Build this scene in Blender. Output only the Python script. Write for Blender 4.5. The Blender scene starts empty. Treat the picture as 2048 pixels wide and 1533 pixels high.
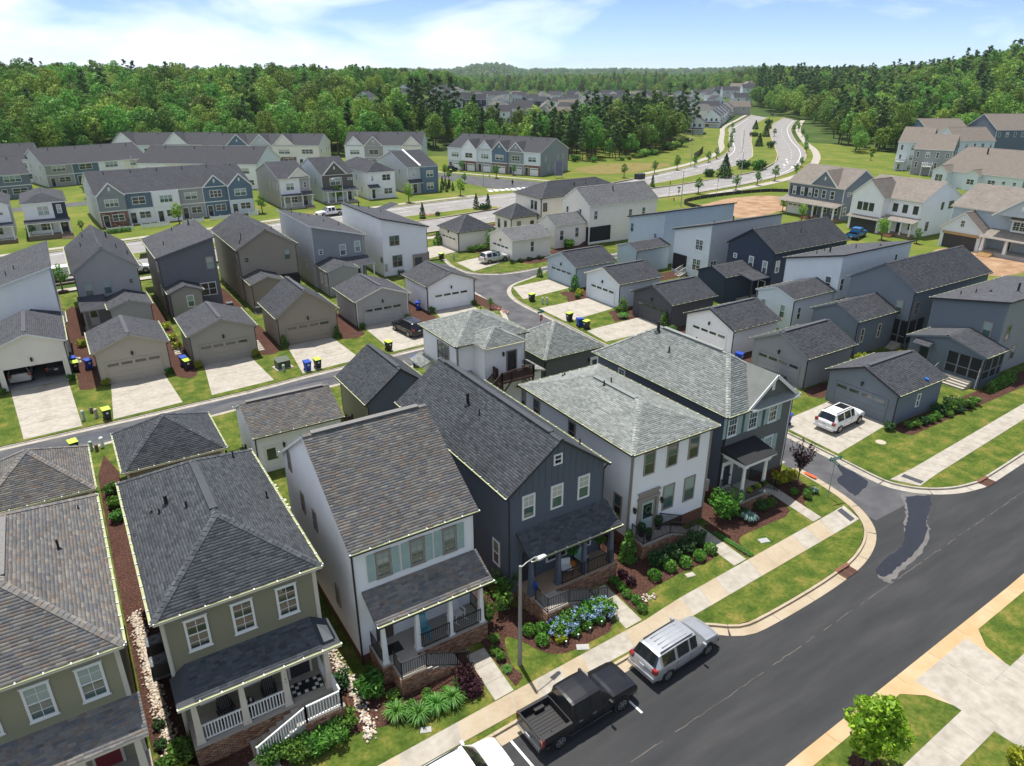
import bpy, bmesh, math, random
import numpy as np
from mathutils import Vector, Matrix
random.seed(7); RNG = np.random.default_rng(7)
SC = bpy.context.scene; COL = SC.collection
PI = math.pi

# ---------------------------------------------------------------- camera, sky, sun, exposure
cam = bpy.data.cameras.new('camera'); camo = bpy.data.objects.new('camera', cam); COL.objects.link(camo)
cam.sensor_width = 36.0; cam.lens = 36.0 * 1419.0 / 2048.0
cam.clip_start = 0.5; cam.clip_end = 12000
camo.location = (0, 0, 28.0)
camo.rotation_euler = (math.radians(90 - 23.6), 0, math.radians(57.48 - 90))
SC.camera = camo

SUN = Vector((0.05, 0.32, 1.0)).normalized()
sun_el = math.asin(SUN.z); sun_az = math.atan2(SUN.x, SUN.y)
w = bpy.data.worlds.new('World'); SC.world = w; w.use_nodes = True
nt = w.node_tree; nt.nodes.clear()
def N(t, k, **kw):
 n = t.nodes.new(k)
 for a, b in kw.items(): setattr(n, a, b)
 return n
out = N(nt, 'ShaderNodeOutputWorld'); bg = N(nt, 'ShaderNodeBackground')
sky = N(nt, 'ShaderNodeTexSky', sky_type='NISHITA', sun_disc=False)
sky.sun_elevation = sun_el; sky.sun_rotation = sun_az
sky.air_density = 0.5; sky.dust_density = 0.0; sky.ozone_density = 1.2; sky.altitude = 100
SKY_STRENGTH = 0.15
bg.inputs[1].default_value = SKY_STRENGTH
# cloud, thicker towards the left; its bright overhead cover is added as fill light
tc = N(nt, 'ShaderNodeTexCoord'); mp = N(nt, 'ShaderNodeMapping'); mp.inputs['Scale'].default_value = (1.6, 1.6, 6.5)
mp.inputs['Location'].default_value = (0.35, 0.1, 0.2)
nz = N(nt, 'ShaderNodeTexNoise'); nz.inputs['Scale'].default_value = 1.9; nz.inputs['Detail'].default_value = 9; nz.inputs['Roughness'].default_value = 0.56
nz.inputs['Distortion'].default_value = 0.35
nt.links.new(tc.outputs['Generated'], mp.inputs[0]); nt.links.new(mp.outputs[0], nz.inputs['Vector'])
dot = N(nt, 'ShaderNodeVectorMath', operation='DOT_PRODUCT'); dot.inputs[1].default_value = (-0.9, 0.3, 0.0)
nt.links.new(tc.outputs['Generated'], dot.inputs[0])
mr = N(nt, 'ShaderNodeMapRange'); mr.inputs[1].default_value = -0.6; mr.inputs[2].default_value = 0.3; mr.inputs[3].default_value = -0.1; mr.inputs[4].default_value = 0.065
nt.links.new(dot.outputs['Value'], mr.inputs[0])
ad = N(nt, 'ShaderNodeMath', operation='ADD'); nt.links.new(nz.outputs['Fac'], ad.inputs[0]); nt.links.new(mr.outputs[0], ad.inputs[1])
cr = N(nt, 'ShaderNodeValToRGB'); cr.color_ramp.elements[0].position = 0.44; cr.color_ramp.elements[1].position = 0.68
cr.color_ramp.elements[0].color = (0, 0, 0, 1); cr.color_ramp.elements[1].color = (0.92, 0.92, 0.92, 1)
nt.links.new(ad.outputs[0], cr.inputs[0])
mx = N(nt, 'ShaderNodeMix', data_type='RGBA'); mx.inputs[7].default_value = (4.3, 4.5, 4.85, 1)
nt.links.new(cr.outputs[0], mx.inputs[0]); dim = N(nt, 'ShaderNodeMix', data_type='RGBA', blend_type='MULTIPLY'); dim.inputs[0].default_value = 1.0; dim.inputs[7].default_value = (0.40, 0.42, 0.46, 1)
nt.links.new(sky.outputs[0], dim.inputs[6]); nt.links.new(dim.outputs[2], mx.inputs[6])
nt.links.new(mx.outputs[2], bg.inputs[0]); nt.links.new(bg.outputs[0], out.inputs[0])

sl = bpy.data.lights.new('sun', 'SUN'); sl.energy = 3.0; sl.angle = math.radians(0.53); sl.color = (1.0, 0.955, 0.89)
so = bpy.data.objects.new('sun', sl); COL.objects.link(so); so.location = (0, 0, 200)
so.rotation_euler = (-SUN).to_track_quat('-Z', 'Y').to_euler()
vs = SC.view_settings; vs.view_transform = 'Standard'; vs.look = 'None'; vs.gamma = 1; vs.use_curve_mapping = False
vs.exposure = 1.15

# ---------------------------------------------------------------- material helpers
def lin(h):
 r = []
 for i in (0, 2, 4):
  c = int(h[i:i+2], 16) / 255.0
  r.append(c / 12.92 if c <= 0.04045 else ((c + 0.055) / 1.055) ** 2.4)
 return tuple(r)
def col(c):
 if isinstance(c, str): c = lin(c)
 if isinstance(c, (int, float)): c = (c, c, c)
 return (c[0], c[1], c[2], 1.0)
MATS = {}
def base_mat(name, c, rough=0.7, spec=0.3, metal=0.0):
 m = bpy.data.materials.new(name); m.use_nodes = True
 b = m.node_tree.nodes['Principled BSDF']
 b.inputs['Base Color'].default_value = col(c); b.inputs['Roughness'].default_value = rough
 b.inputs['Specular IOR Level'].default_value = spec; b.inputs['Metallic'].default_value = metal
 return m, m.node_tree, b
def var_mat(name, c, rough=0.7, spec=0.3, metal=0.0, amt=0.06, scale=1.5, bump=0.0, bscale=30.0, coat=0.0):
 """plain paint/metal/fabric with a little dirt and unevenness"""
 if name in MATS: return MATS[name]
 m, t, b = base_mat(name, c, rough, spec, metal)
 g = N(t, 'ShaderNodeNewGeometry'); n = N(t, 'ShaderNodeTexNoise'); n.inputs['Scale'].default_value = scale; n.inputs['Detail'].default_value = 5
 t.links.new(g.outputs['Position'], n.inputs['Vector'])
 h = N(t, 'ShaderNodeHueSaturation'); h.inputs['Color'].default_value = col(c)
 r = N(t, 'ShaderNodeMapRange'); r.inputs[1].default_value = 0.25; r.inputs[2].default_value = 0.75; r.inputs[3].default_value = 1 - amt; r.inputs[4].default_value = 1 + amt
 t.links.new(n.outputs['Fac'], r.inputs[0]); t.links.new(r.outputs[0], h.inputs['Value']); t.links.new(h.outputs[0], b.inputs['Base Color'])
 if coat: b.inputs['Coat Weight'].default_value = coat; b.inputs['Coat Roughness'].default_value = 0.04
 if bump:
  n2 = N(t, 'ShaderNodeTexNoise'); n2.inputs['Scale'].default_value = bscale; n2.inputs['Detail'].default_value = 4
  t.links.new(g.outputs['Position'], n2.inputs['Vector'])
  bp = N(t, 'ShaderNodeBump'); bp.inputs['Strength'].default_value = bump; bp.inputs['Distance'].default_value = 0.02
  t.links.new(n2.outputs['Fac'], bp.inputs['Height']); t.links.new(bp.outputs[0], b.inputs['Normal'])
 MATS[name] = m; return m
def multi_mat(name, stops, scale, detail=6, rough=0.9, spec=0.15, bump=0.0, bscale=None, bdist=0.03, scale2=None, stops2=None, mix2=0.5, stretch=None, rot=0):
 """noise-mottled surface: colour ramp over noise, second noise multiplied in"""
 if name in MATS: return MATS[name]
 m, t, b = base_mat(name, stops[0][1], rough, spec)
 g = N(t, 'ShaderNodeNewGeometry'); vec = g.outputs['Position']
 if stretch:
  mp = N(t, 'ShaderNodeMapping'); mp.inputs['Scale'].default_value = stretch; mp.inputs['Rotation'].default_value = (0, 0, rot)
  t.links.new(vec, mp.inputs[0]); vec2 = mp.outputs[0]
 else: vec2 = vec
 n = N(t, 'ShaderNodeTexNoise'); n.inputs['Scale'].default_value = scale; n.inputs['Detail'].default_value = detail; n.inputs['Roughness'].default_value = 0.62
 t.links.new(vec2, n.inputs['Vector'])
 def ramp(st, src):
  r = N(t, 'ShaderNodeValToRGB'); e = r.color_ramp.elements
  e[0].position = st[0][0]; e[0].color = col(st[0][1]); e[1].position = st[-1][0]; e[1].color = col(st[-1][1])
  for p, c in st[1:-1]:
   k = e.new(p); k.color = col(c)
  t.links.new(src, r.inputs[0]); return r
 r1 = ramp(stops, n.outputs['Fac']); cout = r1.outputs[0]
 if stops2:
  n2 = N(t, 'ShaderNodeTexNoise'); n2.inputs['Scale'].default_value = scale2; n2.inputs['Detail'].default_value = 4
  t.links.new(vec, n2.inputs['Vector'])
  r2 = ramp(stops2, n2.outputs['Fac'])
  mxx = N(t, 'ShaderNodeMix', data_type='RGBA', blend_type='MULTIPLY'); mxx.inputs[0].default_value = mix2
  t.links.new(cout, mxx.inputs[6]); t.links.new(r2.outputs[0], mxx.inputs[7]); cout = mxx.outputs[2]
 t.links.new(cout, b.inputs['Base Color'])
 if bump:
  n3 = N(t, 'ShaderNodeTexNoise'); n3.inputs['Scale'].default_value = bscale or scale * 4; n3.inputs['Detail'].default_value = 5
  t.links.new(vec, n3.inputs['Vector'])
  bp = N(t, 'ShaderNodeBump'); bp.inputs['Strength'].default_value = bump; bp.inputs['Distance'].default_value = bdist
  t.links.new(n3.outputs['Fac'], bp.inputs['Height']); t.links.new(bp.outputs[0], b.inputs['Normal'])
 MATS[name] = m; return m
def island_mat(name, cols, rough=0.85, spec=0.2, noise=0.12, nscale=6.0, wide=0.0):
 """every loose piece (shingle, brick, stone, leaf clump) gets its own tone out of cols"""
 if name in MATS: return MATS[name]
 m, t, b = base_mat(name, cols[0], rough, spec)
 g = N(t, 'ShaderNodeNewGeometry'); r = N(t, 'ShaderNodeValToRGB'); e = r.color_ramp.elements
 r.color_ramp.interpolation = 'LINEAR'
 e[0].position = 0; e[0].color = col(cols[0]); e[1].position = 1; e[1].color = col(cols[-1])
 for i, c in enumerate(cols[1:-1]):
  k = e.new((i + 1) / (len(cols) - 1)); k.color = col(c)
 t.links.new(g.outputs['Random Per Island'], r.inputs[0])
 n = N(t, 'ShaderNodeTexNoise'); n.inputs['Scale'].default_value = nscale; n.inputs['Detail'].default_value = 3
 t.links.new(g.outputs['Position'], n.inputs['Vector'])
 mrr = N(t, 'ShaderNodeMapRange'); mrr.inputs[1].default_value = 0.25; mrr.inputs[2].default_value = 0.75; mrr.inputs[3].default_value = 1 - noise; mrr.inputs[4].default_value = 1 + noise
 t.links.new(n.outputs['Fac'], mrr.inputs[0])
 h = N(t, 'ShaderNodeHueSaturation'); t.links.new(mrr.outputs[0], h.inputs['Value']); t.links.new(r.outputs[0], h.inputs['Color'])
 if wide:
  n2 = N(t, 'ShaderNodeTexNoise'); n2.inputs['Scale'].default_value = 0.45; n2.inputs['Detail'].default_value = 3
  t.links.new(g.outputs['Position'], n2.inputs['Vector'])
  m2 = N(t, 'ShaderNodeMapRange'); m2.inputs[1].default_value = 0.3; m2.inputs[2].default_value = 0.7; m2.inputs[3].default_value = 1 - wide; m2.inputs[4].default_value = 1 + wide
  t.links.new(n2.outputs['Fac'], m2.inputs[0])
  mu = N(t, 'ShaderNodeMath', operation='MULTIPLY'); t.links.new(m2.outputs[0], mu.inputs[0]); t.links.new(mrr.outputs[0], mu.inputs[1]); t.links.new(mu.outputs[0], h.inputs['Value'])
 t.links.new(h.outputs[0], b.inputs['Base Color'])
 MATS[name] = m; return m
def leaf_mat(name, cols, trans=0.35, objvar=0.25, hue=0.02, gain=1.0):
 if name in MATS: return MATS[name]
 cols = [tuple(v*gain for v in lin(c)) for c in cols]
 m, t, b = base_mat(name, cols[0], 0.55, 0.25)
 g = N(t, 'ShaderNodeNewGeometry'); r = N(t, 'ShaderNodeValToRGB'); e = r.color_ramp.elements
 e[0].color = col(cols[0]); e[1].color = col(cols[-1])
 for i, c in enumerate(cols[1:-1]):
  k = e.new((i + 1) / (len(cols) - 1)); k.color = col(c)
 t.links.new(g.outputs['Random Per Island'], r.inputs[0])
 oi = N(t, 'ShaderNodeObjectInfo'); h = N(t, 'ShaderNodeHueSaturation')
 mr1 = N(t, 'ShaderNodeMapRange'); mr1.inputs[3].default_value = 1 - objvar; mr1.inputs[4].default_value = 1 + objvar
 t.links.new(oi.outputs['Random'], mr1.inputs[0]); t.links.new(mr1.outputs[0], h.inputs['Value'])
 mu = N(t, 'ShaderNodeMath', operation='MULTIPLY'); mu.inputs[1].default_value = 7.31
 fr = N(t, 'ShaderNodeMath', operation='FRACT'); t.links.new(oi.outputs['Random'], mu.inputs[0]); t.links.new(mu.outputs[0], fr.inputs[0])
 mr2 = N(t, 'ShaderNodeMapRange'); mr2.inputs[3].default_value = 0.5 - hue; mr2.inputs[4].default_value = 0.5 + hue
 t.links.new(fr.outputs[0], mr2.inputs[0]); t.links.new(mr2.outputs[0], h.inputs['Hue'])
 t.links.new(r.outputs[0], h.inputs['Color']); t.links.new(h.outputs[0], b.inputs['Base Color'])
 if trans:
  tl = N(t, 'ShaderNodeBsdfTranslucent'); ms = N(t, 'ShaderNodeMixShader'); ms.inputs[0].default_value = trans
  o = t.nodes['Material Output']; t.links.new(h.outputs[0], tl.inputs[0])
  t.links.new(b.outputs[0], ms.inputs[1]); t.links.new(tl.outputs[0], ms.inputs[2]); t.links.new(ms.outputs[0], o.inputs[0])
 MATS[name] = m; return m

# ---------------------------------------------------------------- geometry helpers
class MB:
 """collects faces; build() links them as ONE mesh object"""
 def __init__(s): s.v = []; s.f = []; s.m = []
 def quad(s, *p, m=0):
  n = len(s.v); s.v.extend([tuple(q) for q in p]); s.f.append(tuple(range(n, n + len(p)))); s.m.append(m); return s
 def box(s, x0, x1, y0, y1, z0, z1, m=0):
  n = len(s.v)
  s.v += [(x0,y0,z0),(x1,y0,z0),(x1,y1,z0),(x0,y1,z0),(x0,y0,z1),(x1,y0,z1),(x1,y1,z1),(x0,y1,z1)]
  for f in ((3,2,1,0),(4,5,6,7),(0,1,5,4),(1,2,6,5),(2,3,7,6),(3,0,4,7)):
   s.f.append(tuple(n + i for i in f)); s.m.append(m)
  return s
 def prism(s, poly, z0, z1, m=0, ms=None, bottom=True):
  n = len(s.v); k = len(poly)
  zz0 = z0 if hasattr(z0, '__len__') else [z0] * k; zz1 = z1 if hasattr(z1, '__len__') else [z1] * k
  s.v += [(p[0], p[1], zz0[i]) for i, p in enumerate(poly)] + [(p[0], p[1], zz1[i]) for i, p in enumerate(poly)]
  s.f.append(tuple(range(n + k, n + 2 * k))); s.m.append(m)
  if bottom: s.f.append(tuple(range(n + k - 1, n - 1, -1))); s.m.append(m if ms is None else ms)
  for i in range(k):
   j = (i + 1) % k; s.f.append((n + i, n + j, n + k + j, n + k + i)); s.m.append(m if ms is None else ms)
  return s
 def bar(s, a, b, w, h=None, m=0, up=(0, 0, 1)):
  """square bar from a to b"""
  a = Vector(a); b = Vector(b); d = (b - a).normalized(); up = Vector(up)
  if abs(d.dot(up)) > 0.98: up = Vector((1, 0, 0))
  u = d.cross(up).normalized(); q = u.cross(d).normalized(); h = h or w
  u *= w / 2; q *= h / 2; n = len(s.v)
  for c in (a, b): s.v += [tuple(c - u - q), tuple(c + u - q), tuple(c + u + q), tuple(c - u + q)]
  for f in ((0,1,2,3),(7,6,5,4),(0,4,5,1),(1,5,6,2),(2,6,7,3),(3,7,4,0)):
   s.f.append(tuple(n + i for i in f)); s.m.append(m)
  return s
 def tube(s, a, b, r0, r1=None, k=8, m=0, cap=True):
  a = Vector(a); b = Vector(b); d = (b - a).normalized(); up = Vector((0, 0, 1)) if abs(d.z) < 0.95 else Vector((1, 0, 0))
  u = d.cross(up).normalized(); q = u.cross(d).normalized(); r1 = r0 if r1 is None else r1; n = len(s.v)
  for c, r in ((a, r0), (b, r1)):
   for i in range(k):
    t = 2 * PI * i / k; s.v.append(tuple(c + u * (r * math.cos(t)) + q * (r * math.sin(t))))
  for i in range(k):
   j = (i + 1) % k; s.f.append((n + i, n + j, n + k + j, n + k + i)); s.m.append(m)
  if cap:
   s.f.append(tuple(range(n + k - 1, n - 1, -1))); s.m.append(m); s.f.append(tuple(range(n + k, n + 2 * k))); s.m.append(m)
  return s
 def lathe(s, prof, c=(0, 0), k=16, m=0):
  n = len(s.v)
  for r, z in prof:
   for i in range(k):
    t = 2 * PI * i / k; s.v.append((c[0] + r * math.cos(t), c[1] + r * math.sin(t), z))
  for a in range(len(prof) - 1):
   for i in range(k):
    j = (i + 1) % k; s.f.append((n + a*k + i, n + a*k + j, n + (a+1)*k + j, n + (a+1)*k + i)); s.m.append(m)
  s.f.append(tuple(range(n + (len(prof)-1)*k, n + len(prof)*k))); s.m.append(m)
  return s
 def mesh(s, name, mats, off=(0, 0, 0), smooth=False):
  me = bpy.data.meshes.new(name)
  o = off
  me.from_pydata([(v[0]-o[0], v[1]-o[1], v[2]-o[2]) for v in s.v], [], s.f)
  for m in mats: me.materials.append(m)
  if len(mats) > 1: me.polygons.foreach_set('material_index', s.m)
  if smooth: me.polygons.foreach_set('use_smooth', [True] * len(s.f))
  me.update(); return me
def link(name, me, parent=None, loc=(0, 0, 0), rot=(0, 0, 0), kind=None):
 o = bpy.data.objects.new(name, me); COL.objects.link(o)
 if parent is not None: o.parent = parent
 o.location = loc; o.rotation_euler = rot
 if kind: o['kind'] = kind
 return o
def np_mesh(name, verts, faces, mats, smooth=False):
 """verts (n,3), faces (m,4) or (m,3) arrays"""
 me = bpy.data.meshes.new(name); nf, k = faces.shape
 me.vertices.add(len(verts)); me.vertices.foreach_set('co', np.ascontiguousarray(verts, dtype=np.float32).ravel())
 me.loops.add(nf * k); me.loops.foreach_set('vertex_index', np.ascontiguousarray(faces, dtype=np.int32).ravel())
 me.polygons.add(nf); me.polygons.foreach_set('loop_start', np.arange(0, nf * k, k, dtype=np.int32))
 if smooth: me.polygons.foreach_set('use_smooth', np.ones(nf, dtype=bool))
 for m in mats: me.materials.append(m)
 me.update(calc_edges=True); return me
def tag(o, label=None, cat=None, group=None, kind=None):
 if label: o['label'] = label
 if cat: o['category'] = cat
 if group: o['group'] = group
 if kind: o['kind'] = kind
 return o
def thing(name, label, cat, loc=(0, 0, 0), rz=0.0, group=None):
 o = bpy.data.objects.new(name, None); COL.objects.link(o); o.empty_display_size = 0.3
 o.location = loc; o.rotation_euler = (0, 0, rz); return tag(o, label, cat, group)
def part(name, mb, mats, root, smooth=False, kind=None, local=False):
 """a part given in world coordinates (or root-local ones), parented to its thing"""
 off = (0, 0, 0) if local or root is None else tuple(root.location)
 return link(name, mb.mesh(name, mats if isinstance(mats, (list, tuple)) else [mats], off, smooth), root, kind=kind)
def copy_tree(o, parent=None):
 c = o.copy(); COL.objects.link(c)
 if parent is not None: c.parent = parent
 for ch in list(o.children): copy_tree(ch, c)
 return c
def smooth_line(pts, n=6):
 """Catmull-Rom through pts"""
 p = [Vector((a[0], a[1])) for a in pts]; out = []
 for i in range(len(p) - 1):
  a = p[max(i-1, 0)]; b = p[i]; c = p[i+1]; d = p[min(i+2, len(p)-1)]
  for k in range(n):
   t = k / n; out.append(0.5 * ((2*b) + (c-a)*t + (2*a-5*b+4*c-d)*t*t + (3*b-a-3*c+d)*t**3))
 out.append(p[-1]); return [(q.x, q.y) for q in out]
def offset_line(pts, d):
 """shift a polyline d to its left"""
 out = []
 for i in range(len(pts)):
  a = Vector(pts[max(i-1, 0)]); b = Vector(pts[min(i+1, len(pts)-1)]); t = (b - a).normalized()
  out.append((pts[i][0] - t.y * d, pts[i][1] + t.x * d))
 return out
# ---------------------------------------------------------------- materials of the place
GRASS = multi_mat('lawn', [(0.26, '36491b'), (0.40, '475a22'), (0.52, '5b682a'), (0.63, '777339'), (0.76, '8a7d48')], 0.75, 12, 0.95, 0.1, bump=0.9, bscale=22, bdist=0.05,
                  scale2=5.0, stops2=[(0.32, (0.5,0.56,0.42)), (0.6, (1,1,1))], mix2=0.7)
GRASS2 = multi_mat('sown_grass', [(0.3, '526426'), (0.5, '63702e'), (0.65, '777639'), (0.8, '887846')], 0.12, 8, 0.95, 0.1, bump=0.8, bscale=8, bdist=0.08,
                   scale2=3.0, stops2=[(0.3, (0.6,0.62,0.55)), (0.6, (1,1,1))], mix2=0.6)
MULCH = multi_mat('bark_mulch', [(0.28, '2b1c18'), (0.45, '4a332c'), (0.6, '5f453b'), (0.72, '8a6c5c'), (0.8, 'a08472')], 9, 9, 0.95, 0.1, bump=1.0, bscale=30, bdist=0.06,
                  scale2=1.2, stops2=[(0.3, (0.7,0.66,0.62)), (0.65, (1,1,1))], mix2=0.7)
DIRT = multi_mat('bare_dirt', [(0.3, '7d6450'), (0.5, '967a60'), (0.7, 'a89078')], 0.35, 7, 0.95, 0.1, bump=0.8, bscale=3, bdist=0.1)
ASPHALT = multi_mat('asphalt', [(0.3, (0.030,0.031,0.032)), (0.5, (0.039,0.040,0.041)), (0.72, (0.054,0.054,0.055))], 0.55, 9, 0.9, 0.25, bump=0.35, bscale=60, bdist=0.01,
     stretch=(0.25, 1.6, 1), rot=-0.04, scale2=40, stops2=[(0.35, (0.8,0.8,0.8)), (0.6, (1,1,1))], mix2=0.5)
ASPHALT2 = multi_mat('worn_asphalt', [(0.3, (0.205,0.197,0.186)), (0.55, (0.25,0.24,0.228)), (0.75, (0.29,0.28,0.264))], 0.3, 8, 0.9, 0.2, bump=0.2, bscale=20, bdist=0.01,
                     scale2=1.2, stops2=[(0.3, (0.88,0.88,0.88)), (0.6, (1,1,1))], mix2=0.6)
ALLEY = multi_mat('lane_asphalt', [(0.3, (0.071,0.071,0.075)), (0.5, (0.093,0.093,0.097)), (0.74, (0.123,0.123,0.125))], 0.6, 9, 0.9, 0.25, bump=0.3, bscale=50, bdist=0.01,
                  scale2=0.5, stops2=[(0.35, (0.7,0.7,0.72)), (0.6, (1,1,1))], mix2=0.7)
CONC = multi_mat('pale_concrete', [(0.28, (0.30,0.272,0.225)), (0.5, (0.37,0.34,0.288)), (0.75, (0.42,0.39,0.335))], 0.8, 8, 0.85, 0.2, bump=0.15, bscale=40, bdist=0.01,
                 scale2=2.2, stops2=[(0.3, (0.72,0.70,0.67)), (0.62, (1,1,1))], mix2=0.6)
CONC_TAN = multi_mat('stained_concrete', [(0.28, (0.31,0.245,0.165)), (0.5, (0.375,0.31,0.22)), (0.75, (0.42,0.365,0.28))], 0.5, 8, 0.85, 0.2, bump=0.15, bscale=40, bdist=0.01,
                     scale2=5, stops2=[(0.3, (0.88,0.86,0.82)), (0.6, (1,1,1))], mix2=0.5)
CONC_ORANGE = multi_mat('clay_stained_concrete', [(0.28, (0.410,0.254,0.123)), (0.5, (0.459,0.320,0.180)), (0.75, (0.476,0.377,0.271))], 0.45, 7, 0.85, 0.2, bump=0.15, bscale=40, bdist=0.01)
CONC_GREY = multi_mat('grey_concrete', [(0.3, (0.306,0.302,0.284)), (0.7, (0.387,0.378,0.360))], 1.2, 7, 0.85, 0.2, bump=0.15, bscale=40, bdist=0.01)
PAINT_W = var_mat('road_paint', (0.72,0.72,0.70), 0.7, amt=0.12, scale=4)
RUST = var_mat('rusty_iron', (0.16,0.075,0.045), 0.8, 0.3, amt=0.25, scale=8)
ROCK = island_mat('river_rock', ['8a7a68', 'b5a48e', 'cbbfae', '9a948c', 'd8d0c2', 'a88c70'], 0.8, 0.3, 0.1)
STEPSTONE = var_mat('pale_flagstone', (0.50,0.46,0.38), 0.85, amt=0.1)
BLACK = var_mat('black_iron', (0.018,0.017,0.017), 0.45, 0.4)
GALV = var_mat('galvanised_steel', (0.42,0.43,0.43), 0.45, 0.5, 0.4, amt=0.08, scale=6)

# ---------------------------------------------------------------- ground, blocks, roads
def smoothstep(a, b, x):
 t = np.clip((x - a) / (b - a), 0, 1); return t * t * (3 - 2 * t)
def hill_h(x, y):
 """height of the land: flat under the houses, wooded rises behind"""
 x = np.asarray(x, float); y = np.asarray(y, float)
 r = np.hypot(x, y); a = np.degrees(np.arctan2(y, x))
 left = smoothstep(262, 440, r) * smoothstep(57, 64, a) * (12.5 + 3.0 * smoothstep(75, 100, a)) * (1 - 0.3 * smoothstep(900, 1300, r))
 right = smoothstep(330, 640, r) * (1 - smoothstep(25, 35, a)) * (19 + 13 * smoothstep(33, 18, a)) + smoothstep(580, 800, r) * smoothstep(25, 35, a) * (1 - smoothstep(39, 45, a)) * 13
 mid = smoothstep(900, 1500, r) * smoothstep(34, 40, a) * (1 - smoothstep(55, 62, a)) * 9.0
 far = smoothstep(2400, 3600, r) * smoothstep(56.5, 58.6, a) * (1 - smoothstep(59.6, 62.5, a)) * 34 + smoothstep(2600, 5200, r) * 14
 lo = smoothstep(150, 280, r) * (-0.0)
 wob = 2.2 * np.sin(x * 0.013 + 1.3) * np.cos(y * 0.011) * smoothstep(700, 1000, r)
 return -0.18 + left + right + mid + far + lo + wob
def terrain():
 rr = np.concatenate([np.linspace(0, 240, 9), np.linspace(260, 760, 36), np.geomspace(800, 9000, 34)])
 aa = np.radians(np.linspace(-180, 180, 181)); V = []; F = []
 for r in rr:
  x = r * np.cos(aa) ; y = r * np.sin(aa); z = hill_h(x, y)
  if r < 2: z = np.full_like(x, -0.18)
  V.append(np.stack([x, y, z], 1))
 k = len(aa); V = np.concatenate(V)
 i = np.arange(len(rr) - 1)[:, None] * k; j = np.arange(k - 1)[None, :]
 F = np.stack([i + j, i + k + j, i + k + j + 1, i + j + 1], -1).reshape(-1, 4)
 F = F[:, ::-1]
 me = np_mesh('terrain', V, F, [multi_mat('woodland_floor', [(0.3, '33471f'), (0.55, '425426'), (0.75, '5a6034')], 0.05, 8, 0.95, 0.1)], True)
 link('terrain', me, kind='structure')
terrain()
def sheet(name, poly, z, mat, parent=None, kind='structure'):
 mb = MB(); mb.quad(*[(p[0], p[1], z) for p in poly]); return link(name, mb.mesh(name, [mat]), parent, kind=kind)
def slab(name, poly, mat, z0=-0.17, z1=0.0, side=None, kind='structure', parent=None):
 mb = MB(); mb.prism(poly, z0, z1, 0, 1, bottom=False)
 return link(name, mb.mesh(name, [mat, side or MULCH]), parent, kind=kind)
def ribbon_mb(mb, pts, d0, d1, z0, z1, m=0, top_only=False, seg=None, gap=0.012):
 """strip between offsets d0 and d1 (left of the line); cut into lengths seg with open joints"""
 A = offset_line(pts, d0); B = offset_line(pts, d1)
 run = 0.0
 for i in range(len(pts) - 1):
  a0, a1, b0, b1 = A[i], A[i+1], B[i], B[i+1]
  if top_only: mb.quad((a0[0],a0[1],z1), (a1[0],a1[1],z1), (b1[0],b1[1],z1), (b0[0],b0[1],z1), m=m)
  else: mb.prism([a0, a1, b1, b0], z0, z1, m)
def resample(pts, step):
 out = [Vector(pts[0])]; acc = 0
 for i in range(len(pts) - 1):
  a = Vector(pts[i]); b = Vector(pts[i+1]); L = (b - a).length; t = step - acc
  while t <= L:
   out.append(a + (b - a) * (t / L)); t += step
  acc = (acc + L) % step
 if (out[-1] - Vector(pts[-1])).length > step * 0.25: out.append(Vector(pts[-1]))
 return [(p.x, p.y) for p in out]
def kerb(name, pts, side=1, mat=None, pan=0.6, step=3.0, panmat=None, h=0.015):
 """upstand kerb with a gutter pan on the road side, in cast lengths with open joints; side=+1: road lies left of pts"""
 mat = mat or CONC; mb = MB(); pan_mb = MB()
 P = resample(pts, 0.6) if len(pts) > 2 else resample(pts, step)
 n = max(1, round(step / 0.6)) if len(pts) > 2 else 1
 for a in range(0, len(P) - 1, n):
  q = [Vector(p) for p in P[a:a + n + 1]]
  if len(q) < 2: continue
  q[0] = q[0] + (q[1] - q[0]).normalized() * 0.008; q[-1] = q[-1] - (q[-1] - q[-2]).normalized() * 0.008
  q = [(p.x, p.y) for p in q]
  lo, hi = (0.0, 0.15 * side) if side > 0 else (0.15 * side, 0.0)
  ribbon_mb(mb, q, lo, hi, -0.17, h)
  if pan:
   lo, hi = (0.15, 0.15 + pan) if side > 0 else (-0.15 - pan, -0.15)
   ribbon_mb(pan_mb, q, lo, hi, -0.17, -0.106)
 o = link(name, mb.mesh(name, [mat]), kind='structure')
 if pan: link('gutter_pan', pan_mb.mesh('gutter_pan', [panmat or mat]), kind='structure')
 return o
A_SOUTH = [(-60,17.4),(-20,19.1),(3,19.95),(11.0,20.35),(20.6,20.72),(23.6,20.75),(25.0,20.55),(26.0,19.9),(26.9,19.2),(28.2,18.9),(32.9,18.9),(36.6,19.15),(38.8,19.6),(40.6,20.35),(41.9,21.4),(43.0,23.3),(43.6,26.0),(43.8,28.5)]
A_EAST = [(43.8,29.5),(43.9,58),(43.6,61.5),(42.2,63.4),(40.0,63.7)]
ALLEY_S = [(40.0,63.7),(10.0,62.2),(0,61.4),(-10,60.6),(-60,57.4)]
ALLEY_N = [(-60,62.6),(-8.5,65.6),(2.7,65.9),(12.3,66.3),(17.4,67.0),(33.2,68.2),(41.5,68.8)]
LANE_W = [(41.5,68.8),(43.4,69.9),(44.5,71.9),(45.5,74.3),(46.1,77.7),(46.6,82.5),(47.0,90)]
LANE_N = [(52.9,103.3),(51.8,98.8),(51.7,95.5),(52.2,93.2),(53.5,91.6),(56.0,90.2),(60.0,90.0),(64.3,90.4),(98,92.5)]
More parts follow.
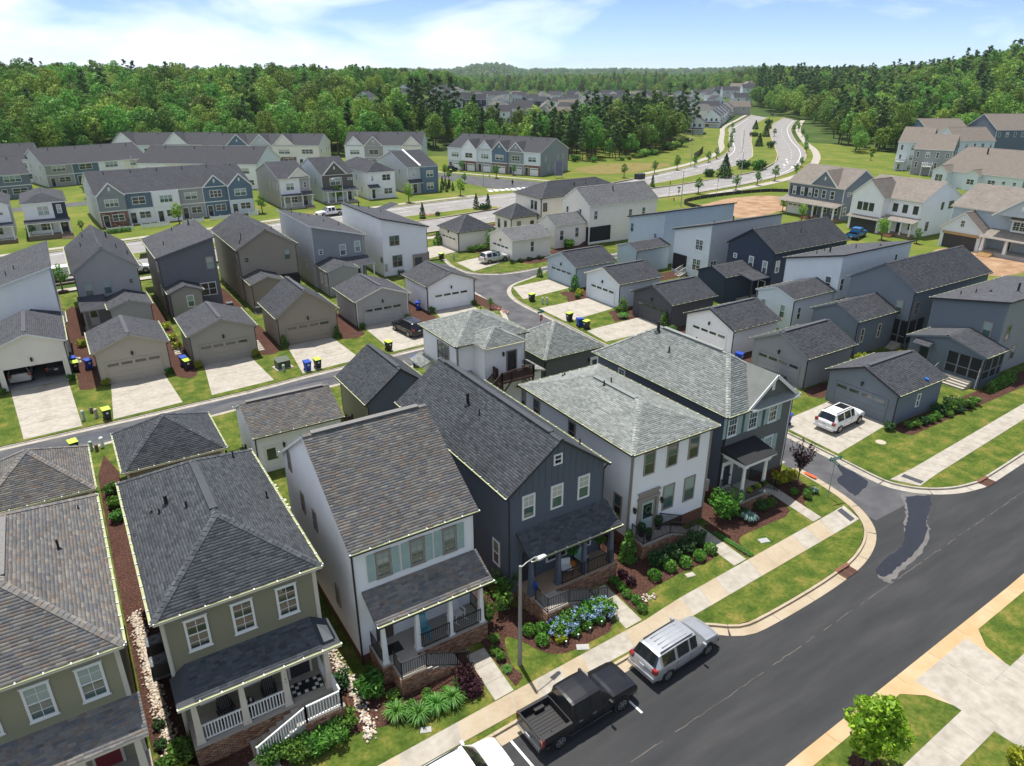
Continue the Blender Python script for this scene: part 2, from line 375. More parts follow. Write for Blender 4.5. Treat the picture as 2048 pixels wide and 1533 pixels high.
C_WEST = [(98,89.3),(64,87.7),(61.9,87.2),(58.3,85.5),(54.3,84.0),(52.0,81.8),(50.5,78.5),(49.9,74.5),(49.8,70.1),(49.7,65.7),(49.3,57.8),(48.9,45),(48.7,32.9),(48.5,27.5),(48.3,24.0),(48.7,22.7),(49.7,21.5),(51.4,20.5),(53.3,20.0),(54.9,19.9),(62.1,20.2),(100,22.0)]
S_KERB = [(100,14.6),(43.2,11.95),(23.2,11.35),(-60,7.8)]
slab('lawn', A_SOUTH + A_EAST[:-1] + ALLEY_S, GRASS)
slab('lawn', ALLEY_N + LANE_W[1:] + [(47.5,104),(48,121),(-60,104)], GRASS)
slab('lawn', [(48.1,121),(47.6,104)] + LANE_N + [(98,127),(59,122.5)], GRASS)
slab('lawn', C_WEST + [(100,30)], GRASS)
slab('lawn', S_KERB + [(-60,-40),(100,-40)], GRASS)
# asphalt
sheet('street', [(-60,-2),(110,5),(110,24),(-60,22)], -0.128, ASPHALT)
sheet('lane', [(43.0,21.0),(50.5,21.0),(50.8,60),(54,80),(70,86.5),(100,88.5),(100,93),(60,91),(46.5,105),(46,84),(43.2,70),(41,63),(42.5,58)], -0.124, ALLEY)
sheet('lane', [(-60,56),(45,63.1),(45,70.0),(-60,64)], -0.120, ALLEY)
kerb('kerb', smooth_line(A_SOUTH, 3), -1, CONC_TAN)
kerb('kerb', smooth_line(C_WEST[9:], 3), -1, CONC)
kerb('kerb', S_KERB, -1, CONC_ORANGE, h=-0.02)
kerb('kerb', smooth_line(C_WEST[:10], 3), -1, CONC, 0.45, h=-0.03)
kerb('kerb', A_EAST, -1, CONC, 0.45, h=-0.03)
kerb('kerb', ALLEY_S, -1, CONC, 0.5, h=-0.05)
kerb('kerb', ALLEY_N + LANE_W[1:], -1, CONC, 0.5, h=-0.05)
kerb('kerb', smooth_line(LANE_N, 3), -1, CONC, 0.45, h=-0.03)
# wet streak and dry edge where water left the lane
WET = var_mat('wet_asphalt', (0.024,0.025,0.029), 0.22, 0.5, amt=0.15, scale=2)
DRYM = var_mat('silt_film', (0.13,0.125,0.118), 0.9, 0.2, amt=0.2, scale=1.5)
def blob(pts, jit, n=6, seed=1):
 r = random.Random(seed); L = smooth_line(pts + [pts[0]], n)[:-1]
 return [(x + r.uniform(-jit, jit), y + r.uniform(-jit, jit)) for x, y in L]
stp = [(47.6,21.6),(49.1,20.7),(47.0,19.6),(45.6,19.0),(44.9,18.5),(42.9,17.8),(40.9,17.45),(39.4,17.3),(37.9,17.2),(38.1,17.9),(40.2,18.25),(42.0,18.5),(44.0,19.5),(45.4,20.1),(46.6,20.9)]
sheet('silt_stain', [(43.6+(x-43.6)*1.05, 19+(y-19)*1.22) for x, y in blob(stp, 0.07, 6, 4)], -0.1235, DRYM)
sheet('wet_stain', blob(stp, 0.06), -0.119, WET)
sheet('wet_stain', blob([(44.6,23.6),(47.2,24.4),(47.5,27.0),(46.5,26.0),(45.3,25.6)], 0.08), -0.119, WET)
sheet('wet_stain', blob([(3,63.6),(8,64.3),(16,64.9),(22,65.0),(15,65.6),(7,65.0)], 0.12), -0.115, var_mat('damp_asphalt', (0.05,0.052,0.06), 0.35, 0.5, amt=0.3, scale=1.0))
sheet('wet_stain', blob([(-4,63.2),(0,62.6),(5,63.2),(2,64.2),(-2,64.4)], 0.12), -0.115, MATS['damp_asphalt'])
# paving joint that runs along the street, with dust caught in it
mb = MB(); seam = [(-10,15.0),(24,16.1),(46,17.0),(70,17.9)]
r_ = random.Random(5); p = resample(seam, 0.4)
for a, b in zip(p[:-1], p[1:]):
 if r_.random() < 0.75:
  o = r_.uniform(-0.03, 0.03); wd = r_.uniform(0.006, 0.02)
  mb.quad((a[0],a[1]+o-wd,-0.1225), (b[0],b[1]+o-wd,-0.1225), (b[0],b[1]+o+wd,-0.1225), (a[0],a[1]+o+wd,-0.1225))
link('paving_seam', mb.mesh('paving_seam', [var_mat('dusty_seam', (0.14,0.125,0.105), 0.95, amt=0.2, scale=3)]), kind='structure')
# parking stall lines
mb = MB(); mb.quad((12.42,19.75,-0.121),(12.54,19.75,-0.121),(12.70,17.4,-0.121),(12.58,17.4,-0.121)); mb.quad((18.42,19.9,-0.121),(18.54,19.9,-0.121),(18.68,17.6,-0.121),(18.56,17.6,-0.121))
mb.quad((6.42,19.5,-0.121),(6.54,19.5,-0.121),(6.70,17.2,-0.121),(6.58,17.2,-0.121))
link('parking_line', mb.mesh('parking_line', [PAINT_W]), kind='structure')

# ---------------------------------------------------------------- paths made of cast slabs
def cast_slab(parent, quad, z0, z1, mat, name='slab'):
 mb = MB(); mb.prism(quad, z0, z1); return link(name, mb.mesh(name, [mat]), parent)
def lerp(a, b, t): return (a[0] + (b[0]-a[0])*t, a[1] + (b[1]-a[1])*t)
def paved(name, q, nu, nv, mat, z=0.02, gap=0.02, mats=None, bed=None, slabname='slab'):
 """quad q (a,b,c,d) split into nu x nv cast slabs with open joints over a bed"""
 c = [sum(p[i] for p in q) / 4 for i in (0, 1)]
 b = sheet(name, [lerp(c, p, 0.998) for p in q], z - 0.012, bed or CONC_GREY)
 for i in range(nu):
  for j in range(nv):
   u0, u1, v0, v1 = i/nu, (i+1)/nu, j/nv, (j+1)/nv
   pt = lambda u, v: lerp(lerp(q[0], q[1], u), lerp(q[3], q[2], u), v)
   p = [pt(u0,v0), pt(u1,v0), pt(u1,v1), pt(u0,v1)]
   cc = (sum(a[0] for a in p)/4, sum(a[1] for a in p)/4)
   p = [(a[0] + (cc[0]-a[0]) * min(0.4, gap*0.7/max(0.05, math.hypot(a[0]-cc[0], a[1]-cc[1]))), a[1] + (cc[1]-a[1]) * min(0.4, gap*0.7/max(0.05, math.hypot(a[0]-cc[0], a[1]-cc[1])))) for a in p]
   m = mats[(i*7+j*3) % len(mats)] if mats else mat
   cast_slab(b, p, z - 0.05, z + RNG.uniform(-0.002, 0.002), m, slabname)
 return b
def walk_line(name, lo, hi, n, mat, mats=None, z=0.02):
 """footway between two polylines resampled to n slabs"""
 def at(L, t):
  s = [0]
  for a, b in zip(L[:-1], L[1:]): s.append(s[-1] + math.hypot(b[0]-a[0], b[1]-a[1]))
  d = t * s[-1]
  for i in range(len(L) - 1):
   if d <= s[i+1] + 1e-9: return lerp(L[i], L[i+1], (d - s[i]) / (s[i+1] - s[i]))
  return L[-1]
 b = MB()
 for i in range(n): b.quad(*[(q[0], q[1], z - 0.012) for q in (at(lo, i/n), at(lo, (i+1)/n), at(hi, (i+1)/n), at(hi, i/n))])
 root = link(name, b.mesh(name, [CONC_GREY]), kind='structure')
 for i in range(n):
  g = 0.006 / max(n, 1) * 1.6
  p = [at(lo, i/n + g), at(lo, (i+1)/n - g), at(hi, (i+1)/n - g), at(hi, i/n + g)]
  cast_slab(root, p, z - 0.05, z, (mats[i % len(mats)] if mats else mat))
 return root
walk_line('sidewalk', [(-30,18.9),(0,20.35),(8.3,20.62),(12.9,20.75),(20.7,20.86),(25.6,20.95),(39.6,21.5),(42.0,21.62)], [(-30,20.4),(0,21.45),(6.9,21.65),(11.8,21.82),(23.1,22.15),(25.5,22.42),(39.9,23.05),(42.6,23.2)], 48, CONC_TAN, [CONC_TAN, CONC_TAN, CONC, CONC_TAN, CONC, CONC, CONC_TAN])
walk_line('sidewalk', [(49.7,21.75),(51.9,22.0),(68.2,23.0),(98,24.8)], [(48.7,23.5),(51.9,23.5),(71.7,24.6),(98,26.3)], 32, CONC)
walk_line('sidewalk', [(-30,5.4),(28.4,7.85),(34.5,8.05),(70,9.6)], [(-30,6.9),(26.3,9.2),(31.9,9.4),(38.0,9.55),(70,11.1)], 58, CONC)
# tactile pads at the crossing
TACT = var_mat('dark_tactile_pad', (0.05,0.055,0.062), 0.7, amt=0.1)
for q, lab in ((((41.2,21.75),(41.75,21.8),(42.15,23.1),(41.6,23.05)), 'dark tactile paving pad at the kerb ramp near the plum tree'), (((50.0,21.9),(50.55,21.95),(50.3,23.35),(49.75,23.3)), 'dark tactile paving pad on the far side of the lane mouth')):
 mb = MB(); mb.prism(q, 0.018, 0.026)
 for i in range(7):
  for j in range(3):
   p = lerp(lerp(q[0], q[1], (j+.5)/3), lerp(q[3], q[2], (j+.5)/3), (i+.5)/7); mb.box(p[0]-.02, p[0]+.02, p[1]-.02, p[1]+.02, 0.026, 0.032)
 tag(link('tactile_pad', mb.mesh('tactile_pad', [TACT])), lab, 'paving pad', 'tactile pads at the lane mouth')
# front walks
for q, nv, ms in ((((13.0,21.9),(14.1,21.95),(14.3,25.2),(13.2,25.2)), 3, [CONC, CONC_GREY, CONC_GREY]), (((21.6,22.2),(22.8,22.25),(22.95,25.7),(21.9,25.7)), 3, [CONC, CONC_GREY, CONC_GREY]),
              (((30.85,22.75),(32.0,22.8),(32.2,27.1),(31.1,27.1)), 4, [CONC, CONC_GREY, CONC_GREY]), (((39.05,23.1),(40.0,23.15),(40.55,28.0),(39.6,28.0)), 4, [CONC, CONC, CONC_GREY]), (((2.0,21.5),(3.2,21.55),(3.2,24.9),(2.0,24.9)), 3, [CONC, CONC_GREY])):
 paved('front_walk', q, 1, nv, CONC, mats=ms)
# driveways
for q, nu, nv in ((((-6.2,66.0),(-1.9,66.2),(-2.4,78.3),(-7.2,78.3)), 2, 4), (((0.5,66.2),(6.3,66.7),(5.9,75.4),(1.1,75.2)), 2, 3), (((8.9,66.9),(14.9,67.4),(14.5,75.5),(9.8,75.4)), 2, 3),
              (((17.8,67.5),(24.3,68.2),(24.0,76.4),(18.8,76.4)), 2, 3), (((28.1,68.2),(34.4,68.8),(34.0,78.0),(28.4,77.9)), 2, 3), (((36.6,69.2),(42.9,70.6),(43.9,79.0),(38.4,78.9)), 2, 3),
              (((59.8,78.2),(59.9,83.4),(52.9,82.8),(50.9,77.0)), 2, 3), (((58.9,67.4),(58.9,72.8),(50.4,72.6),(50.2,66.2)), 2, 3), (((59.3,57.9),(59.0,62.8),(50.2,62.4),(49.8,58.2)), 2, 3),
              (((58.1,47.6),(58.1,53.4),(49.6,53.0),(49.4,47.2)), 2, 3), (((57.4,38.0),(57.4,43.8),(49.3,43.6),(49.2,37.8)), 2, 3), (((57.1,28.9),(57.1,34.6),(49.2,34.2),(48.9,28.0)), 2, 3),
              (((61.0,96.6),(61.0,101.6),(53.0,99.8),(52.6,93.4)), 2, 2), (((57.6,106.8),(57.6,113.0),(47.8,110.0),(48.6,104.0)), 2, 3), (((31.4,11.62),(36.6,11.8),(36.3,5.0),(31.8,4.8)), 2, 3)):
 paved('driveway', q, nu, nv, CONC, z=0.014, gap=0.025)
# flared apron where the street driveway meets the gutter
for sx, pts in ((1, [(36.5,11.78),(37.9,11.8),(36.9,10.9),(36.45,9.6)]), (-1, [(31.5,11.6),(30.0,11.55),(31.0,10.8),(31.6,9.6)])): sheet('driveway_flare', pts if sx < 0 else pts, 0.012, CONC_ORANGE)
# planting beds (mulch) and river rock
def bed(pts, z=0.008, n=5): return sheet('mulch_bed', smooth_line(pts + [pts[0]], n)[:-1], z, MULCH)
bed([(-1.5,28),(-.1,28),(-.1,56),(-1.5,56)], 0.007, 2); bed([(-12,24.0),(-2.0,24.2),(1.6,23.6),(5,24.0),(6.6,23.8),(8.3,23.3),(10.1,22.85),(11.8,22.7),(12.9,22.8),(13.1,26.5),(7.3,27.5),(7.2,48),(-1,48),(-1,27.5),(-12,27)], n=3)
bed([(14.3,22.1),(15.0,22.5),(14.9,23.4),(15.6,25.2),(16.2,24.6),(16.7,23.4),(17.6,22.6),(19.3,22.5),(21.3,22.9),(21.7,26.2),(17.0,27.5),(16.9,49),(15.3,49),(15.2,27.5),(14.4,26.6)], n=3)
bed([(23.0,22.6),(23.9,22.9),(24.4,23.7),(25.5,23.95),(28.0,24.05),(30.7,24.1),(31.0,26.9),(26.5,28.0),(25.6,49),(24.3,49),(24.2,27.5),(23.1,26)], n=3)
bed([(32.2,22.95),(32.8,23.1),(32.9,24.0),(33.6,24.6),(35.9,24.6),(38.8,24.8),(39.4,27.8),(35.2,28.6),(34.6,49),(33.3,49),(33.1,28.5),(32.4,26.8)], n=3)
bed([(40.2,24.2),(40.6,25.0),(42.0,25.2),(42.9,27.2),(43.0,28.6),(41.2,28.9),(40.3,27.5)], n=3)
for x0, x1 in ((-1.6,0.3),(6.9,8.9),(15.5,18.0),(25.0,27.7),(34.8,37.5),(44.7,46.6)): bed([(x0,75.0),(x1,75.4),(x1,86),(x1,104),(x0,104),(x0,86)], 0.008, 2)
bed([(8.0,72.4),(8.8,73.4),(8.9,78),(6.8,78),(6.9,73.6)], 0.010, 3)
for y0, y1 in ((26.6,28.4),(35.4,37.4),(44.6,47.2),(54.6,57.5),(64.4,66.6),(74.0,77.0)): bed([(57.0,y0),(65,y0),(92,y0),(92,y1),(65,y1),(57.0,y1)], 0.008, 2)
bed([(61.4,95.4),(69,95.2),(69,93.2),(64,92.6),(62.2,93.2)], n=4); bed([(58.2,105.5),(66,105.5),(66,103.6),(61.5,103.2),(58.5,104.2)], n=4)
bed([(70,92.2),(78,92.5),(78.5,98.5),(70,98.5)], n=3); bed([(97,127),(62,122),(62,119),(97,119.5)], n=3)
for y0 in (72.4, 62.9): bed([(55.2,y0+0.2),(58.9,y0),(58.9,y0+2.6),(56.8,y0+2.6)], 0.010, 4)
def stones(pts, wdt, n, seed, s=(0.05, 0.13)):
 r = np.random.default_rng(seed); L = resample(smooth_line(pts, 5), 0.2); V = []; F = []
 ico = bmesh.new(); bmesh.ops.create_icosphere(ico, subdivisions=1, radius=1); iv = np.array([v.co for v in ico.verts]); fi = np.array([[v.index for v in f.verts] for f in ico.faces]); ico.free()
 for k in range(n):
  p = L[r.integers(len(L))]; c = np.array([p[0] + r.normal(0, wdt/2.6), p[1] + r.normal(0, 0.12), 0.03 + r.uniform(0, 0.05)])
  sc = r.uniform(*s) * np.array([1, r.uniform(0.6, 1), r.uniform(0.5, 0.8)])
  a = r.uniform(0, 6.28); R = np.array([[math.cos(a), -math.sin(a), 0], [math.sin(a), math.cos(a), 0], [0, 0, 1]])
  V.append((iv * sc * r.uniform(0.85, 1.15, iv.shape)) @ R.T + c); F.append(fi + len(iv) * k)
 return link('river_rock', np_mesh('river_rock', np.concatenate(V), np.concatenate(F), [ROCK]), kind='stuff')
stones([(-1.05,38.0),(-0.95,34.5),(-0.85,30),(-0.75,27.0),(-0.7,23.6)], 0.42, 1700, 3, (0.04, 0.10))
stones([(7.4,34),(7.35,27),(7.3,24.0),(7.05,23.3)], 0.42, 800, 4, (0.04, 0.10))
stones([(24.1,23.6),(24.5,23.3)], 0.5, 40, 6, (0.04, 0.1))
# dirt lot under construction
sheet('dirt_lot', blob([(124.9,116.8),(141.0,120.4),(152.1,116.5),(146,106),(132,101.5),(122,101),(121.5,108)], 0.3, 6, 9), 0.02, DIRT)
sheet('dirt_lot', blob([(118,48),(130,49),(131,62),(122,62),(112,58)], 0.3, 6, 8), -0.17 + 0.17, DIRT)
# far street between the houses, in front of the big houses
sheet('street', [(103,20),(111,20),(112,122),(104.5,122)], -0.05, ASPHALT2)
# ---------------------------------------------------------------- boulevard: two carriageways round a planted median
FN = [(-75,131.5),(-60,133.8),(-2,142.8),(30,147.4),(63.9,152.3),(90,154.5),(126,154.0),(151.8,161.8),(181.6,172.3),(210.6,187.5),(236,206),(259.4,227.5),(295,259),(330.8,290.6),(390,333),(448,374.6)]
FS = [(-75,121.5),(-60,123.5),(-2,132.2),(30,136.8),(63.4,140.5),(90,143.0),(126,144.8),(152,151.2),(177.7,160.0),(196,166.0),(219.7,181.2),(243,201),(266.9,222),(310,258),(367,304.0),(430,345.5)]
NN = [(-75,118.0),(-60,120.0),(-2,128.2),(30,131.9),(64.8,134.6),(90,138.2),(120,140.8),(145,143.0),(164.6,146.4),(187.8,151.4),(212.6,165.0),(232,179.5),(249.5,194.5),(285,225),(317.5,252.9),(377,298.1),(440,339.4)]
NS = [(-75,109.0),(-60,111),(-2,119.5),(30,121.7),(59.4,123.3),(90,127.5),(110,130.0),(139.5,131.0),(169.9,136.5),(196.5,145.9),(231.2,167.3),(258,188),(283.9,211.3),(347,263),(419,314)]
def road_between(name, L, R, z, mat):
 L = smooth_line(L, 5); R = smooth_line(R, 5); mb = MB(); n = 120
 L = resample(L, sum(math.dist(a, b) for a, b in zip(L, L[1:])) / n)[:n]; R = resample(R, sum(math.dist(a, b) for a, b in zip(R, R[1:])) / n)[:n]
 for i in range(min(len(L), len(R)) - 1): mb.quad((*R[i], z), (*R[i+1], z), (*L[i+1], z), (*L[i], z))
 link(name, mb.mesh(name, [mat]), kind='structure'); return L, R
F_L, F_R = road_between('boulevard', FN, FS, 0.02, ASPHALT2)
N_L, N_R = road_between('boulevard', NN, NS, 0.026, ASPHALT2)
sheet('far_lawn', FN[:14] + [(300,420),(40,480),(-160,420),(-160,120)], -0.01, GRASS2)
sheet('junction', [(84,137),(126,141),(128,146),(126,156),(86,156),(84,143)], 0.032, ASPHALT2)
sheet('far_lawn', NS[4:13] + [(290,195),(250,110),(160,20),(104,20),(103,124)], -0.02, GRASS2)
sheet('street', [(99,166),(110,154.3),(122,154.3),(117,168),(105,194),(93,212),(66,228),(42,246),(20,246),(20,239),(40,238),(63,221.5),(86,206.5),(97,190)], 0.012, ALLEY)
sheet('street', [(-40,190),(2,193),(30,197),(34,203),(2,199),(-40,196)], 0.012, ALLEY)
med1 = FS[:5] + [(80,141.6),(85.2,140.9),(86.0,139.6),(84.5,138.3)] + NN[:5][::-1]
med2 = [(131.0,146.4)] + FS[7:] + NN[8:][::-1] + [(145,143.4),(133.5,142.6),(130.5,144.2)]
slab('median', med1, GRASS2, 0.0, 0.15, CONC); slab('median', med2, GRASS2, 0.0, 0.15, CONC)
for P_, s_ in ((resample(smooth_line(FN[:6], 4), 2), 1), (resample(smooth_line(FN[6:], 4), 2), 1), (med1[3:], 0), (med2, 0)):
 mb = MB()
 if s_: ribbon_mb(mb, P_, 0.0, 0.35, 0.0, 0.16)
 else: ribbon_mb(mb, P_, -0.3, 0.05, 0.0, 0.17)
 link('kerb', mb.mesh('kerb', [CONC_TAN]), kind='structure')
mb = MB(); ribbon_mb(mb, resample(smooth_line(NS, 4), 2), -0.35, 0.0, 0.0, 0.16); link('kerb', mb.mesh('kerb', [CONC_TAN]), kind='structure')
mb = MB(); ribbon_mb(mb, resample(smooth_line(FN[:6], 4), 2), 2.2, 3.9, 0, 0.03, top_only=True); ribbon_mb(mb, resample(smooth_line(FN[7:], 4), 2), 2.4, 4.8, 0, 0.03, top_only=True)
ribbon_mb(mb, resample(smooth_line(NS[7:], 4), 2), -5.2, -2.6, 0, 0.03, top_only=True); ribbon_mb(mb, resample(smooth_line(NS[:6], 4), 2), -5.0, -3.3, 0, 0.012, top_only=True)
ribbon_mb(mb, [(96.5,164.5),(103,157.2),(112,154.2)], 0.3, 1.8, 0, 0.034, top_only=True)
ribbon_mb(mb, [(112,158),(119.5,168),(107.5,194.5),(95,214),(68,231)], -0.2, -1.8, 0, 0.034, top_only=True)
link('sidewalk', mb.mesh('sidewalk', [CONC]), kind='structure')
mb = MB()
def dashes(L, R, t, on, off, z, wd=0.07):
 M = resample([lerp(a, b, t) for a, b in zip(R, L)], 1.0); i = 0
 while i < len(M) - on:
  for k in range(on):
   a, b = M[i+k], M[i+k+1]; d = (Vector(b) - Vector(a)).normalized(); q = (-d.y*wd, d.x*wd)
   mb.quad((a[0]-q[0], a[1]-q[1], z), (b[0]-q[0], b[1]-q[1], z), (b[0]+q[0], b[1]+q[1], z), (a[0]+q[0], a[1]+q[1], z))
  i += on + off
dashes(F_L, F_R, 0.42, 3, 7, 0.034); dashes(N_L, N_R, 0.45, 3, 7, 0.040); dashes(F_L, F_R, 0.80, 60, 0, 0.034, 0.09); dashes(N_L[40:], N_R[40:], 0.16, 60, 0, 0.040, 0.09)
# crossing bars
for i in range(9): mb.quad((95.5+i*1.7,160.4-i*0.1,0.044),(96.6+i*1.7,160.3-i*0.1,0.044),(97.4+i*1.7,163.0-i*0.1,0.044),(96.3+i*1.7,163.1-i*0.1,0.044))
for i in range(8): mb.quad((121.5,130.2+i*1.35,0.046),(124.5,130.4+i*1.35,0.046),(124.5,130.95+i*1.35,0.046),(121.5,130.75+i*1.35,0.046))
for x, y in ((208,158),(216,163),(205,152.5),(222,168)): mb.quad((x-1.6,y-1.2,0.046),(x-1.3,y-1.6,0.046),(x+1.6,y+1.2,0.046),(x+1.3,y+1.6,0.046))
link('lane_marking', mb.mesh('lane_marking', [PAINT_W]), kind='structure')
sheet('bare_bank', blob([(150,170),(172,175.5),(178,183),(160,192),(142,186),(140,174)], 0.4, 5, 12), 0.02, multi_mat('dry_grass_bank', [(0.3, '6a6038'), (0.6, '7a7044'), (0.8, '65703a')], 0.4, 7, 0.95, 0.1))
# ---------------------------------------------------------------- house-building kit
def siding(name, c):
 c = tuple(min(0.80, v*1.5) for v in c)
 return var_mat(name, c, 0.62, 0.3, amt=0.035, scale=0.8)
SID = {'white': siding('white_siding', (0.66,0.66,0.64)), 'offwhite': siding('offwhite_siding', (0.62,0.62,0.60)), 'cream': siding('cream_siding', (0.52,0.49,0.43)),
 'olive': siding('olive_siding', (0.155,0.145,0.098)), 'olive2': siding('light_olive_siding', (0.185,0.175,0.115)), 'navygrey': siding('navy_grey_siding', (0.062,0.073,0.093)),
 'palegrey': siding('pale_grey_siding', (0.50,0.52,0.54)), 'darkgrey': siding('dark_grey_siding', (0.085,0.088,0.085)), 'tan': siding('tan_siding', (0.285,0.255,0.205)),
 'taupe': siding('taupe_siding', (0.205,0.19,0.165)), 'brown': siding('brown_siding', (0.19,0.165,0.13)), 'greige': siding('greige_siding', (0.23,0.225,0.215)), 'charcoal': siding('charcoal_siding', (0.10,0.098,0.105)),
 'bluegrey': siding('blue_grey_siding', (0.27,0.32,0.355)), 'lightblue': siding('light_blue_grey_siding', (0.42,0.46,0.48)), 'navy': siding('navy_siding', (0.020,0.030,0.048)), 'slate': siding('slate_siding', (0.105,0.125,0.145)),
 'steel': siding('steel_blue_siding', (0.085,0.105,0.125)), 'graphite': siding('graphite_siding', (0.048,0.050,0.056)), 'midgrey': siding('mid_grey_siding', (0.17,0.18,0.185)), 'denim': siding('denim_siding', (0.075,0.115,0.15)),
 'sage': siding('sage_grey_siding', (0.17,0.19,0.185)), 'umber': siding('umber_siding', (0.085,0.075,0.068)), 'silver': siding('silver_grey_siding', (0.33,0.345,0.355))}
WHITE = var_mat('white_trim', (0.74,0.74,0.72), 0.5, 0.35, amt=0.03); IVORY = var_mat('ivory_trim', (0.60,0.55,0.46), 0.5, 0.35, amt=0.04)
DARKTRIM = var_mat('dark_trim', (0.032,0.032,0.036), 0.5, 0.35); TAUPETRIM = var_mat('taupe_trim', (0.27,0.24,0.205), 0.5, 0.35); SAGE = var_mat('pale_sage_paint', (0.36,0.47,0.44), 0.5, 0.35)
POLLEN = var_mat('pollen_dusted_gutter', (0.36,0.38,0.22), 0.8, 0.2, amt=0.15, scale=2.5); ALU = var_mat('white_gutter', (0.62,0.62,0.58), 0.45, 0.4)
def shingle(name, cols, wide=0.07):
 cols = [tuple(v*1.4 for v in c) for c in cols]
 return island_mat(name, cols, 0.92, 0.2, 0.14, 9.0, wide)
SHG = {'charcoal': shingle('charcoal_shingle', [(0.038,0.040,0.044),(0.056,0.058,0.063),(0.062,0.064,0.070),(0.044,0.046,0.050)]),
 'bluegrey': shingle('blue_charcoal_shingle', [(0.030,0.034,0.038),(0.058,0.063,0.068),(0.036,0.040,0.044),(0.066,0.071,0.077),(0.046,0.050,0.054)]),
 'weathered': shingle('weathered_shingle', [(0.075,0.074,0.072),(0.150,0.140,0.125),(0.090,0.092,0.096),(0.165,0.150,0.128),(0.085,0.092,0.102),(0.145,0.115,0.092),(0.095,0.090,0.084)]),
 'greygreen': shingle('grey_green_shingle', [(0.105,0.116,0.108),(0.190,0.200,0.186),(0.120,0.130,0.122),(0.210,0.220,0.206),(0.145,0.156,0.146)]),
 'pewter': shingle('pewter_shingle', [(0.105,0.105,0.104),(0.135,0.135,0.134),(0.155,0.154,0.152),(0.118,0.118,0.118)]),
 'taupe': shingle('taupe_shingle', [(0.150,0.130,0.110),(0.180,0.158,0.135),(0.205,0.180,0.155),(0.165,0.145,0.125)])}
FARROOF = {k: var_mat('plain_%s_roof' % k, c, 0.9, 0.15, amt=0.12, scale=1.2, bump=0.3, bscale=8) for k, c in {'charcoal': (0.05,0.051,0.056), 'bluegrey': (0.04,0.043,0.049), 'pewter': (0.12,0.118,0.115), 'taupe': (0.15,0.13,0.11), 'weathered': (0.12,0.11,0.10), 'greygreen': (0.15,0.16,0.15)}.items()}
STAND = var_mat('standing_seam_metal', (0.24,0.26,0.29), 0.4, 0.5, 0.3); DARKMETAL = var_mat('dark_roof_membrane', (0.025,0.025,0.027), 0.8, 0.2)
BRICK = island_mat('brown_brick', ['5f4436', '7b5a47', '8d6a53', '6b4d3e', 'a08468', '4f3a31'], 0.9, 0.15, 0.12); MORTAR = var_mat('mortar', (0.30,0.27,0.23), 0.9, 0.1, amt=0.1)
STONE = island_mat('ledge_stone', ['7c6a5c', '5a5048', '8d7a66', '463f3a'], 0.9, 0.15, 0.12)
def glass_mat(name, c, rough=0.06):
 if name in MATS: return MATS[name]
 m, t, b = base_mat(name, c, rough, 0.8); MATS[name] = m
 b.inputs['Coat Weight'].default_value = 0.35; b.inputs['Coat Roughness'].default_value = 0.03
 g = N(t, 'ShaderNodeTexCoord'); n = N(t, 'ShaderNodeTexNoise'); n.inputs['Scale'].default_value = 0.8
 bp = N(t, 'ShaderNodeBump'); bp.inputs['Strength'].default_value = 0.05; bp.inputs['Distance'].default_value = 0.05
 t.links.new(g.outputs['Object'], n.inputs['Vector']); t.links.new(n.outputs['Fac'], bp.inputs['Height']); t.links.new(bp.outputs[0], b.inputs['Normal'])
 return m
G_DARK = glass_mat('window_glass', (0.022,0.034,0.036)); G_TEAL = glass_mat('teal_window_glass', (0.055,0.11,0.105)); G_BLIND = glass_mat('blind_behind_glass', (0.27,0.36,0.34), 0.2); G_CURT = glass_mat('pale_blind_behind_glass', (0.42,0.42,0.38), 0.25)
SCREEN = var_mat('dark_insect_screen', (0.016,0.017,0.018), 0.7, 0.3); DECKB = var_mat('brown_deck_wood', (0.060,0.036,0.028), 0.7, 0.25, amt=0.15, scale=5); INNER = var_mat('painted_room_shade', (0.05,0.05,0.05), 0.9)  # INNER: flat dark colour painted for the shade inside open garages and recesses
PORCHF = var_mat('porch_floor_concrete', (0.36,0.33,0.28), 0.85, amt=0.06, scale=2)

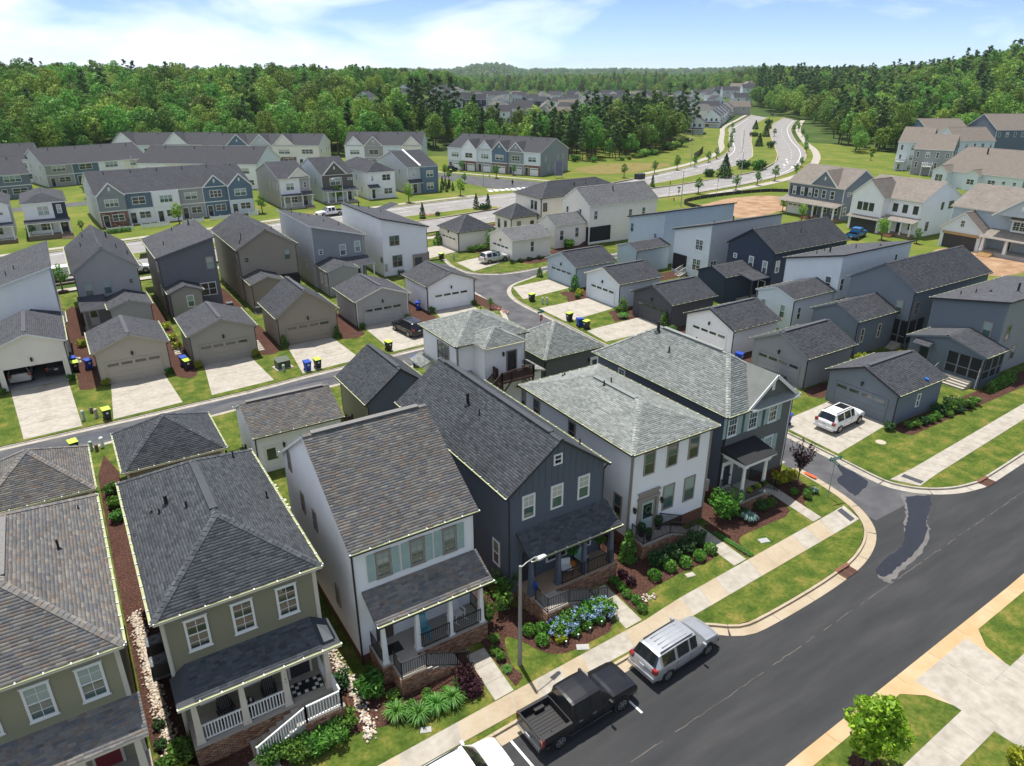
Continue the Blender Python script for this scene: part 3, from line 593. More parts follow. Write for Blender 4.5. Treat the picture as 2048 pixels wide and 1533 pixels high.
def tiles(poly, exposure, tw, mat, name, parent, off, jit=0.35, lift=0.007, rnd=0):
 """courses of separate overlapping tabs over a planar convex polygon -> one joined mesh"""
 P = [Vector(p) for p in poly]; n = Vector((0, 0, 0))
 for i in range(1, len(P) - 1): n += (P[i] - P[0]).cross(P[i+1] - P[0])
 n.normalize()
 if n.z < 0: n = -n
 u = Vector((0, 0, 1)).cross(n); u = u.normalized() if u.length > 1e-4 else Vector((1, 0, 0)); v = n.cross(u).normalized()
 c = P[0]; q = [((p - c).dot(u), (p - c).dot(v)) for p in P]
 v0 = min(a[1] for a in q); v1 = max(a[1] for a in q); rows = int((v1 - v0) / exposure + 0.5); ex = (v1 - v0) / max(rows, 1)
 r = np.random.default_rng(1000 + rnd); V = []; 
 un = np.array(u); vn = np.array(v); nn = np.array(n); cc = np.array(c) - np.array(off)
 for k in range(rows):
  a, b = v0 + k * ex, v0 + (k + 1) * ex; mid = a + ex * 0.4; us = []
  for i in range(len(q)):
   p0, p1 = q[i], q[(i + 1) % len(q)]
   if (p0[1] - mid) * (p1[1] - mid) <= 0 and abs(p0[1] - p1[1]) > 1e-9: us.append(p0[0] + (p1[0] - p0[0]) * (mid - p0[1]) / (p1[1] - p0[1]))
  if len(us) < 2: continue
  ul, ur = min(us), max(us)
  if ur - ul < 0.05: continue
  m = max(1, int((ur - ul) / tw) + 1); e = ul + (np.arange(m + 1) + r.uniform(-jit, jit, m + 1) - r.uniform(0, 1)) * tw
  e = np.unique(np.clip(np.sort(e), ul, ur)); 
  if e[0] > ul: e = np.concatenate([[ul], e])
  if e[-1] < ur: e = np.concatenate([e, [ur]])
  L = e[:-1] + 0.003; R = e[1:] - 0.003; keep = R - L > 0.02; L = L[keep]; R = R[keep]; m = len(L)
  if m == 0: continue
  dv = r.choice([-0.012, 0.012, 0.0], m) + r.uniform(-0.006, 0.006, m); h = lift + r.uniform(0, 0.005, m)
  pt = lambda uu, vv, hh: cc + uu[:, None] * un + vv[:, None] * vn + hh[:, None] * nn
  o = np.ones(m)
  V.append(np.stack([pt(L, a + dv, h), pt(R, a + dv, h), pt(R, o * b + 0.004, o * 0.004), pt(L, o * b + 0.004, o * 0.004), pt(L, a + dv, -0.004 * o), pt(R, a + dv, -0.004 * o)], 1))
 V = np.concatenate(V); m = len(V); V = V.reshape(-1, 3); i = np.arange(m)[:, None] * 6
 F = np.concatenate([i + np.array([[0, 1, 2, 3]]), i + np.array([[4, 5, 1, 0]])])
 return V, F
def tile_part(polys, exposure, tw, mat, name, parent, jit=0.35, rnd=0, off=None, lift=0.006):
 Vs = []; Fs = []; n = 0
 for i, p in enumerate(polys):
  V, F = tiles(p, exposure, tw, mat, name, parent, off if off is not None else tuple(parent.location), jit, lift, rnd * 13 + i); Vs.append(V); Fs.append(F + n); n += len(V)
 return link(name, np_mesh(name, np.concatenate(Vs), np.concatenate(Fs), [mat]), parent, kind='stuff')
def wall_mb(mb, A, B, prof, z0, lap=0.18, out=0.014, m=0):
 """lapped boards from A to B (outward normal on the right of A->B) below the roof profile [(u,z)...]"""
 A = Vector((A[0], A[1])); B = Vector((B[0], B[1])); L = (B - A).length; d = (B - A) / L; nrm = Vector((d.y, -d.x))
 top = max(z for _, z in prof); k = prof.index(max(prof, key=lambda p: p[1]))
 def ext(z):
  lo, hi = prof[0][0], prof[-1][0]
  for i in range(k):
   (ua, za), (ub, zb) = prof[i], prof[i+1]
   if z > za and zb > za: lo = ua + (ub - ua) * min(1, (z - za) / (zb - za)) if z <= zb else ub
  for i in range(len(prof) - 1, k, -1):
   (ua, za), (ub, zb) = prof[i], prof[i-1]
   if z > za and zb > za: hi = ua + (ub - ua) * min(1, (z - za) / (zb - za)) if z <= zb else ub
  return lo, hi
 z = z0; pt = lambda u, zz, o: (A.x + d.x*u + nrm.x*o, A.y + d.y*u + nrm.y*o, zz)
 while z < top - 1e-3:
  zt = min(z + lap, top); a0, b0 = ext(z + 1e-4); a1, b1 = ext(zt - 1e-4)
  mb.quad(pt(a0, z, out), pt(b0, z, out), pt(b1, zt, 0.0), pt(a1, zt, 0.0), m=m)
  mb.quad(pt(a0, z, 0.0), pt(b0, z, 0.0), pt(b0, z, out), pt(a0, z, out), m=m)
  z = zt
def flat_wall_mb(mb, A, B, prof, z0, m=0, batten=0.0):
 A = Vector((A[0], A[1])); B = Vector((B[0], B[1])); L = (B - A).length; d = (B - A) / L; nrm = Vector((d.y, -d.x))
 pt = lambda u, zz, o: (A.x + d.x*u + nrm.x*o, A.y + d.y*u + nrm.y*o, zz)
 mb.quad(pt(prof[0][0], z0, 0), pt(prof[-1][0], z0, 0), *[pt(u, z, 0) for u, z in reversed(prof)], m=m)
 if batten:
  u = batten * 0.5
  while u < L - 0.05:
   for (ua, za), (ub, zb) in zip(prof[:-1], prof[1:]):
    if ua <= u <= ub: zt = za + (zb - za) * (u - ua) / max(ub - ua, 1e-6)
   for s in ((u - 0.025, u + 0.025),):
    mb.quad(pt(s[0], z0, 0.025), pt(s[1], z0, 0.025), pt(s[1], zt, 0.025), pt(s[0], zt, 0.025), m=m)
    mb.quad(pt(s[0], z0, 0), pt(s[0], z0, 0.025), pt(s[0], zt, 0.025), pt(s[0], zt, 0), m=m); mb.quad(pt(s[1], z0, 0.025), pt(s[1], z0, 0), pt(s[1], zt, 0), pt(s[1], zt, 0.025), m=m)
   u += batten
ROT = {'S': 0.0, 'E': PI/2, 'N': PI, 'W': -PI/2}
WCACHE = {}
def window_mesh(w, h, style, cas):
 """casing, sash bars and sill (frame) plus panes; faces -Y, origin at centre"""
 key = (round(w, 2), round(h, 2), style, cas.name)
 if key in WCACHE: return WCACHE[key]
 mb = MB(); c = 0.10 if w > 0.5 else 0.07; W, H = w/2, h/2
 mb.box(-W, -W+c, -0.055, 0.01, -H, H); mb.box(W-c, W, -0.055, 0.01, -H, H); mb.box(-W+c, W-c, -0.055, 0.01, H-c, H); mb.box(-W+c, W-c, -0.055, 0.01, -H, -H+c)
 if 's' in style: mb.box(-W-0.04, W+0.04, -0.085, 0.0, -H-0.05, -H); mb.box(-W-0.04, W+0.04, -0.075, 0.0, H, H+0.05)
 n = 3 if '3' in style else 2 if '2' in style else 1
 iw = (w - 2*c) / n
 for i in range(1, n): x = -W + c + iw*i; mb.box(x-0.05, x+0.05, -0.055, 0.01, -H+c, H-c)
 for i in range(n):
  x0 = -W + c + iw*i + (0.05 if i else 0); x1 = -W + c + iw*(i+1) - (0.05 if i < n-1 else 0)
  mb.box(x0, x1, -0.045, 0.005, -0.03, 0.03)
  if 'g' in style:
   xm = (x0+x1)/2
   if 'p' in style:
    for t in (1/3, 2/3): xx = x0 + (x1-x0)*t; mb.box(xx-0.012, xx+0.012, -0.035, 0.0, -H+c, H-c)
   else: mb.box(xm-0.012, xm+0.012, -0.035, 0.0, -H+c, H-c) if 'l' not in style else mb.box(xm-0.012, xm+0.012, -0.035, 0.0, 0.03, H-c)
   mb.box(x0, x1, -0.034, 0.0, H*0.5-0.015, H*0.5+0.008)
   if 'l' not in style: mb.box(x0, x1, -0.034, 0.0, -H*0.5-0.015, -H*0.5+0.008)
 fr = mb.mesh('window', [cas])
 up = MB(); up.quad((-W+c,-0.022,0.03), (W-c,-0.022,0.03), (W-c,-0.022,H-c), (-W+c,-0.022,H-c))
 lo = MB(); lo.quad((-W+c,-0.018,-H+c), (W-c,-0.018,-H+c), (W-c,-0.018,-0.03), (-W+c,-0.018,-0.03))
 sets = {}
 for k, (a, b) in {'d': (G_DARK, G_DARK), 't': (G_TEAL, G_DARK), 'b': (G_BLIND, G_TEAL), 'c': (G_CURT, G_TEAL), 'w': (G_CURT, G_BLIND)}.items(): sets[k] = (up.mesh('pane', [a]), lo.mesh('pane', [b]))
 WCACHE[key] = (fr, sets); return WCACHE[key]
class House:
 """one building: a root Empty with walls, roofs, windows, doors as parts. Geometry is given in un-rotated world coordinates."""
 def __init__(s, name, label, cat, cx, cy, rz=0.0, group=None, near=False, lap=0.19, trim=WHITE, roof='charcoal', shingles=True, wincas=WHITE, gut='pollen', down=DARKTRIM):
  s.root = thing(name, label, cat, (cx, cy, 0), rz, group); s.near = near; s.lap = lap; s.trim = trim; s.roofk = roof; s.sh = shingles; s.cas = wincas; s.gut = gut; s.down = down; s.k = 0; s.rec = []
 def part(s, name, mb, mats, smooth=False, kind=None): return part(name, mb, mats, s.root, smooth, kind)
 def mass(s, x0, x1, y0, y1, ze, zr, kind='gable', axis='y', wall='white', oh=0.32, rake=0.22, z0=0.0, batten=None, walls='SENW', roof=None, hip=None, fascia=None, wmats=None, base=None, gutters=True, ridge_pos=0.5, caps=True, corner=True, noroof=False, t=0.17, vent=False):
  """roof rectangle x0..x1 / y0..y1 (eave edges at height ze, ridge zr); walls stand in from the eaves"""
  R = (SHG if s.sh else FARROOF)[roof or s.roofk]; W = SID[wall] if isinstance(wall, str) else wall; fas = fascia or s.trim
  if kind == 'gable':
   ohx, ohy = (oh, rake) if axis == 'y' else (rake, oh)
  elif kind == 'shed': ohx = ohy = oh
  else: ohx = ohy = oh
  a0, a1, b0, b1 = x0 + ohx, x1 - ohx, y0 + ohy, y1 - ohy
  xm = x0 + (x1 - x0) * ridge_pos; ym = y0 + (y1 - y0) * ridge_pos; polys = []; caps_l = []; eaves = []; D = 0.05
  if kind == 'gable' and axis == 'y':
   s1 = (zr - ze) / (xm - x0); s2 = (zr - ze) / (x1 - xm)
   polys = [[(x0,y0,ze),(xm,y0,zr),(xm,y1,zr),(x0,y1,ze)], [(xm,y0,zr),(x1,y0,ze),(x1,y1,ze),(xm,y1,zr)]]
   polys = [[p[0] for p in [[q] for q in pl]] for pl in polys]
   prof = lambda w: [(0, ze + s1*ohx - D), (xm - a0, zr - D), (a1 - a0, ze + s2*ohx - D)] if w == 'S' else [(0, ze + s2*ohx - D), (a1 - xm, zr - D), (a1 - a0, ze + s1*ohx - D)] if w == 'N' else [(0, ze + (s1 if w == 'W' else s2)*ohx - D), (b1 - b0, ze + (s1 if w == 'W' else s2)*ohx - D)]
   caps_l = [((xm,y0,zr),(xm,y1,zr))]; eaves = [((x0,y0),(x0,y1),'W'), ((x1,y0),(x1,y1),'E')]
   zf = lambda x, y: zr - (xm - x)*s1 if x < xm else zr - (x - xm)*s2
  elif kind == 'gable':
   s1 = (zr - ze) / (ym - y0); s2 = (zr - ze) / (y1 - ym)
   polys = [[(x0,y0,ze),(x1,y0,ze),(x1,ym,zr),(x0,ym,zr)], [(x0,ym,zr),(x1,ym,zr),(x1,y1,ze),(x0,y1,ze)]]
   prof = lambda w: [(0, ze + s1*ohy - D), (ym - b0, zr - D), (b1 - b0, ze + s2*ohy - D)] if w == 'E' else [(0, ze + s2*ohy - D), (b1 - ym, zr - D), (b1 - b0, ze + s1*ohy - D)] if w == 'W' else [(0, ze + (s1 if w == 'S' else s2)*ohy - D), (a1 - a0, ze + (s1 if w == 'S' else s2)*ohy - D)]
   caps_l = [((x0,ym,zr),(x1,ym,zr))]; eaves = [((x0,y0),(x1,y0),'S'), ((x0,y1),(x1,y1),'N')]
   zf = lambda x, y: zr - (ym - y)*s1 if y < ym else zr - (y - ym)*s2
  elif kind == 'hip':
   h = hip if hip is not None else min(x1 - x0, y1 - y0) / 2
   if axis == 'y':
    r0, r1 = (xm, y0 + h), (xm, y1 - h)
    if r1[1] < r0[1] + 0.02: r0 = r1 = (xm, (y0 + y1)/2)
    pyr = r0 == r1
    polys = [[(x0,y0,ze),(x1,y0,ze),(r0[0],r0[1],zr)], [(x1,y1,ze),(x0,y1,ze),(r1[0],r1[1],zr)],
                         [(x1,y0,ze),(x1,y1,ze),(r1[0],r1[1],zr)] + ([] if pyr else [(r0[0],r0[1],zr)]), [(x0,y1,ze),(x0,y0,ze),(r0[0],r0[1],zr)] + ([] if pyr else [(r1[0],r1[1],zr)])]
   else:
    r0, r1 = (x0 + h, ym), (x1 - h, ym)
    polys = [[(x0,y1,ze),(x0,y0,ze),(r0[0],r0[1],zr)], [(x1,y0,ze),(x1,y1,ze),(r1[0],r1[1],zr)],
                         [(x0,y0,ze),(x1,y0,ze),(r1[0],r1[1],zr),(r0[0],r0[1],zr)], [(x1,y1,ze),(x0,y1,ze),(r0[0],r0[1],zr),(r1[0],r1[1],zr)]]
   sl = (zr - ze) / max(h, 0.1); zw = ze + (zr - ze) / ((x1 - x0)/2) * ohx - D if axis == 'y' else ze + (zr - ze)/((y1 - y0)/2)*ohy - D
   prof = lambda w: [(0, zw), ((a1 - a0) if w in 'SN' else (b1 - b0), zw)]
   caps_l = [((x0,y0,ze), (*r0, zr)), (((x1,y0,ze)), (*(r0 if axis == 'y' else r1), zr)), ((x0,y1,ze), (*(r1 if axis == 'y' else r0), zr)), ((x1,y1,ze), (*r1, zr))]
   if r0 != r1: caps_l.append(((*r0, zr), (*r1, zr)))
   eaves = [((x0,y0),(x1,y0),'S'), ((x0,y1),(x1,y1),'N'), ((x0,y0),(x0,y1),'W'), ((x1,y0),(x1,y1),'E')]
   def zf(x, y):
    dx = min(x - x0, x1 - x) / ((x1 - x0)/2 if axis == 'y' else h); dy = min(y - y0, y1 - y) / (h if axis == 'y' else (y1 - y0)/2)
    return ze + (zr - ze) * max(0, min(1, dx, dy))
  elif kind == 'shed':   # axis = side of the HIGH edge
   if axis in 'EW':
    k = (zr - ze) / (x1 - x0); zx = lambda x: (ze + (x - x0)*k) if axis == 'E' else (zr - (x - x0)*k); zf = lambda x, y: zx(x)
    polys = [[(x0,y0,zx(x0)),(x1,y0,zx(x1)),(x1,y1,zx(x1)),(x0,y1,zx(x0))]]
    prof = lambda w: [(0, zx(a0)-D), (a1-a0, zx(a1)-D)] if w == 'S' else [(0, zx(a1)-D), (a1-a0, zx(a0)-D)] if w == 'N' else [(0, zx(a0 if w == 'W' else a1)-D), (b1-b0, zx(a0 if w == 'W' else a1)-D)]
    eaves = [((x0,y0),(x0,y1),'W') if axis == 'E' else ((x1,y0),(x1,y1),'E')]
   else:
    k = (zr - ze) / (y1 - y0); zy = lambda y: (ze + (y - y0)*k) if axis == 'N' else (zr - (y - y0)*k); zf = lambda x, y: zy(y)
    polys = [[(x0,y0,zy(y0)),(x1,y0,zy(y0)),(x1,y1,zy(y1)),(x0,y1,zy(y1))]]
    prof = lambda w: [(0, zy(b0)-D), (b1-b0, zy(b1)-D)] if w == 'E' else [(0, zy(b1)-D), (b1-b0, zy(b0)-D)] if w == 'W' else [(0, zy(b0 if w == 'S' else b1)-D), (a1-a0, zy(b0 if w == 'S' else b1)-D)]
    eaves = [((x0,y0),(x1,y0),'S') if axis == 'N' else ((x0,y1),(x1,y1),'N')]
  s.zf = zf; s.r = (a0, a1, b0, b1); s.rec.append((a0, a1, b0, b1, zf))
  ends = {'S': ((a0,b0),(a1,b0)), 'E': ((a1,b0),(a1,b1)), 'N': ((a1,b1),(a0,b1)), 'W': ((a0,b1),(a0,b0))}
  zb = z0 + (base or 0)
  for wv in walls:
   mb = MB(); wm = SID[wmats[wv]] if wmats and wv in wmats else W
   if batten and wv in batten: flat_wall_mb(mb, *ends[wv], prof(wv), zb, 0, 0.42)
   elif s.lap: wall_mb(mb, *ends[wv], prof(wv), zb, s.lap)
   else: flat_wall_mb(mb, *ends[wv], prof(wv), zb)
   s.part('wall', mb, [wm])
  if base:
   mb = MB(); mb.box(a0-0.01, a1+0.01, b0-0.01, b1+0.01, z0-0.15, zb); s.part('foundation', mb, [MORTAR if not s.near else BRICK])
  if corner and walls:
   mb = MB(); cw = 0.09; cm = s.trim if corner is True else corner
   for wv, (xa, ya) in (('WS', (a0, b0)), ('ES', (a1, b0)), ('WN', (a0, b1)), ('EN', (a1, b1))):
    if wv[0] in walls and wv[1] in walls:
     sx = -1 if wv[0] == 'W' else 1; sy = -1 if wv[1] == 'S' else 1; zt = min(prof('W' if sx < 0 else 'E')[0 if (sx < 0) == (sy > 0) else -1][1], 20)
     mb.box(min(xa + sx*0.024, xa - sx*cw), max(xa + sx*0.024, xa - sx*cw), min(ya + sy*0.024, ya - sy*cw), max(ya + sy*0.024, ya - sy*cw), zb, zt)
   if mb.v: s.part('corner_board', mb, [cm])
  if noroof: return s
  mb = MB()
  for pl in polys:
   n = Vector(pl[1]) - Vector(pl[0]); m2 = Vector(pl[2]) - Vector(pl[0])
   if n.cross(m2).z < 0: pl.reverse()
   mb.prism([p[:2] for p in pl], [p[2] - t for p in pl], [p[2] for p in pl], 0, 1)
  s.k += 1
  ro = s.part('roof', mb, [R, fas])
  if s.sh: tile_part(polys, 0.15 if s.near else 0.17, 0.30 if s.near else 0.36, R, 'shingles', ro, rnd=len(COL.objects), off=tuple(s.root.location))
  if caps and caps_l:
   V = []; F = []; mbc = MB(); rr = random.Random(s.k)
   for a, b in caps_l:
    a = Vector(a); b = Vector(b); L = (b - a).length; st = 0.24 if s.near else 0.5; k = max(1, int(L / st)); d = (b - a).normalized(); u = d.cross(Vector((0,0,1))).normalized()
    q = u.cross(d).normalized()
    for i in range(k):
     p = a + d*(i*L/k); e = a + d*((i+1)*L/k); hgt = 0.03 + rr.uniform(0, 0.012); wd = 0.17
     dz = 0.055 if abs(d.z) < 0.02 else 0.04
     mbc.quad(tuple(p - u*wd - q*dz + q*0.02), tuple(p + q*(hgt+0.02)), tuple(e + q*0.026), tuple(e - u*wd - q*dz + q*0.012)); mbc.quad(tuple(p + q*(hgt+0.02)), tuple(p + u*wd - q*dz + q*0.02), tuple(e + u*wd - q*dz + q*0.012), tuple(e + q*0.026))
     mbc.quad(tuple(p - u*wd - q*dz), tuple(p + u*wd - q*dz), tuple(p + u*wd - q*dz + q*0.02), tuple(p + q*(hgt+0.02)), tuple(p - u*wd - q*dz + q*0.02))
   off = tuple(s.root.location); o = link('ridge_cap', mbc.mesh('ridge_cap', [R], off), ro, kind='stuff')
   if vent:
    a, b = caps_l[-1]; a = Vector(a); b = Vector(b); mbv = MB(); p, e = a.lerp(b, 0.07), a.lerp(b, 0.93)
    mbv.bar(p + Vector((0,0,0.035)), e + Vector((0,0,0.035)), 0.36, 0.07); link('ridge_vent', mbv.mesh('ridge_vent', [R], off), ro)
  if gutters and s.gut:
   outm = {'pollen': DARKTRIM, 'white': ALU, 'ivory': IVORY}[s.gut] if isinstance(s.gut, str) else s.gut
   for a, b, sd in eaves:
    mb = MB(); dx, dy = {'S': (0,-1), 'N': (0,1), 'W': (-1,0), 'E': (1,0)}[sd]; g = 0.115
    xa, xb = (min(a[0], b[0]), max(a[0], b[0])) if dy else (min(a[0], a[0]+dx*g), max(a[0], a[0]+dx*g))
    ya, yb = (min(a[1], b[1]), max(a[1], b[1])) if dx else (min(a[1], a[1]+dy*g), max(a[1], a[1]+dy*g))
    zz = ze if kind != 'shed' else ze; zt = zz + 0.005
    mb.box(xa, xb, ya, yb, zz - 0.12, zz - 0.035, 0)
    if dy: yo = (ya if dy < 0 else yb - 0.02); mb.box(xa, xb, yo, yo + 0.02, zz - 0.035, zt, 2)
    else: xo = (xa if dx < 0 else xb - 0.02); mb.box(xo, xo + 0.02, ya, yb, zz - 0.035, zt, 2)
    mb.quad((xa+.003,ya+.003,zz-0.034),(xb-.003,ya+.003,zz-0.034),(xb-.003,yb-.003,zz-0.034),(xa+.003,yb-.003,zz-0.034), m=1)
    L = (xb - xa) if dy else (yb - ya); n = max(2, int(L / 0.9))
    if s.sh:
     for i in range(n + 1):
      tt = (i + 0.02) / (n + 0.04)
      if dy: mb.box(xa + L*tt, xa + L*tt + 0.05, ya, yb, zz - 0.02, zt + 0.008, 3)
      else: mb.box(xa, xb, ya + L*tt, ya + L*tt + 0.05, zz - 0.02, zt + 0.008, 3)
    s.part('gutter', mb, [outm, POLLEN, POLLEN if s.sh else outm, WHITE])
    cx_, cy_ = {'S': (a0, b0-0.05), 'N': (a1, b1+0.05), 'W': (a0-0.05, b0), 'E': (a1+0.05, b0)}[sd]
    if walls and s.down:
     mb = MB(); mb.box(cx_-0.04, cx_+0.04, cy_-0.04, cy_+0.04, z0, zz - 0.4); mb.bar((cx_, cy_, zz-0.4), (cx_+dx*(oh), cy_+dy*(oh), zz-0.1), 0.08); s.part('downspout', mb, [s.down])
  return s
 def place(s, me, name, face, u, z, rect=None, parent=None, out=0.012):
  a0, a1, b0, b1 = (rect or s.r); rl = s.root.location
  x, y = {'S': (u, b0 - out), 'N': (u, b1 + out), 'W': (a0 - out, u), 'E': (a1 + out, u)}[face]
  return link(name, me, parent or s.root, (x - rl.x, y - rl.y, z), (0, 0, ROT[face]))
 def win(s, face, u, z, w=0.9, h=1.55, style='g', pane='t', rect=None, cas=None):
  fr, sets = window_mesh(w, h, style, cas or s.cas); o = s.place(fr, 'window', face, u, z, rect)
  for p in sets[pane]: link('pane', p, o)
  return o
 def win0(s, face, u, z, w, h):
  key = (w, h, s.cas.name)
  if key not in WCACHE:
   mb = MB(); mb.box(-w/2-0.12, w/2+0.12, -0.05, 0, -h/2-0.12, h/2+0.12); mb.quad((-w/2,-0.06,-h/2),(w/2,-0.06,-h/2),(w/2,-0.06,h/2),(-w/2,-0.06,h/2), m=1); WCACHE[key] = mb.mesh('window', [s.cas, G_DARK])
  return s.place(WCACHE[key], 'window', face, u, z)
 def wins(s, lst, **kw):
  for q in lst: s.win(*q, **kw)
 def shutters(s, face, u, z, w, h, mat=SAGE, rect=None, sw=0.42):
  mb = MB(); mb.box(-sw/2, sw/2, -0.06, -0.02, -h/2, h/2)
  for a, b in ((-h/2+0.06, -0.04), (0.04, h/2-0.06)):
   n = 9
   for i in range(n): zz = a + (b-a)*i/n; mb.box(-sw/2+0.05, sw/2-0.05, -0.075, -0.05, zz, zz + (b-a)/n*0.62)
  for a in (-sw/2, sw/2-0.05): mb.box(a, a+0.05, -0.08, -0.06, -h/2, h/2)
  me = mb.mesh('shutter', [mat])
  for sg in (-1, 1): s.place(me, 'shutter', face, u + sg*(w/2 + sw/2 + 0.03), z, rect)
 def door(s, face, u, z0, w=0.95, h=2.1, mat=WHITE, glass=True, cas=None, rect=None, full=False):
  mb = MB(); c = 0.11
  mb.box(-w/2-c, -w/2, -0.07, 0.01, 0, h); mb.box(w/2, w/2+c, -0.07, 0.01, 0, h); mb.box(-w/2-c, w/2+c, -0.07, 0.01, h, h+c)
  o = s.place(mb.mesh('door_frame', [cas or s.cas]), 'door_frame', face, u, z0, rect)
  mb = MB(); mb.box(-w/2, w/2, -0.045, 0.0, 0.02, h); mb.box(-w/2+0.12, w/2-0.12, -0.055, -0.04, 0.2, 0.75)
  d = link('door', mb.mesh('door', [mat]), o)
  if glass:
   z_ = 0.25 if full else 0.95; g = MB(); g.quad((-w/2+0.14,-0.058,z_),(w/2-0.14,-0.058,z_),(w/2-0.14,-0.058,h-0.2),(-w/2+0.14,-0.058,h-0.2)); link('pane', g.mesh('pane', [G_DARK]), o)
  k = MB(); k.box(w/2-0.12, w/2-0.06, -0.10, -0.045, 0.95, 1.1); link('handle', k.mesh('handle', [BLACK]), o)
 def garage(s, face, u, mat, w=4.88, h=2.13, rect=None, frame=None, open_=False):
  mb = MB(); c = 0.12
  mb.box(-w/2-c, -w/2, -0.06, 0.01, 0, h); mb.box(w/2, w/2+c, -0.06, 0.01, 0, h); mb.box(-w/2-c, w/2+c, -0.06, 0.01, h, h+c)
  fr = s.place(mb.mesh('door_frame', [frame or mat]), 'door_frame', face, u, 0, rect)
  if open_: return fr
  d = MB()
  for i in range(4):
   za, zb = h*i/4 + 0.012, h*(i+1)/4 - 0.012; d.box(-w/2+0.01, w/2-0.01, -0.03, 0.0, za, zb)
   if i < 3:
    for k in range(4): xa = -w/2 + w*(k+0.08)/4; xb = -w/2 + w*(k+0.92)/4; d.box(xa, xb, -0.038, -0.03, za+0.09, zb-0.09)
  d.box(-w/2, w/2, -0.012, 0.0, 0, h)
  dr = link('garage_door', d.mesh('garage_door', [mat]), fr)
  g = MB(); ww = w/4*0.80; g.box(-ww/2, ww/2, -0.040, -0.028, -0.135, 0.135); gm = g.mesh('pane', [G_DARK])
  for k in range(4): link('pane', gm, fr, (-w/2 + w*(k+0.5)/4, 0, h*0.875))
  return fr
 def lamp(s, face, u, z, rect=None):
  mb = MB(); mb.box(-0.05, 0.05, -0.03, 0, -0.05, 0.2); mb.lathe([(0.02,0.22),(0.1,0.16),(0.11,0.12),(0.085,-0.16),(0.03,-0.2)], (0,-0.14), 8); mb.bar((0,0,0.2), (0,-0.14,0.22), 0.03)
  s.place(mb.mesh('wall_lamp', [BLACK]), 'wall_lamp', face, u, z, rect)
 def pipes(s, lst, zf=None):
  for q in lst:
   x, y, r, h = (q + (0.045, 0.32))[:4] if len(q) < 4 else q; z = (zf or s.zf)(x, y); mb = MB(); mb.lathe([(r*2.6, z-0.05), (r*1.5, z+0.06), (r, z+0.07), (r, z+h), (r*0.7, z+h)], (x, y), 10)
   s.part('vent_pipe', mb, [BLACK])
 def gablet(s, face, u, w, z0, h, depth, wall='white', roof=None, y=None, over=0.25, thick=0.16, flat=None, trimw=True, vent=True):
  """small front gable: wall triangle with its own pitched roof running back into the main roof (face S or W)"""
  a0, a1, b0, b1 = s.r; R = FARROOF[roof or s.roofk]; W = SID[wall]
  d = y if y is not None else (b0 if face == 'S' else a0)
  pt = (lambda uu, dd, z: (uu, dd, z)) if face == 'S' else (lambda uu, dd, z: (dd, uu, z))
  mb = MB(); tri = [pt(u - w/2, d - 0.03, z0), pt(u + w/2, d - 0.03, z0), pt(u, d - 0.03, z0 + h)]
  if face == 'W': tri.reverse()
  mb.quad(*tri); s.part('gable_wall', mb, [W])
  mb = MB(); k = h / (w/2); e = w/2 + over
  for sg in (-1, 1):
   A = pt(u + sg*e, d - over, z0 - over*k); B = pt(u, d - over, z0 + h + 0.02); C = pt(u, d + depth, z0 + h + 0.02); Dp = pt(u + sg*e, d + depth, z0 - over*k)
   pl = [A, B, C, Dp]
   if (Vector(B) - Vector(A)).cross(Vector(C) - Vector(A)).z < 0: pl.reverse()
   mb.prism([p[:2] for p in pl], [p[2] - 0.02 for p in pl], [p[2] + 0.12 for p in pl], 0, 1)
  ro = s.part('gable_roof', mb, [R, s.trim])
  mb = MB()
  for sg in (-1, 1): mb.bar(pt(u + sg*e, d - over - 0.02, z0 - over*k + 0.0), pt(u, d - over - 0.02, z0 + h + 0.02), 0.05, 0.24)
  s.part('rake_board', mb, [s.trim])
  if vent:
   mb = MB(); q = [pt(u - 0.16, d - 0.07, z0 + h*0.36), pt(u + 0.16, d - 0.07, z0 + h*0.36), pt(u + 0.16, d - 0.07, z0 + h*0.36 + 0.7), pt(u - 0.16, d - 0.07, z0 + h*0.36 + 0.7)]
   if face == 'W': q.reverse()
   mb.quad(*q); s.part('gable_vent', mb, [WHITE])
 def box(s, name, x0, x1, y0, y1, z0, z1, mat): mb = MB(); mb.box(x0, x1, y0, y1, z0, z1); return s.part(name, mb, [mat])
 def pent(s, x0, x1, y0, y1, zl, zh, high='N', roof=None, t=0.12, fascia=None, flat=None, shing=None):
  """lean-to roof over a porch"""
  zz = {'N': lambda x, y: zl + (zh-zl)*(y-y0)/(y1-y0), 'E': lambda x, y: zl + (zh-zl)*(x-x0)/(x1-x0), 'S': lambda x, y: zh - (zh-zl)*(y-y0)/(y1-y0), 'W': lambda x, y: zh - (zh-zl)*(x-x0)/(x1-x0)}[high]
  pl = [(x0,y0,zz(x0,y0)),(x1,y0,zz(x1,y0)),(x1,y1,zz(x1,y1)),(x0,y1,zz(x0,y1))]; R = flat or (SHG if s.sh else FARROOF)[roof or s.roofk]
  mb = MB(); mb.prism([p[:2] for p in pl], [p[2]-t for p in pl], [p[2] for p in pl], 0, 1); o = s.part('porch_roof', mb, [R, fascia or s.trim])
  if s.sh and not flat and shing is not False: tile_part([pl], 0.15 if s.near else 0.17, 0.30 if s.near else 0.36, R, 'shingles', o, rnd=len(COL.objects), off=tuple(s.root.location))
  return o
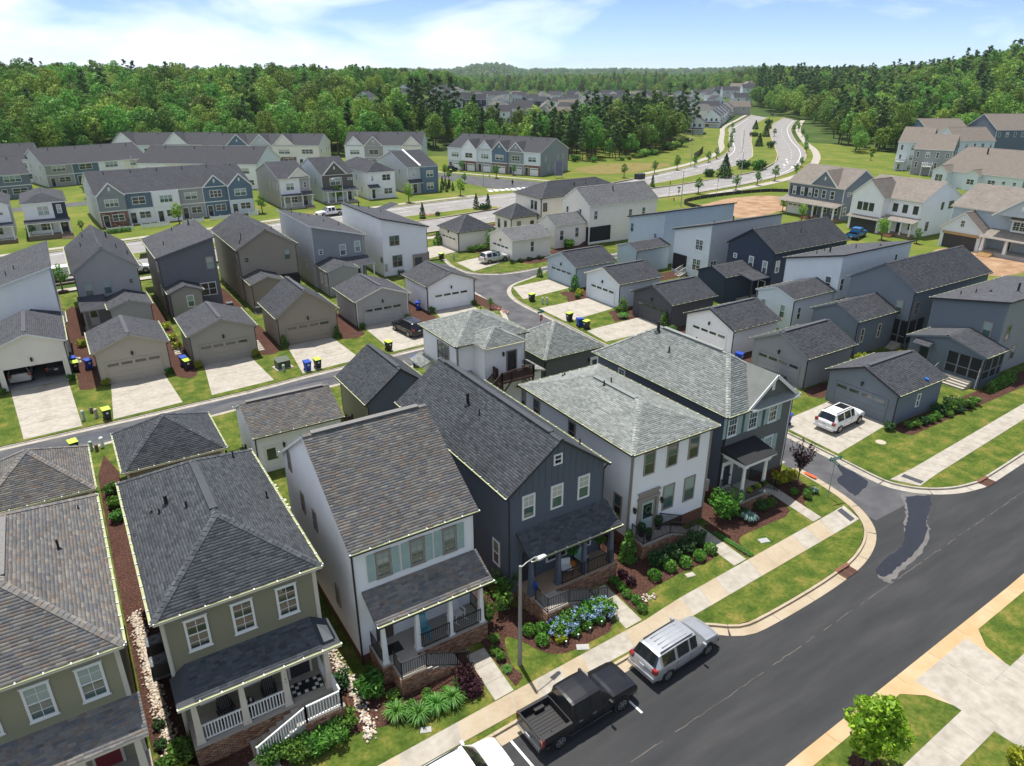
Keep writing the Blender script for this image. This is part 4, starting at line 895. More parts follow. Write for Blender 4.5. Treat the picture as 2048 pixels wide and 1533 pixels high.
 def post(s, x, y, z0, z1, w=0.2, mat=None, taper=0.0, parent=None):
  mb = MB(); a = w/2 + taper; b = w/2
  mb.prism([(x-a,y-a),(x+a,y-a),(x+a,y+a),(x-a,y+a)], z0, z0+0.001); mb = MB(); n = len(mb.v)
  mb.v += [(x-a,y-a,z0),(x+a,y-a,z0),(x+a,y+a,z0),(x-a,y+a,z0),(x-b,y-b,z1),(x+b,y-b,z1),(x+b,y+b,z1),(x-b,y+b,z1)]
  for f in ((3,2,1,0),(4,5,6,7),(0,1,5,4),(1,2,6,5),(2,3,7,6),(3,0,4,7)): mb.f.append(f); mb.m.append(0)
  mb.box(x-a-0.03, x+a+0.03, y-a-0.03, y+a+0.03, z0, z0+0.12); mb.box(x-b-0.03, x+b+0.03, y-b-0.03, y+b+0.03, z1-0.1, z1-0.002)
  return s.part('column', mb, [mat or s.trim])
 def rail(s, pts, h=0.9, mat=BLACK, sp=0.11, bw=0.022, post=0.04, top=0.045):
  """balustrade along 3-D points: posts, top and bottom rail, balusters"""
  mb = MB()
  for a, b in zip(pts[:-1], pts[1:]):
   a = Vector(a); b = Vector(b); L = (b - a).length; up = Vector((0, 0, 1))
   mb.bar(a + up*h, b + up*h, top, top); mb.bar(a + up*0.1, b + up*0.1, top*0.8, top*0.8)
   n = max(2, int(L / sp))
   for i in range(1, n): p = a.lerp(b, i/n); mb.bar(p + up*0.1, p + up*h, bw, bw)
   for p in (a, b): mb.bar(p, p + up*(h+0.05), post, post)
  return s.part('railing', mb, [mat])
 def bricks(s, A, B, z0, z1, out=0.02, zb=None, name='brickwork', mat=None, bw=0.215, bh=0.075):
  """separate running-bond bricks proud of the mortar on the vertical face A->B (outward on the right); zb: top height at B if it slopes"""
  A = Vector((A[0], A[1])); B = Vector((B[0], B[1])); L = (B - A).length; d = (B - A) / L; nrm = Vector((d.y, -d.x)); V = []; F = []; off = s.root.location; k = 0
  rows = int((max(z1, zb or z1) - z0) / bh); r = random.Random(int(L * 100)); zb = z1 if zb is None else zb
  for i in range(rows):
   za = z0 + i*bh + 0.005; zt = za + bh - 0.010; u = -bw * (0.5 if i % 2 else 0.0)
   while u < L:
    ua, ub = max(u + 0.004, 0), min(u + bw - 0.006, L); lim = z1 + (zb - z1) * (ua + ub) / 2 / L
    if ub - ua > 0.04 and zt <= lim + 0.03:
     o = out + r.uniform(-0.004, 0.004); p = []
     for uu, zz, oo in ((ua,za,o),(ub,za,o),(ub,zt,o),(ua,zt,o),(ua,za,0),(ub,za,0),(ub,zt,0),(ua,zt,0)): p.append((A.x + d.x*uu + nrm.x*oo - off.x, A.y + d.y*uu + nrm.y*oo - off.y, zz))
     n = len(V); V += p; F += [(n,n+1,n+2,n+3),(n+3,n+2,n+6,n+7),(n+1,n+5,n+6,n+2),(n+4,n,n+3,n+7)]; k += 1
    u += bw
  return link(name, np_mesh(name, np.array(V), np.array(F), [mat or BRICK]), s.root, kind='stuff')
 def brick_box(s, x0, x1, y0, y1, z0, z1, faces='SEW', name='porch_base', cap=True):
  s.box(name, x0+0.015, x1-0.015, y0+0.015, y1-0.015, z0-0.15, z1-0.02, MORTAR)
  E_ = {'S': ((x0,y0+0.015),(x1,y0+0.015)), 'E': ((x1-0.015,y0),(x1-0.015,y1)), 'N': ((x1,y1-0.015),(x0,y1-0.015)), 'W': ((x0+0.015,y1),(x0+0.015,y0))}
  for f in faces: s.bricks(*E_[f], z0, z1-0.03)
# ---------------------------------------------------------------- the near row, facing the street
# -- olive house cut by the left edge
H = House('house', 'olive green house with hipped grey-brown roof at the lower left edge of the picture', 'house', -5.0, 33, near=True, roof='weathered', trim=IVORY, gut='ivory', down=IVORY, group='houses along the street')
H.mass(-8.7, -1.36, 26.6, 39.6, 7.2, 9.35, 'hip', 'y', 'olive2', base=0.55, vent=True)
H.wins([('S', -6.35, 5.72, 0.95, 1.7, 'gs', 'b'), ('S', -4.55, 5.72, 0.95, 1.7, 'gs', 'b'), ('S', -2.75, 5.72, 0.95, 1.7, 'gs', 'b')])
H.pipes([(-3.1, 33.4, 0.05, 0.5), (-2.2, 37.6, 0.03, 0.2)])
H.pent(-8.7, -1.3, 25.1, 26.92, 3.7, 4.35, fascia=IVORY)
for x in (-8.2, -5.9, -3.7, -1.75): H.post(x, 25.35, 1.1, 3.58, 0.24, IVORY, 0.04)
H.brick_box(-8.5, -1.5, 24.9, 26.9, 0, 1.08); H.box('porch_floor', -8.5, -1.5, 24.9, 26.93, 1.07, 1.1, PORCHF)
H.door('S', -3.0, 1.1, mat=var_mat('dark_red_door', (0.20,0.028,0.035), 0.45), glass=False, cas=IVORY); H.wins([('S', -6.4, 2.5, 1.7, 1.6, '2s', 'd'), ('S', -4.6, 2.5, 0.8, 1.6, 's', 'd')])
H.rail([(-3.5,25.3,1.1),(-1.9,25.3,1.1)], mat=IVORY, bw=0.035, sp=0.13); H.rail([(-8.2,25.3,1.1),(-5.9,25.3,1.1)], mat=IVORY, bw=0.035, sp=0.13)
G = House('garage', 'olive garage with pyramid roof behind the olive house at the left edge', 'garage', -4.9, 51.3, near=True, roof='weathered', trim=IVORY, gut='ivory', down=IVORY, group='garages behind the near row')
G.mass(-8.2, -1.6, 47.9, 54.7, 3.3, 5.5, 'hip', 'y', 'olive2'); G.win('S', -2.6, 2.1, 0.8, 1.3, '', 'd')
# -- olive-brown house with white stair rail
H = House('house', 'dark olive house with blue-grey hipped roof and white picket stair rail down its brick porch', 'house', 3.3, 33, near=True, roof='bluegrey', trim=IVORY, gut='ivory', down=IVORY, group='houses along the street')
H.mass(-0.25, 6.9, 27.2, 40.2, 7.2, 9.3, 'hip', 'y', 'olive', base=0.6, vent=True)
for u in (1.34, 3.27, 5.23): H.win('S', u, 5.72, 0.95, 1.66, 'gs', 'd')
H.pipes([(1.6, 34.6, 0.09, 0.5), (1.2, 34.3, 0.045, 0.28), (0.9, 34.9, 0.05, 0.14), (2.35, 33.0, 0.05, 0.36), (5.6, 38.3, 0.045, 0.42), (6.2, 33.6, 0.045, 0.4)])
R_ = SHG['bluegrey']
zpl, zph = 3.7, 4.32
H.pent(0.55, 6.1, 25.75, 27.52, zpl, zph, fascia=IVORY)
mb = MB()
for sx in (0, 1):
 xa, xb = (-0.15, 0.55) if sx == 0 else (6.95, 6.1)
 pl = [(xa,25.75,zpl),(xb,25.75,zpl),(xb,27.52,zph),(xa,27.52,zpl+0.1)]
 if sx: pl.reverse()
 mb.prism([p[:2] for p in pl], [p[2]-0.12 for p in pl], [p[2] for p in pl], 0, 1)
H.part('porch_roof', mb, [R_, IVORY])
for x0, x1, y0, y1, z in ((-0.15, 6.95, 25.62, 25.75, zpl),): 
 mb = MB(); mb.box(x0, x1, y0, y1, z-0.12, z-0.03, 0); mb.box(x0, x1, y0, y0+0.02, z-0.03, z+0.006, 1); mb.quad((x0,y0,z-0.029),(x1,y0,z-0.029),(x1,y1,z-0.029),(x0,y1,z-0.029), m=1)
 for i in range(9): mb.box(x0+(x1-x0)*i/8.01, x0+(x1-x0)*i/8.01+0.05, y0, y1, z-0.02, z+0.012, 2)
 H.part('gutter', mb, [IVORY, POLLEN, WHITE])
for x in (0.46, 2.42, 4.3, 6.27): H.post(x, 26.1, 1.1, 3.58, 0.2, IVORY, 0.06)
H.brick_box(0.15, 6.55, 25.75, 27.5, 0, 1.08); H.box('porch_floor', 0.15, 6.55, 25.75, 27.53, 1.07, 1.1, PORCHF)
H.rail([(0.6,26.05,1.1),(2.3,26.05,1.1)], mat=WHITE, bw=0.045, sp=0.13, top=0.07); H.rail([(2.55,26.05,1.1),(4.2,26.05,1.1)], mat=WHITE, bw=0.045, sp=0.13, top=0.07)
H.rail([(6.2,27.4,1.1),(6.2,26.3,1.1)], mat=WHITE, bw=0.045, sp=0.13, top=0.07)
H.brick_box(2.3, 6.5, 24.55, 25.74, 0, 0.3); H.box('landing', 4.6, 6.5, 24.55, 25.74, 0.28, 1.08, MORTAR); H.bricks((4.6,24.545), (6.5,24.545), 0.3, 1.05)
for i in range(6): H.box('step', 2.5+i*0.35, 2.85+i*0.35, 24.6, 25.7, 0, 0.18*(i+1), PORCHF)
H.rail([(6.35,25.7,1.1),(6.35,24.65,1.1),(4.7,24.62,1.08),(2.45,24.6,0.05)], mat=WHITE, bw=0.045, sp=0.13, top=0.07, post=0.09)
H.door('S', 5.3, 1.1, mat=DARKTRIM, glass=False, cas=IVORY); H.wins([('S', 1.2, 2.55, 0.85, 1.6, '', 'd'), ('S', 3.1, 2.55, 0.85, 1.6, '', 'd')])
for y in (35.6, 33.6): H.win('W', y, 5.7, 0.8, 1.5, '', 'd')
G = House('garage', 'olive garage with dark pyramid roof behind the house with the white stair rail', 'garage', 3.5, 52.4, near=True, roof='bluegrey', trim=IVORY, gut='ivory', down=IVORY, group='garages behind the near row')
G.mass(0.1, 6.85, 49.0, 55.8, 3.3, 5.45, 'hip', 'y', 'olive'); G.win('S', 5.0, 2.1, 0.8, 1.3, '', 'd')
# -- white house with sage shutters
H = House('house', 'white house with pale sage shutters and mottled grey-brown gable roof', 'house', 11.8, 33, near=True, roof='weathered', trim=WHITE, wincas=TAUPETRIM, group='houses along the street')
H.mass(8.23, 15.29, 27.2, 38.9, 7.2, 10.95, 'gable', 'x', 'white', base=0.6, oh=0.35, rake=0.2, vent=True)
for u in (10.0, 11.84, 13.67): H.win('S', u, 5.76, 0.8, 1.5, 'gs', 'b'); H.shutters('S', u, 5.76, 0.8, 1.55)
for y, z in ((30.5, 2.4), (33.2, 5.6), (35.3, 5.6), (37.2, 7.4), (37.2, 2.2), (34.0, 2.4)): H.win('W', y, z, 0.6, 1.3, 'g', 't')
H.pent(8.75, 15.25, 25.75, 27.52, 3.7, 4.55, fascia=DARKTRIM)
mb = MB(); x0, x1, y0, y1, z = 8.75, 15.25, 25.62, 25.75, 3.7; mb.box(x0, x1, y0, y1, z-0.12, z-0.03, 0); mb.box(x0, x1, y0, y0+0.02, z-0.03, z+0.006, 1); mb.quad((x0,y0,z-0.029),(x1,y0,z-0.029),(x1,y1,z-0.029),(x0,y1,z-0.029), m=1)
for i in range(9): mb.box(x0+(x1-x0)*i/8.01, x0+(x1-x0)*i/8.01+0.05, y0, y1, z-0.02, z+0.012, 2)
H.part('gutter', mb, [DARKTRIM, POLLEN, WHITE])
for x in (9.11, 10.92, 12.79, 14.6): H.post(x, 26.0, 1.1, 3.58, 0.17, WHITE, 0.06)
H.brick_box(8.85, 14.85, 25.7, 27.5, 0, 1.08); H.box('porch_floor', 8.85, 14.85, 25.72, 27.53, 1.07, 1.1, PORCHF)
H.rail([(11.05,25.85,1.1),(12.65,25.85,1.1)]); H.rail([(12.9,25.85,1.1),(14.5,25.85,1.1)]); H.rail([(8.95,27.4,1.1),(8.95,26.0,1.1)]); H.rail([(14.75,27.4,1.1),(14.75,26.0,1.1)])
H.brick_box(9.3, 10.7, 24.55, 25.69, 0, 1.08); H.box('landing', 9.4, 10.7, 24.65, 25.72, 1.07, 1.1, PORCHF)
for i in range(6): H.box('step', 10.7+i*0.33, 11.03+i*0.33, 24.65, 25.69, 0, 0.92-0.153*i, PORCHF)
H.bricks((10.7,24.56), (12.7,24.56), 0, 0.95, zb=0.15); H.rail([(9.4,25.6,1.1),(9.4,24.65,1.1),(10.7,24.62,1.1),(12.4,24.62,0.25),(13.05,24.62,0.05)])
H.door('S', 9.75, 1.1, mat=var_mat('brown_door', (0.10,0.075,0.06), 0.5), cas=WHITE); H.wins([('S', 12.0, 2.55, 1.0, 1.5, '', 'd'), ('S', 13.7, 2.55, 1.0, 1.5, '', 'd')])
H.box('door_mat', 9.3, 10.25, 26.3, 27.0, 1.1, 1.115, BLACK)
G = House('garage', 'white garage with mottled brown roof and side door in the yard behind the sage shuttered house', 'garage', 12.3, 52.6, near=True, roof='weathered', trim=WHITE, group='garages behind the near row')
G.mass(8.75, 15.8, 49.4, 55.8, 3.25, 4.85, 'gable', 'x', 'white', vent=True); G.door('S', 10.0, 0.05, mat=WHITE, cas=WHITE); G.lamp('S', 11.0, 2.0)
G.box('foundation', 9.0, 15.6, 49.75, 55.5, -0.1, 0.1, MORTAR)
# -- dark blue-grey board and batten house
H = House('house', 'dark blue-grey house with batten gable front and shed porch roof behind the street lamp', 'house', 20.6, 34, near=True, roof='bluegrey', trim=SID['navygrey'], wincas=WHITE, group='houses along the street')
H.mass(17.06, 24.15, 27.25, 41.7, 7.2, 9.78, 'gable', 'y', 'navygrey', base=0.6, fascia=DARKTRIM, vent=True)
r_ = H.r; mb = MB()
xm = 20.6; a0, a1, b0 = r_[0], r_[1], r_[2]
flat_wall_mb(mb, (a0, b0-0.03), (a1, b0-0.03), [(0, 7.37), (xm-a0, 9.68), (a1-a0, 7.37)], 6.95, 0, 0.42); H.part('batten_panel', mb, [SID['navygrey']])
for u in (18.58, 20.5, 22.4): H.win('S', u, 6.1, 0.85, 1.55, 'gl', 'c')
H.win('S', 20.5, 8.5, 0.6, 0.68, '', 'd'); H.win('W', 28.9, 2.6, 0.75, 1.7, '', 't')
H.pipes([(19.4, 35.6, 0.10, 0.75), (19.3, 34.0, 0.045, 0.38), (23.4, 29.2, 0.04, 0.4)])
H.pent(17.75, 24.2, 25.95, 27.5, 3.72, 4.7, fascia=DARKTRIM)
mb = MB(); x0, x1, y0, y1, z = 17.75, 24.2, 25.82, 25.95, 3.72; mb.box(x0, x1, y0, y1, z-0.12, z-0.03, 0); mb.box(x0, x1, y0, y0+0.02, z-0.03, z+0.006, 1); mb.quad((x0,y0,z-0.029),(x1,y0,z-0.029),(x1,y1,z-0.029),(x0,y1,z-0.029), m=1)
for i in range(9): mb.box(x0+(x1-x0)*i/8.01, x0+(x1-x0)*i/8.01+0.05, y0, y1, z-0.02, z+0.012, 2)
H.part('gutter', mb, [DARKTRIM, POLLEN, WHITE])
for x in (18.0, 19.85, 21.7, 23.7): H.post(x, 26.25, 1.1, 3.6, 0.18, SID['navygrey'], 0.07)
H.brick_box(17.8, 23.95, 25.85, 27.5, 0, 1.08); H.box('porch_floor', 17.8, 23.95, 25.87, 27.53, 1.07, 1.1, var_mat('tan_porch_floor', (0.33,0.24,0.16), 0.8))
H.rail([(20.0,26.0,1.1),(21.6,26.0,1.1)]); H.rail([(21.85,26.0,1.1),(23.6,26.0,1.1)]); H.rail([(23.85,27.4,1.1),(23.85,26.1,1.1)])
H.brick_box(17.9, 19.4, 24.5, 25.84, 0, 1.08); H.box('landing', 18.0, 19.4, 24.6, 25.86, 1.07, 1.1, PORCHF)
for i in range(7): H.box('step', 19.4+i*0.33, 19.73+i*0.33, 24.6, 25.84, 0, 0.95-0.135*i, MORTAR)
H.bricks((19.4,24.51), (21.7,24.51), 0, 0.95, zb=0.1); H.rail([(18.0,25.8,1.1),(18.0,24.6,1.1),(19.4,24.58,1.1),(21.5,24.58,0.25),(22.2,24.58,0.05)])
H.door('S', 18.6, 1.1, mat=DARKTRIM, cas=SID['navygrey']); H.wins([('S', 20.6, 2.5, 1.5, 1.5, '2', 'd'), ('S', 22.7, 2.5, 0.9, 1.5, '', 'd')])
G = House('garage', 'blue-grey gabled garage with dark roof beside the alley behind the batten house', 'garage', 21.1, 53.6, near=True, roof='bluegrey', trim=SID['navygrey'], group='garages behind the near row')
G.mass(17.9, 24.4, 50.1, 57.2, 3.4, 5.85, 'gable', 'y', 'navygrey', fascia=DARKTRIM, wmats={'W': 'olive'}, vent=True)
# -- white house with hipped grey-green roof
H = House('house', 'white house with hipped grey-green roof and small railed stoop with topiary', 'house', 29.6, 33.5, near=True, roof='greygreen', trim=TAUPETRIM, wincas=TAUPETRIM, down=TAUPETRIM, group='houses along the street')
H.mass(25.9, 33.25, 27.25, 39.6, 7.2, 8.45, 'hip', 'y', 'white', base=0.95, wmats={'W': 'palegrey'}, fascia=IVORY, vent=True)
for u in (27.6, 29.53, 31.4): H.win('S', u, 5.98, 0.92, 1.6, '', 't')
for u in (29.53, 31.4): H.win('S', u, 2.9, 1.0, 1.85, '', 'b')
H.win('W', 28.6, 2.8, 0.8, 1.75, '', 't'); H.win('W', 33.6, 5.9, 0.8, 1.5, '', 'd'); H.win('W', 37.8, 5.9, 0.8, 1.5, '', 't')
H.door('S', 27.75, 1.0, 1.0, 2.2, SAGE, cas=TAUPETRIM)
mb = MB(); mb.box(26.85, 28.65, 27.38, 27.58, 3.42, 3.62); mb.box(26.95, 28.55, 27.44, 27.58, 3.62, 3.9); mb.box(26.85, 28.65, 27.36, 27.58, 3.9, 4.0); mb.box(26.9, 27.1, 27.42, 27.58, 1.0, 3.42); mb.box(28.4, 28.6, 27.42, 27.58, 1.0, 3.42); H.part('door_surround', mb, [TAUPETRIM])
H.lamp('S', 26.6, 2.9); H.lamp('S', 28.9, 2.9)
mb = MB()
for i in range(20):
 t0, t1 = 2*PI*i/20, 2*PI*(i+1)/20; mb.tube((27.75+0.24*math.cos(t0), 27.44, 2.62+0.24*math.sin(t0)), (27.75+0.24*math.cos(t1), 27.44, 2.62+0.24*math.sin(t1)), 0.06, 0.06, 6)
H.part('door_wreath', mb, [var_mat('wreath_green', (0.05,0.09,0.04), 0.8, amt=0.3, scale=20)])
H.brick_box(26.45, 28.9, 26.3, 27.56, 0, 0.98); H.box('landing', 26.5, 28.9, 26.35, 27.58, 0.97, 1.0, PORCHF)
for i in range(6): H.box('step', 28.9+i*0.34, 29.24+i*0.34, 26.4, 27.56, 0, 0.84-0.14*i, PORCHF)
H.bricks((28.9,26.32), (30.9,26.32), 0, 0.86, zb=0.1); H.rail([(26.55,27.5,1.0),(26.55,26.4,1.0),(28.8,26.38,1.0),(30.6,26.38,0.2),(31.4,26.38,0.05)]); H.rail([(28.9,27.45,1.0),(30.9,27.45,0.1)])
H.pipes([(29.3, 34.2, 0.05, 0.35), (30.1, 34.4, 0.05, 0.4), (28.9, 38.4, 0.05, 0.15), (29.3, 38.7, 0.05, 0.2)])
H.box('meter_box', 26.0, 26.2, 29.3, 29.9, 0.5, 1.4, WHITE)
# carriage house with deck
G = House('carriage_house', 'white two-storey carriage house with grey-green hipped roof and brown deck stair', 'carriage house', 30.5, 53.5, near=True, roof='greygreen', trim=WHITE, wincas=TAUPETRIM, down=TAUPETRIM, group='garages behind the near row')
G.mass(26.85, 34.5, 51.2, 58.6, 6.25, 7.95, 'hip', 'x', 'white', fascia=IVORY)
rm = G.r; zfm = G.zf
G.mass(28.55, 33.0, 49.35, 53.2, 6.25, 7.4, 'hip', 'y', 'white', walls='SEW', fascia=IVORY, caps=True, hip=2.2, gutters=False); rp = G.r
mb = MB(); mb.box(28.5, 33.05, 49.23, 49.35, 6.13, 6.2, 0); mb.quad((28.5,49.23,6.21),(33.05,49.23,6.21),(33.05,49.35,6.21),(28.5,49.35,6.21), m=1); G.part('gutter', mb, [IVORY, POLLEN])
G.door('S', 31.6, 3.35, 0.9, 2.05, DARKTRIM, cas=TAUPETRIM, full=True, rect=rp); G.lamp('S', 30.7, 5.3, rp); G.win('W', 54.2, 4.7, 2.3, 1.9, '3', 't', rm); G.win('E', 54.0, 4.7, 0.9, 1.5, '', 'd', rm)
G.pent(33.1, 34.9, 49.0, 52.0, 3.1, 3.6, 'W', fascia=IVORY); G.pent(27.0, 28.5, 49.4, 51.5, 3.0, 3.6, 'N', fascia=IVORY); G.pent(25.6, 26.9, 55.8, 58.4, 3.0, 3.5, 'E', fascia=IVORY)
G.box('wall', 33.1, 34.6, 49.3, 51.6, 0, 2.98, SID['white']); G.box('wall', 27.15, 28.7, 49.7, 51.5, 0, 2.88, SID['white'])
mb = MB(); mb.box(29.6, 33.0, 48.0, 49.65, 3.2, 3.32)
for x in (29.7, 32.9): mb.box(x-0.07, x+0.07, 48.05, 48.19, 0, 3.2); mb.bar((x, 48.12, 2.2), (x, 49.3, 3.2), 0.09); mb.bar((x, 48.12, 2.2), (x + (0.9 if x < 31 else -0.9), 48.12, 3.2), 0.09)
G.part('deck', mb, [DECKB]); G.rail([(30.6,48.06,3.3),(32.95,48.06,3.3),(32.95,49.6,3.3)], 1.0, DECKB, 0.12, 0.04, 0.1, 0.08); G.rail([(29.7,49.6,3.3),(29.7,48.9,3.3)], 1.0, DECKB, 0.12, 0.04, 0.1, 0.08)
mb = MB()
for i in range(14): mb.box(29.55-0.26*i-0.26, 29.55-0.26*i, 48.05, 49.0, 3.2-0.225*(i+1), 3.24-0.225*(i+1))
for y in (48.03, 49.02): mb.bar((29.6, y, 3.1), (25.9, y, -0.02), 0.05, 0.26)
G.part('stair', mb, [DECKB]); G.rail([(30.6,48.04,3.25),(29.6,48.04,3.25),(25.95,48.04,0.1)], 1.0, DECKB, 0.12, 0.04, 0.1, 0.08); G.rail([(29.6,49.0,3.25),(25.95,49.0,0.1)], 1.0, DECKB, 0.12, 0.04, 0.1, 0.08)
G.pipes([(31.2, 51.0, 0.05, 0.4)], lambda x, y: 6.9); G.pipes([(33.0, 57.4, 0.05, 0.4)], zfm)
# -- dark grey house with portico
H = House('house', 'dark grey house with white columned portico, sage shutters and hipped grey-green roof', 'house', 38.7, 35, near=True, roof='greygreen', trim=WHITE, wincas=WHITE, group='houses along the street')
H.mass(35.05, 42.5, 28.1, 42.6, 6.9, 9.55, 'hip', 'y', 'darkgrey', base=0.9, wmats={'W': 'navygrey'}, vent=True)
for u in (35.98, 38.05, 40.15):
 H.win('S', u, 5.95, 0.95, 1.7, 'gps', 't'); H.shutters('S', u, 5.95, 0.95, 1.75, sw=0.38)
H.win('S', 40.15, 3.0, 0.95, 1.85, 'gps', 'b'); H.shutters('S', 40.15, 3.0, 0.95, 1.9, sw=0.38); H.win('S', 38.0, 3.0, 0.85, 1.6, 'gp', 'b'); H.shutters('S', 38.0, 3.0, 0.85, 1.6, sw=0.34)
H.win('W', 31.6, 3.0, 0.9, 1.9, 'gp', 'd'); H.win('W', 39.2, 5.9, 0.8, 1.2, 'g', 't'); H.win('W', 36.0, 3.0, 0.9, 1.8, 'gp', 'd')
H.gablet('S', 39.75, 4.6, 7.05, 1.75, 3.6, 'darkgrey', over=0.3); 
H.pent(37.3, 42.3, 27.85, 28.5, 6.85, 7.15, fascia=WHITE, shing=False)
H.pipes([(38.35, 38.6, 0.12, 0.8), (37.3, 36.2, 0.05, 0.42), (39.5, 35.6, 0.05, 0.42)])
mb = MB(); mb.box(35.5, 38.3, 26.55, 28.45, 3.55, 3.85, 1); mb.prism([(35.3,26.35),(38.5,26.35),(38.5,28.5),(35.3,28.5)], 3.85, 3.98, 1); H.part('portico', mb, [DARKMETAL, WHITE])
mb = MB(); pl = [(35.25,26.3),(38.55,26.3),(38.55,28.5),(35.25,28.5)]; mb.prism(pl, [3.985]*4, [4.02,4.02,4.45,4.45], 0, 0); H.part('portico_roof', mb, [DARKMETAL])
for x in (35.8, 38.0):
 mb = MB(); mb.lathe([(0.19,0.9),(0.19,1.0),(0.15,1.05),(0.14,1.2),(0.115,3.35),(0.15,3.42),(0.16,3.55)], (x, 26.75), 16); mb.box(x-0.22, x+0.22, 26.53, 26.97, 0.88, 0.96); mb.box(x-0.19, x+0.19, 26.56, 26.94, 3.45, 3.552); H.part('column', mb, [WHITE], True)
H.brick_box(35.4, 38.4, 26.4, 28.4, 0, 0.88); H.box('porch_floor', 35.4, 38.4, 26.42, 28.43, 0.87, 0.9, PORCHF)
H.door('S', 36.0, 0.9, 0.95, 2.1, WHITE, cas=WHITE, full=True); H.rail([(35.5,28.3,0.9),(35.5,26.6,0.9),(35.7,26.6,0.9)]); H.rail([(36.0,26.5,0.9),(37.85,26.5,0.9)])
for i in range(5): H.box('step', 38.4+i*0.33, 38.73+i*0.33, 26.9, 28.2, 0, 0.75-0.15*i, PORCHF)
H.rail([(38.4,26.85,0.9),(39.6,26.85,0.35),(40.0,26.85,0.1)]); H.rail([(38.4,28.2,0.9),(40.0,28.2,0.1)])
H.box('meter_box', 35.15, 35.37, 29.2, 29.9, 0.5, 1.4, WHITE)
G = House('garage', 'dark olive-grey garage with grey-green pyramid roof next to the lane stop sign', 'garage', 39.5, 54.2, near=True, roof='greygreen', trim=WHITE, group='garages behind the near row')
G.mass(35.9, 43.1, 50.6, 57.8, 3.3, 5.5, 'hip', 'y', 'darkgrey', fascia=IVORY); G.door('S', 42.2, 0.02, mat=WHITE, cas=WHITE); G.lamp('S', 41.4, 2.0)
# ---------------------------------------------------------------- garages and houses across the alley
def mat_of(k): return SID[k]
def alley_garage(label, x0, y0, wdt, wall, ridge=4.75, open_=False, trim=None, ze=3.42, dep=7.1, gap=0, down=DARKTRIM, group='garages along the alley'):
 G = House('garage', label, 'garage', x0 + wdt/2, y0 + dep/2, roof='charcoal', trim=trim or SID[wall], down=down, group=group)
 G.mass(x0, x0 + wdt, y0 - 0.3, y0 + dep, ze, ridge, 'gable', 'y', wall, rake=0.3, vent=True, base=0.0, walls='SENW' if not open_ else 'ENW', fascia=trim or SID[wall])
 a0, a1, b0, b1 = G.r; u = (a0 + a1)/2
 if open_:
  mb = MB(); s1 = (ridge - ze)/(wdt/2); zt = ze + s1*0.32 - 0.05; h = 2.2
  wall_mb(mb, (a0,b0), (u-2.45,b0), [(0, h), (u-2.45-a0, h)], 0, 0.19); wall_mb(mb, (u+2.45,b0), (a1,b0), [(0, h), (a1-u-2.45, h)], 0, 0.19)
  wall_mb(mb, (a0,b0), (a1,b0), [(0, zt), (u-a0, ridge-0.05), (a1-a0, zt)], h, 0.19); G.part('wall', mb, [SID[wall]])
  G.box('garage_floor', a0+0.05, a1-0.05, b0, b1-0.05, -0.05, 0.012, CONC_GREY); G.box('garage_ceiling', a0+0.03, a1-0.03, b0+0.05, b1-0.05, 2.6, 2.65, WHITE)
  G.garage('S', u, SID[wall], open_=True)
 else: G.garage('S', u, SID[wall])
 G.lamp('S', u, 2.75); return G
alley_garage('cream garage with its wide door open and two cars parked inside', -8.1, 78.4, 6.45, 'cream', 5.45, True, ze=4.2, dep=8.5, trim=WHITE)
alley_garage('tan garage with closed door, second from the left along the alley', 0.05, 75.1, 6.9, 'tan')
alley_garage('taupe garage with closed door beside a path of square slabs', 8.65, 75.3, 7.0, 'taupe')
alley_garage('brown garage with the steepest gable along the alley', 17.9, 76.5, 7.2, 'brown', 6.0, ze=3.36, dep=7.0)
alley_garage('pale grey-beige garage behind the parked black SUV', 27.5, 78.0, 7.3, 'greige', 4.6, ze=3.3, trim=SID['cream'])
alley_garage('white garage at the lane corner with a blue cart at its side', 37.35, 79.0, 7.4, 'white', 4.75, ze=3.4, trim=TAUPETRIM)
def bump(H, x0, x1, y0, y1, wall, ze=3.45, zr=4.25, axis='y', **kw):
 H.mass(x0, x1, y0, y1, ze, zr, 'gable', axis, wall, oh=0.25, rake=0.2, corner=True, **kw); return H.r
T = dict(group='houses between the alley and the boulevard')
# open garage's house
H = House('house', 'white house with a single-slope roof at the left edge behind the open garage', 'house', -5.6, 99, trim=SID['offwhite'], **T)
H.mass(-10.0, -1.5, 91.0, 106.4, 6.3, 8.75, 'shed', 'E', 'offwhite', fascia=SID['offwhite']); H.pipes([(-6.8, 98.0, 0.05, 0.45), (-5.2, 96.6, 0.05, 0.45), (-6.0, 95.0, 0.05, 0.45)]); bump(H, -7.4, -1.4, 87.0, 91.4, 'offwhite')
H = House('house', 'greige gabled house with two teal panes and a hipped rear porch, second from the left', 'house', 3.7, 102, trim=SID['greige'], wincas=SID['greige'], **T)
H.mass(0.08, 7.27, 94.5, 110.4, 6.85, 9.5, 'gable', 'y', 'greige'); r0 = H.r
H.wins([('S', 1.5, 4.6, 0.95, 1.7, '', 'b'), ('S', 3.45, 4.75, 0.9, 1.7, '', 'b'), ('S', 6.05, 5.1, 0.55, 0.6, '', 'd')])
H.pipes([(2.4, 107, 0.05, 0.5), (5.0, 105.5, 0.08, 0.8), (1.9, 103, 0.05, 0.5), (5.6, 100.5, 0.05, 0.5), (6.6, 99.5, 0.05, 0.5)])
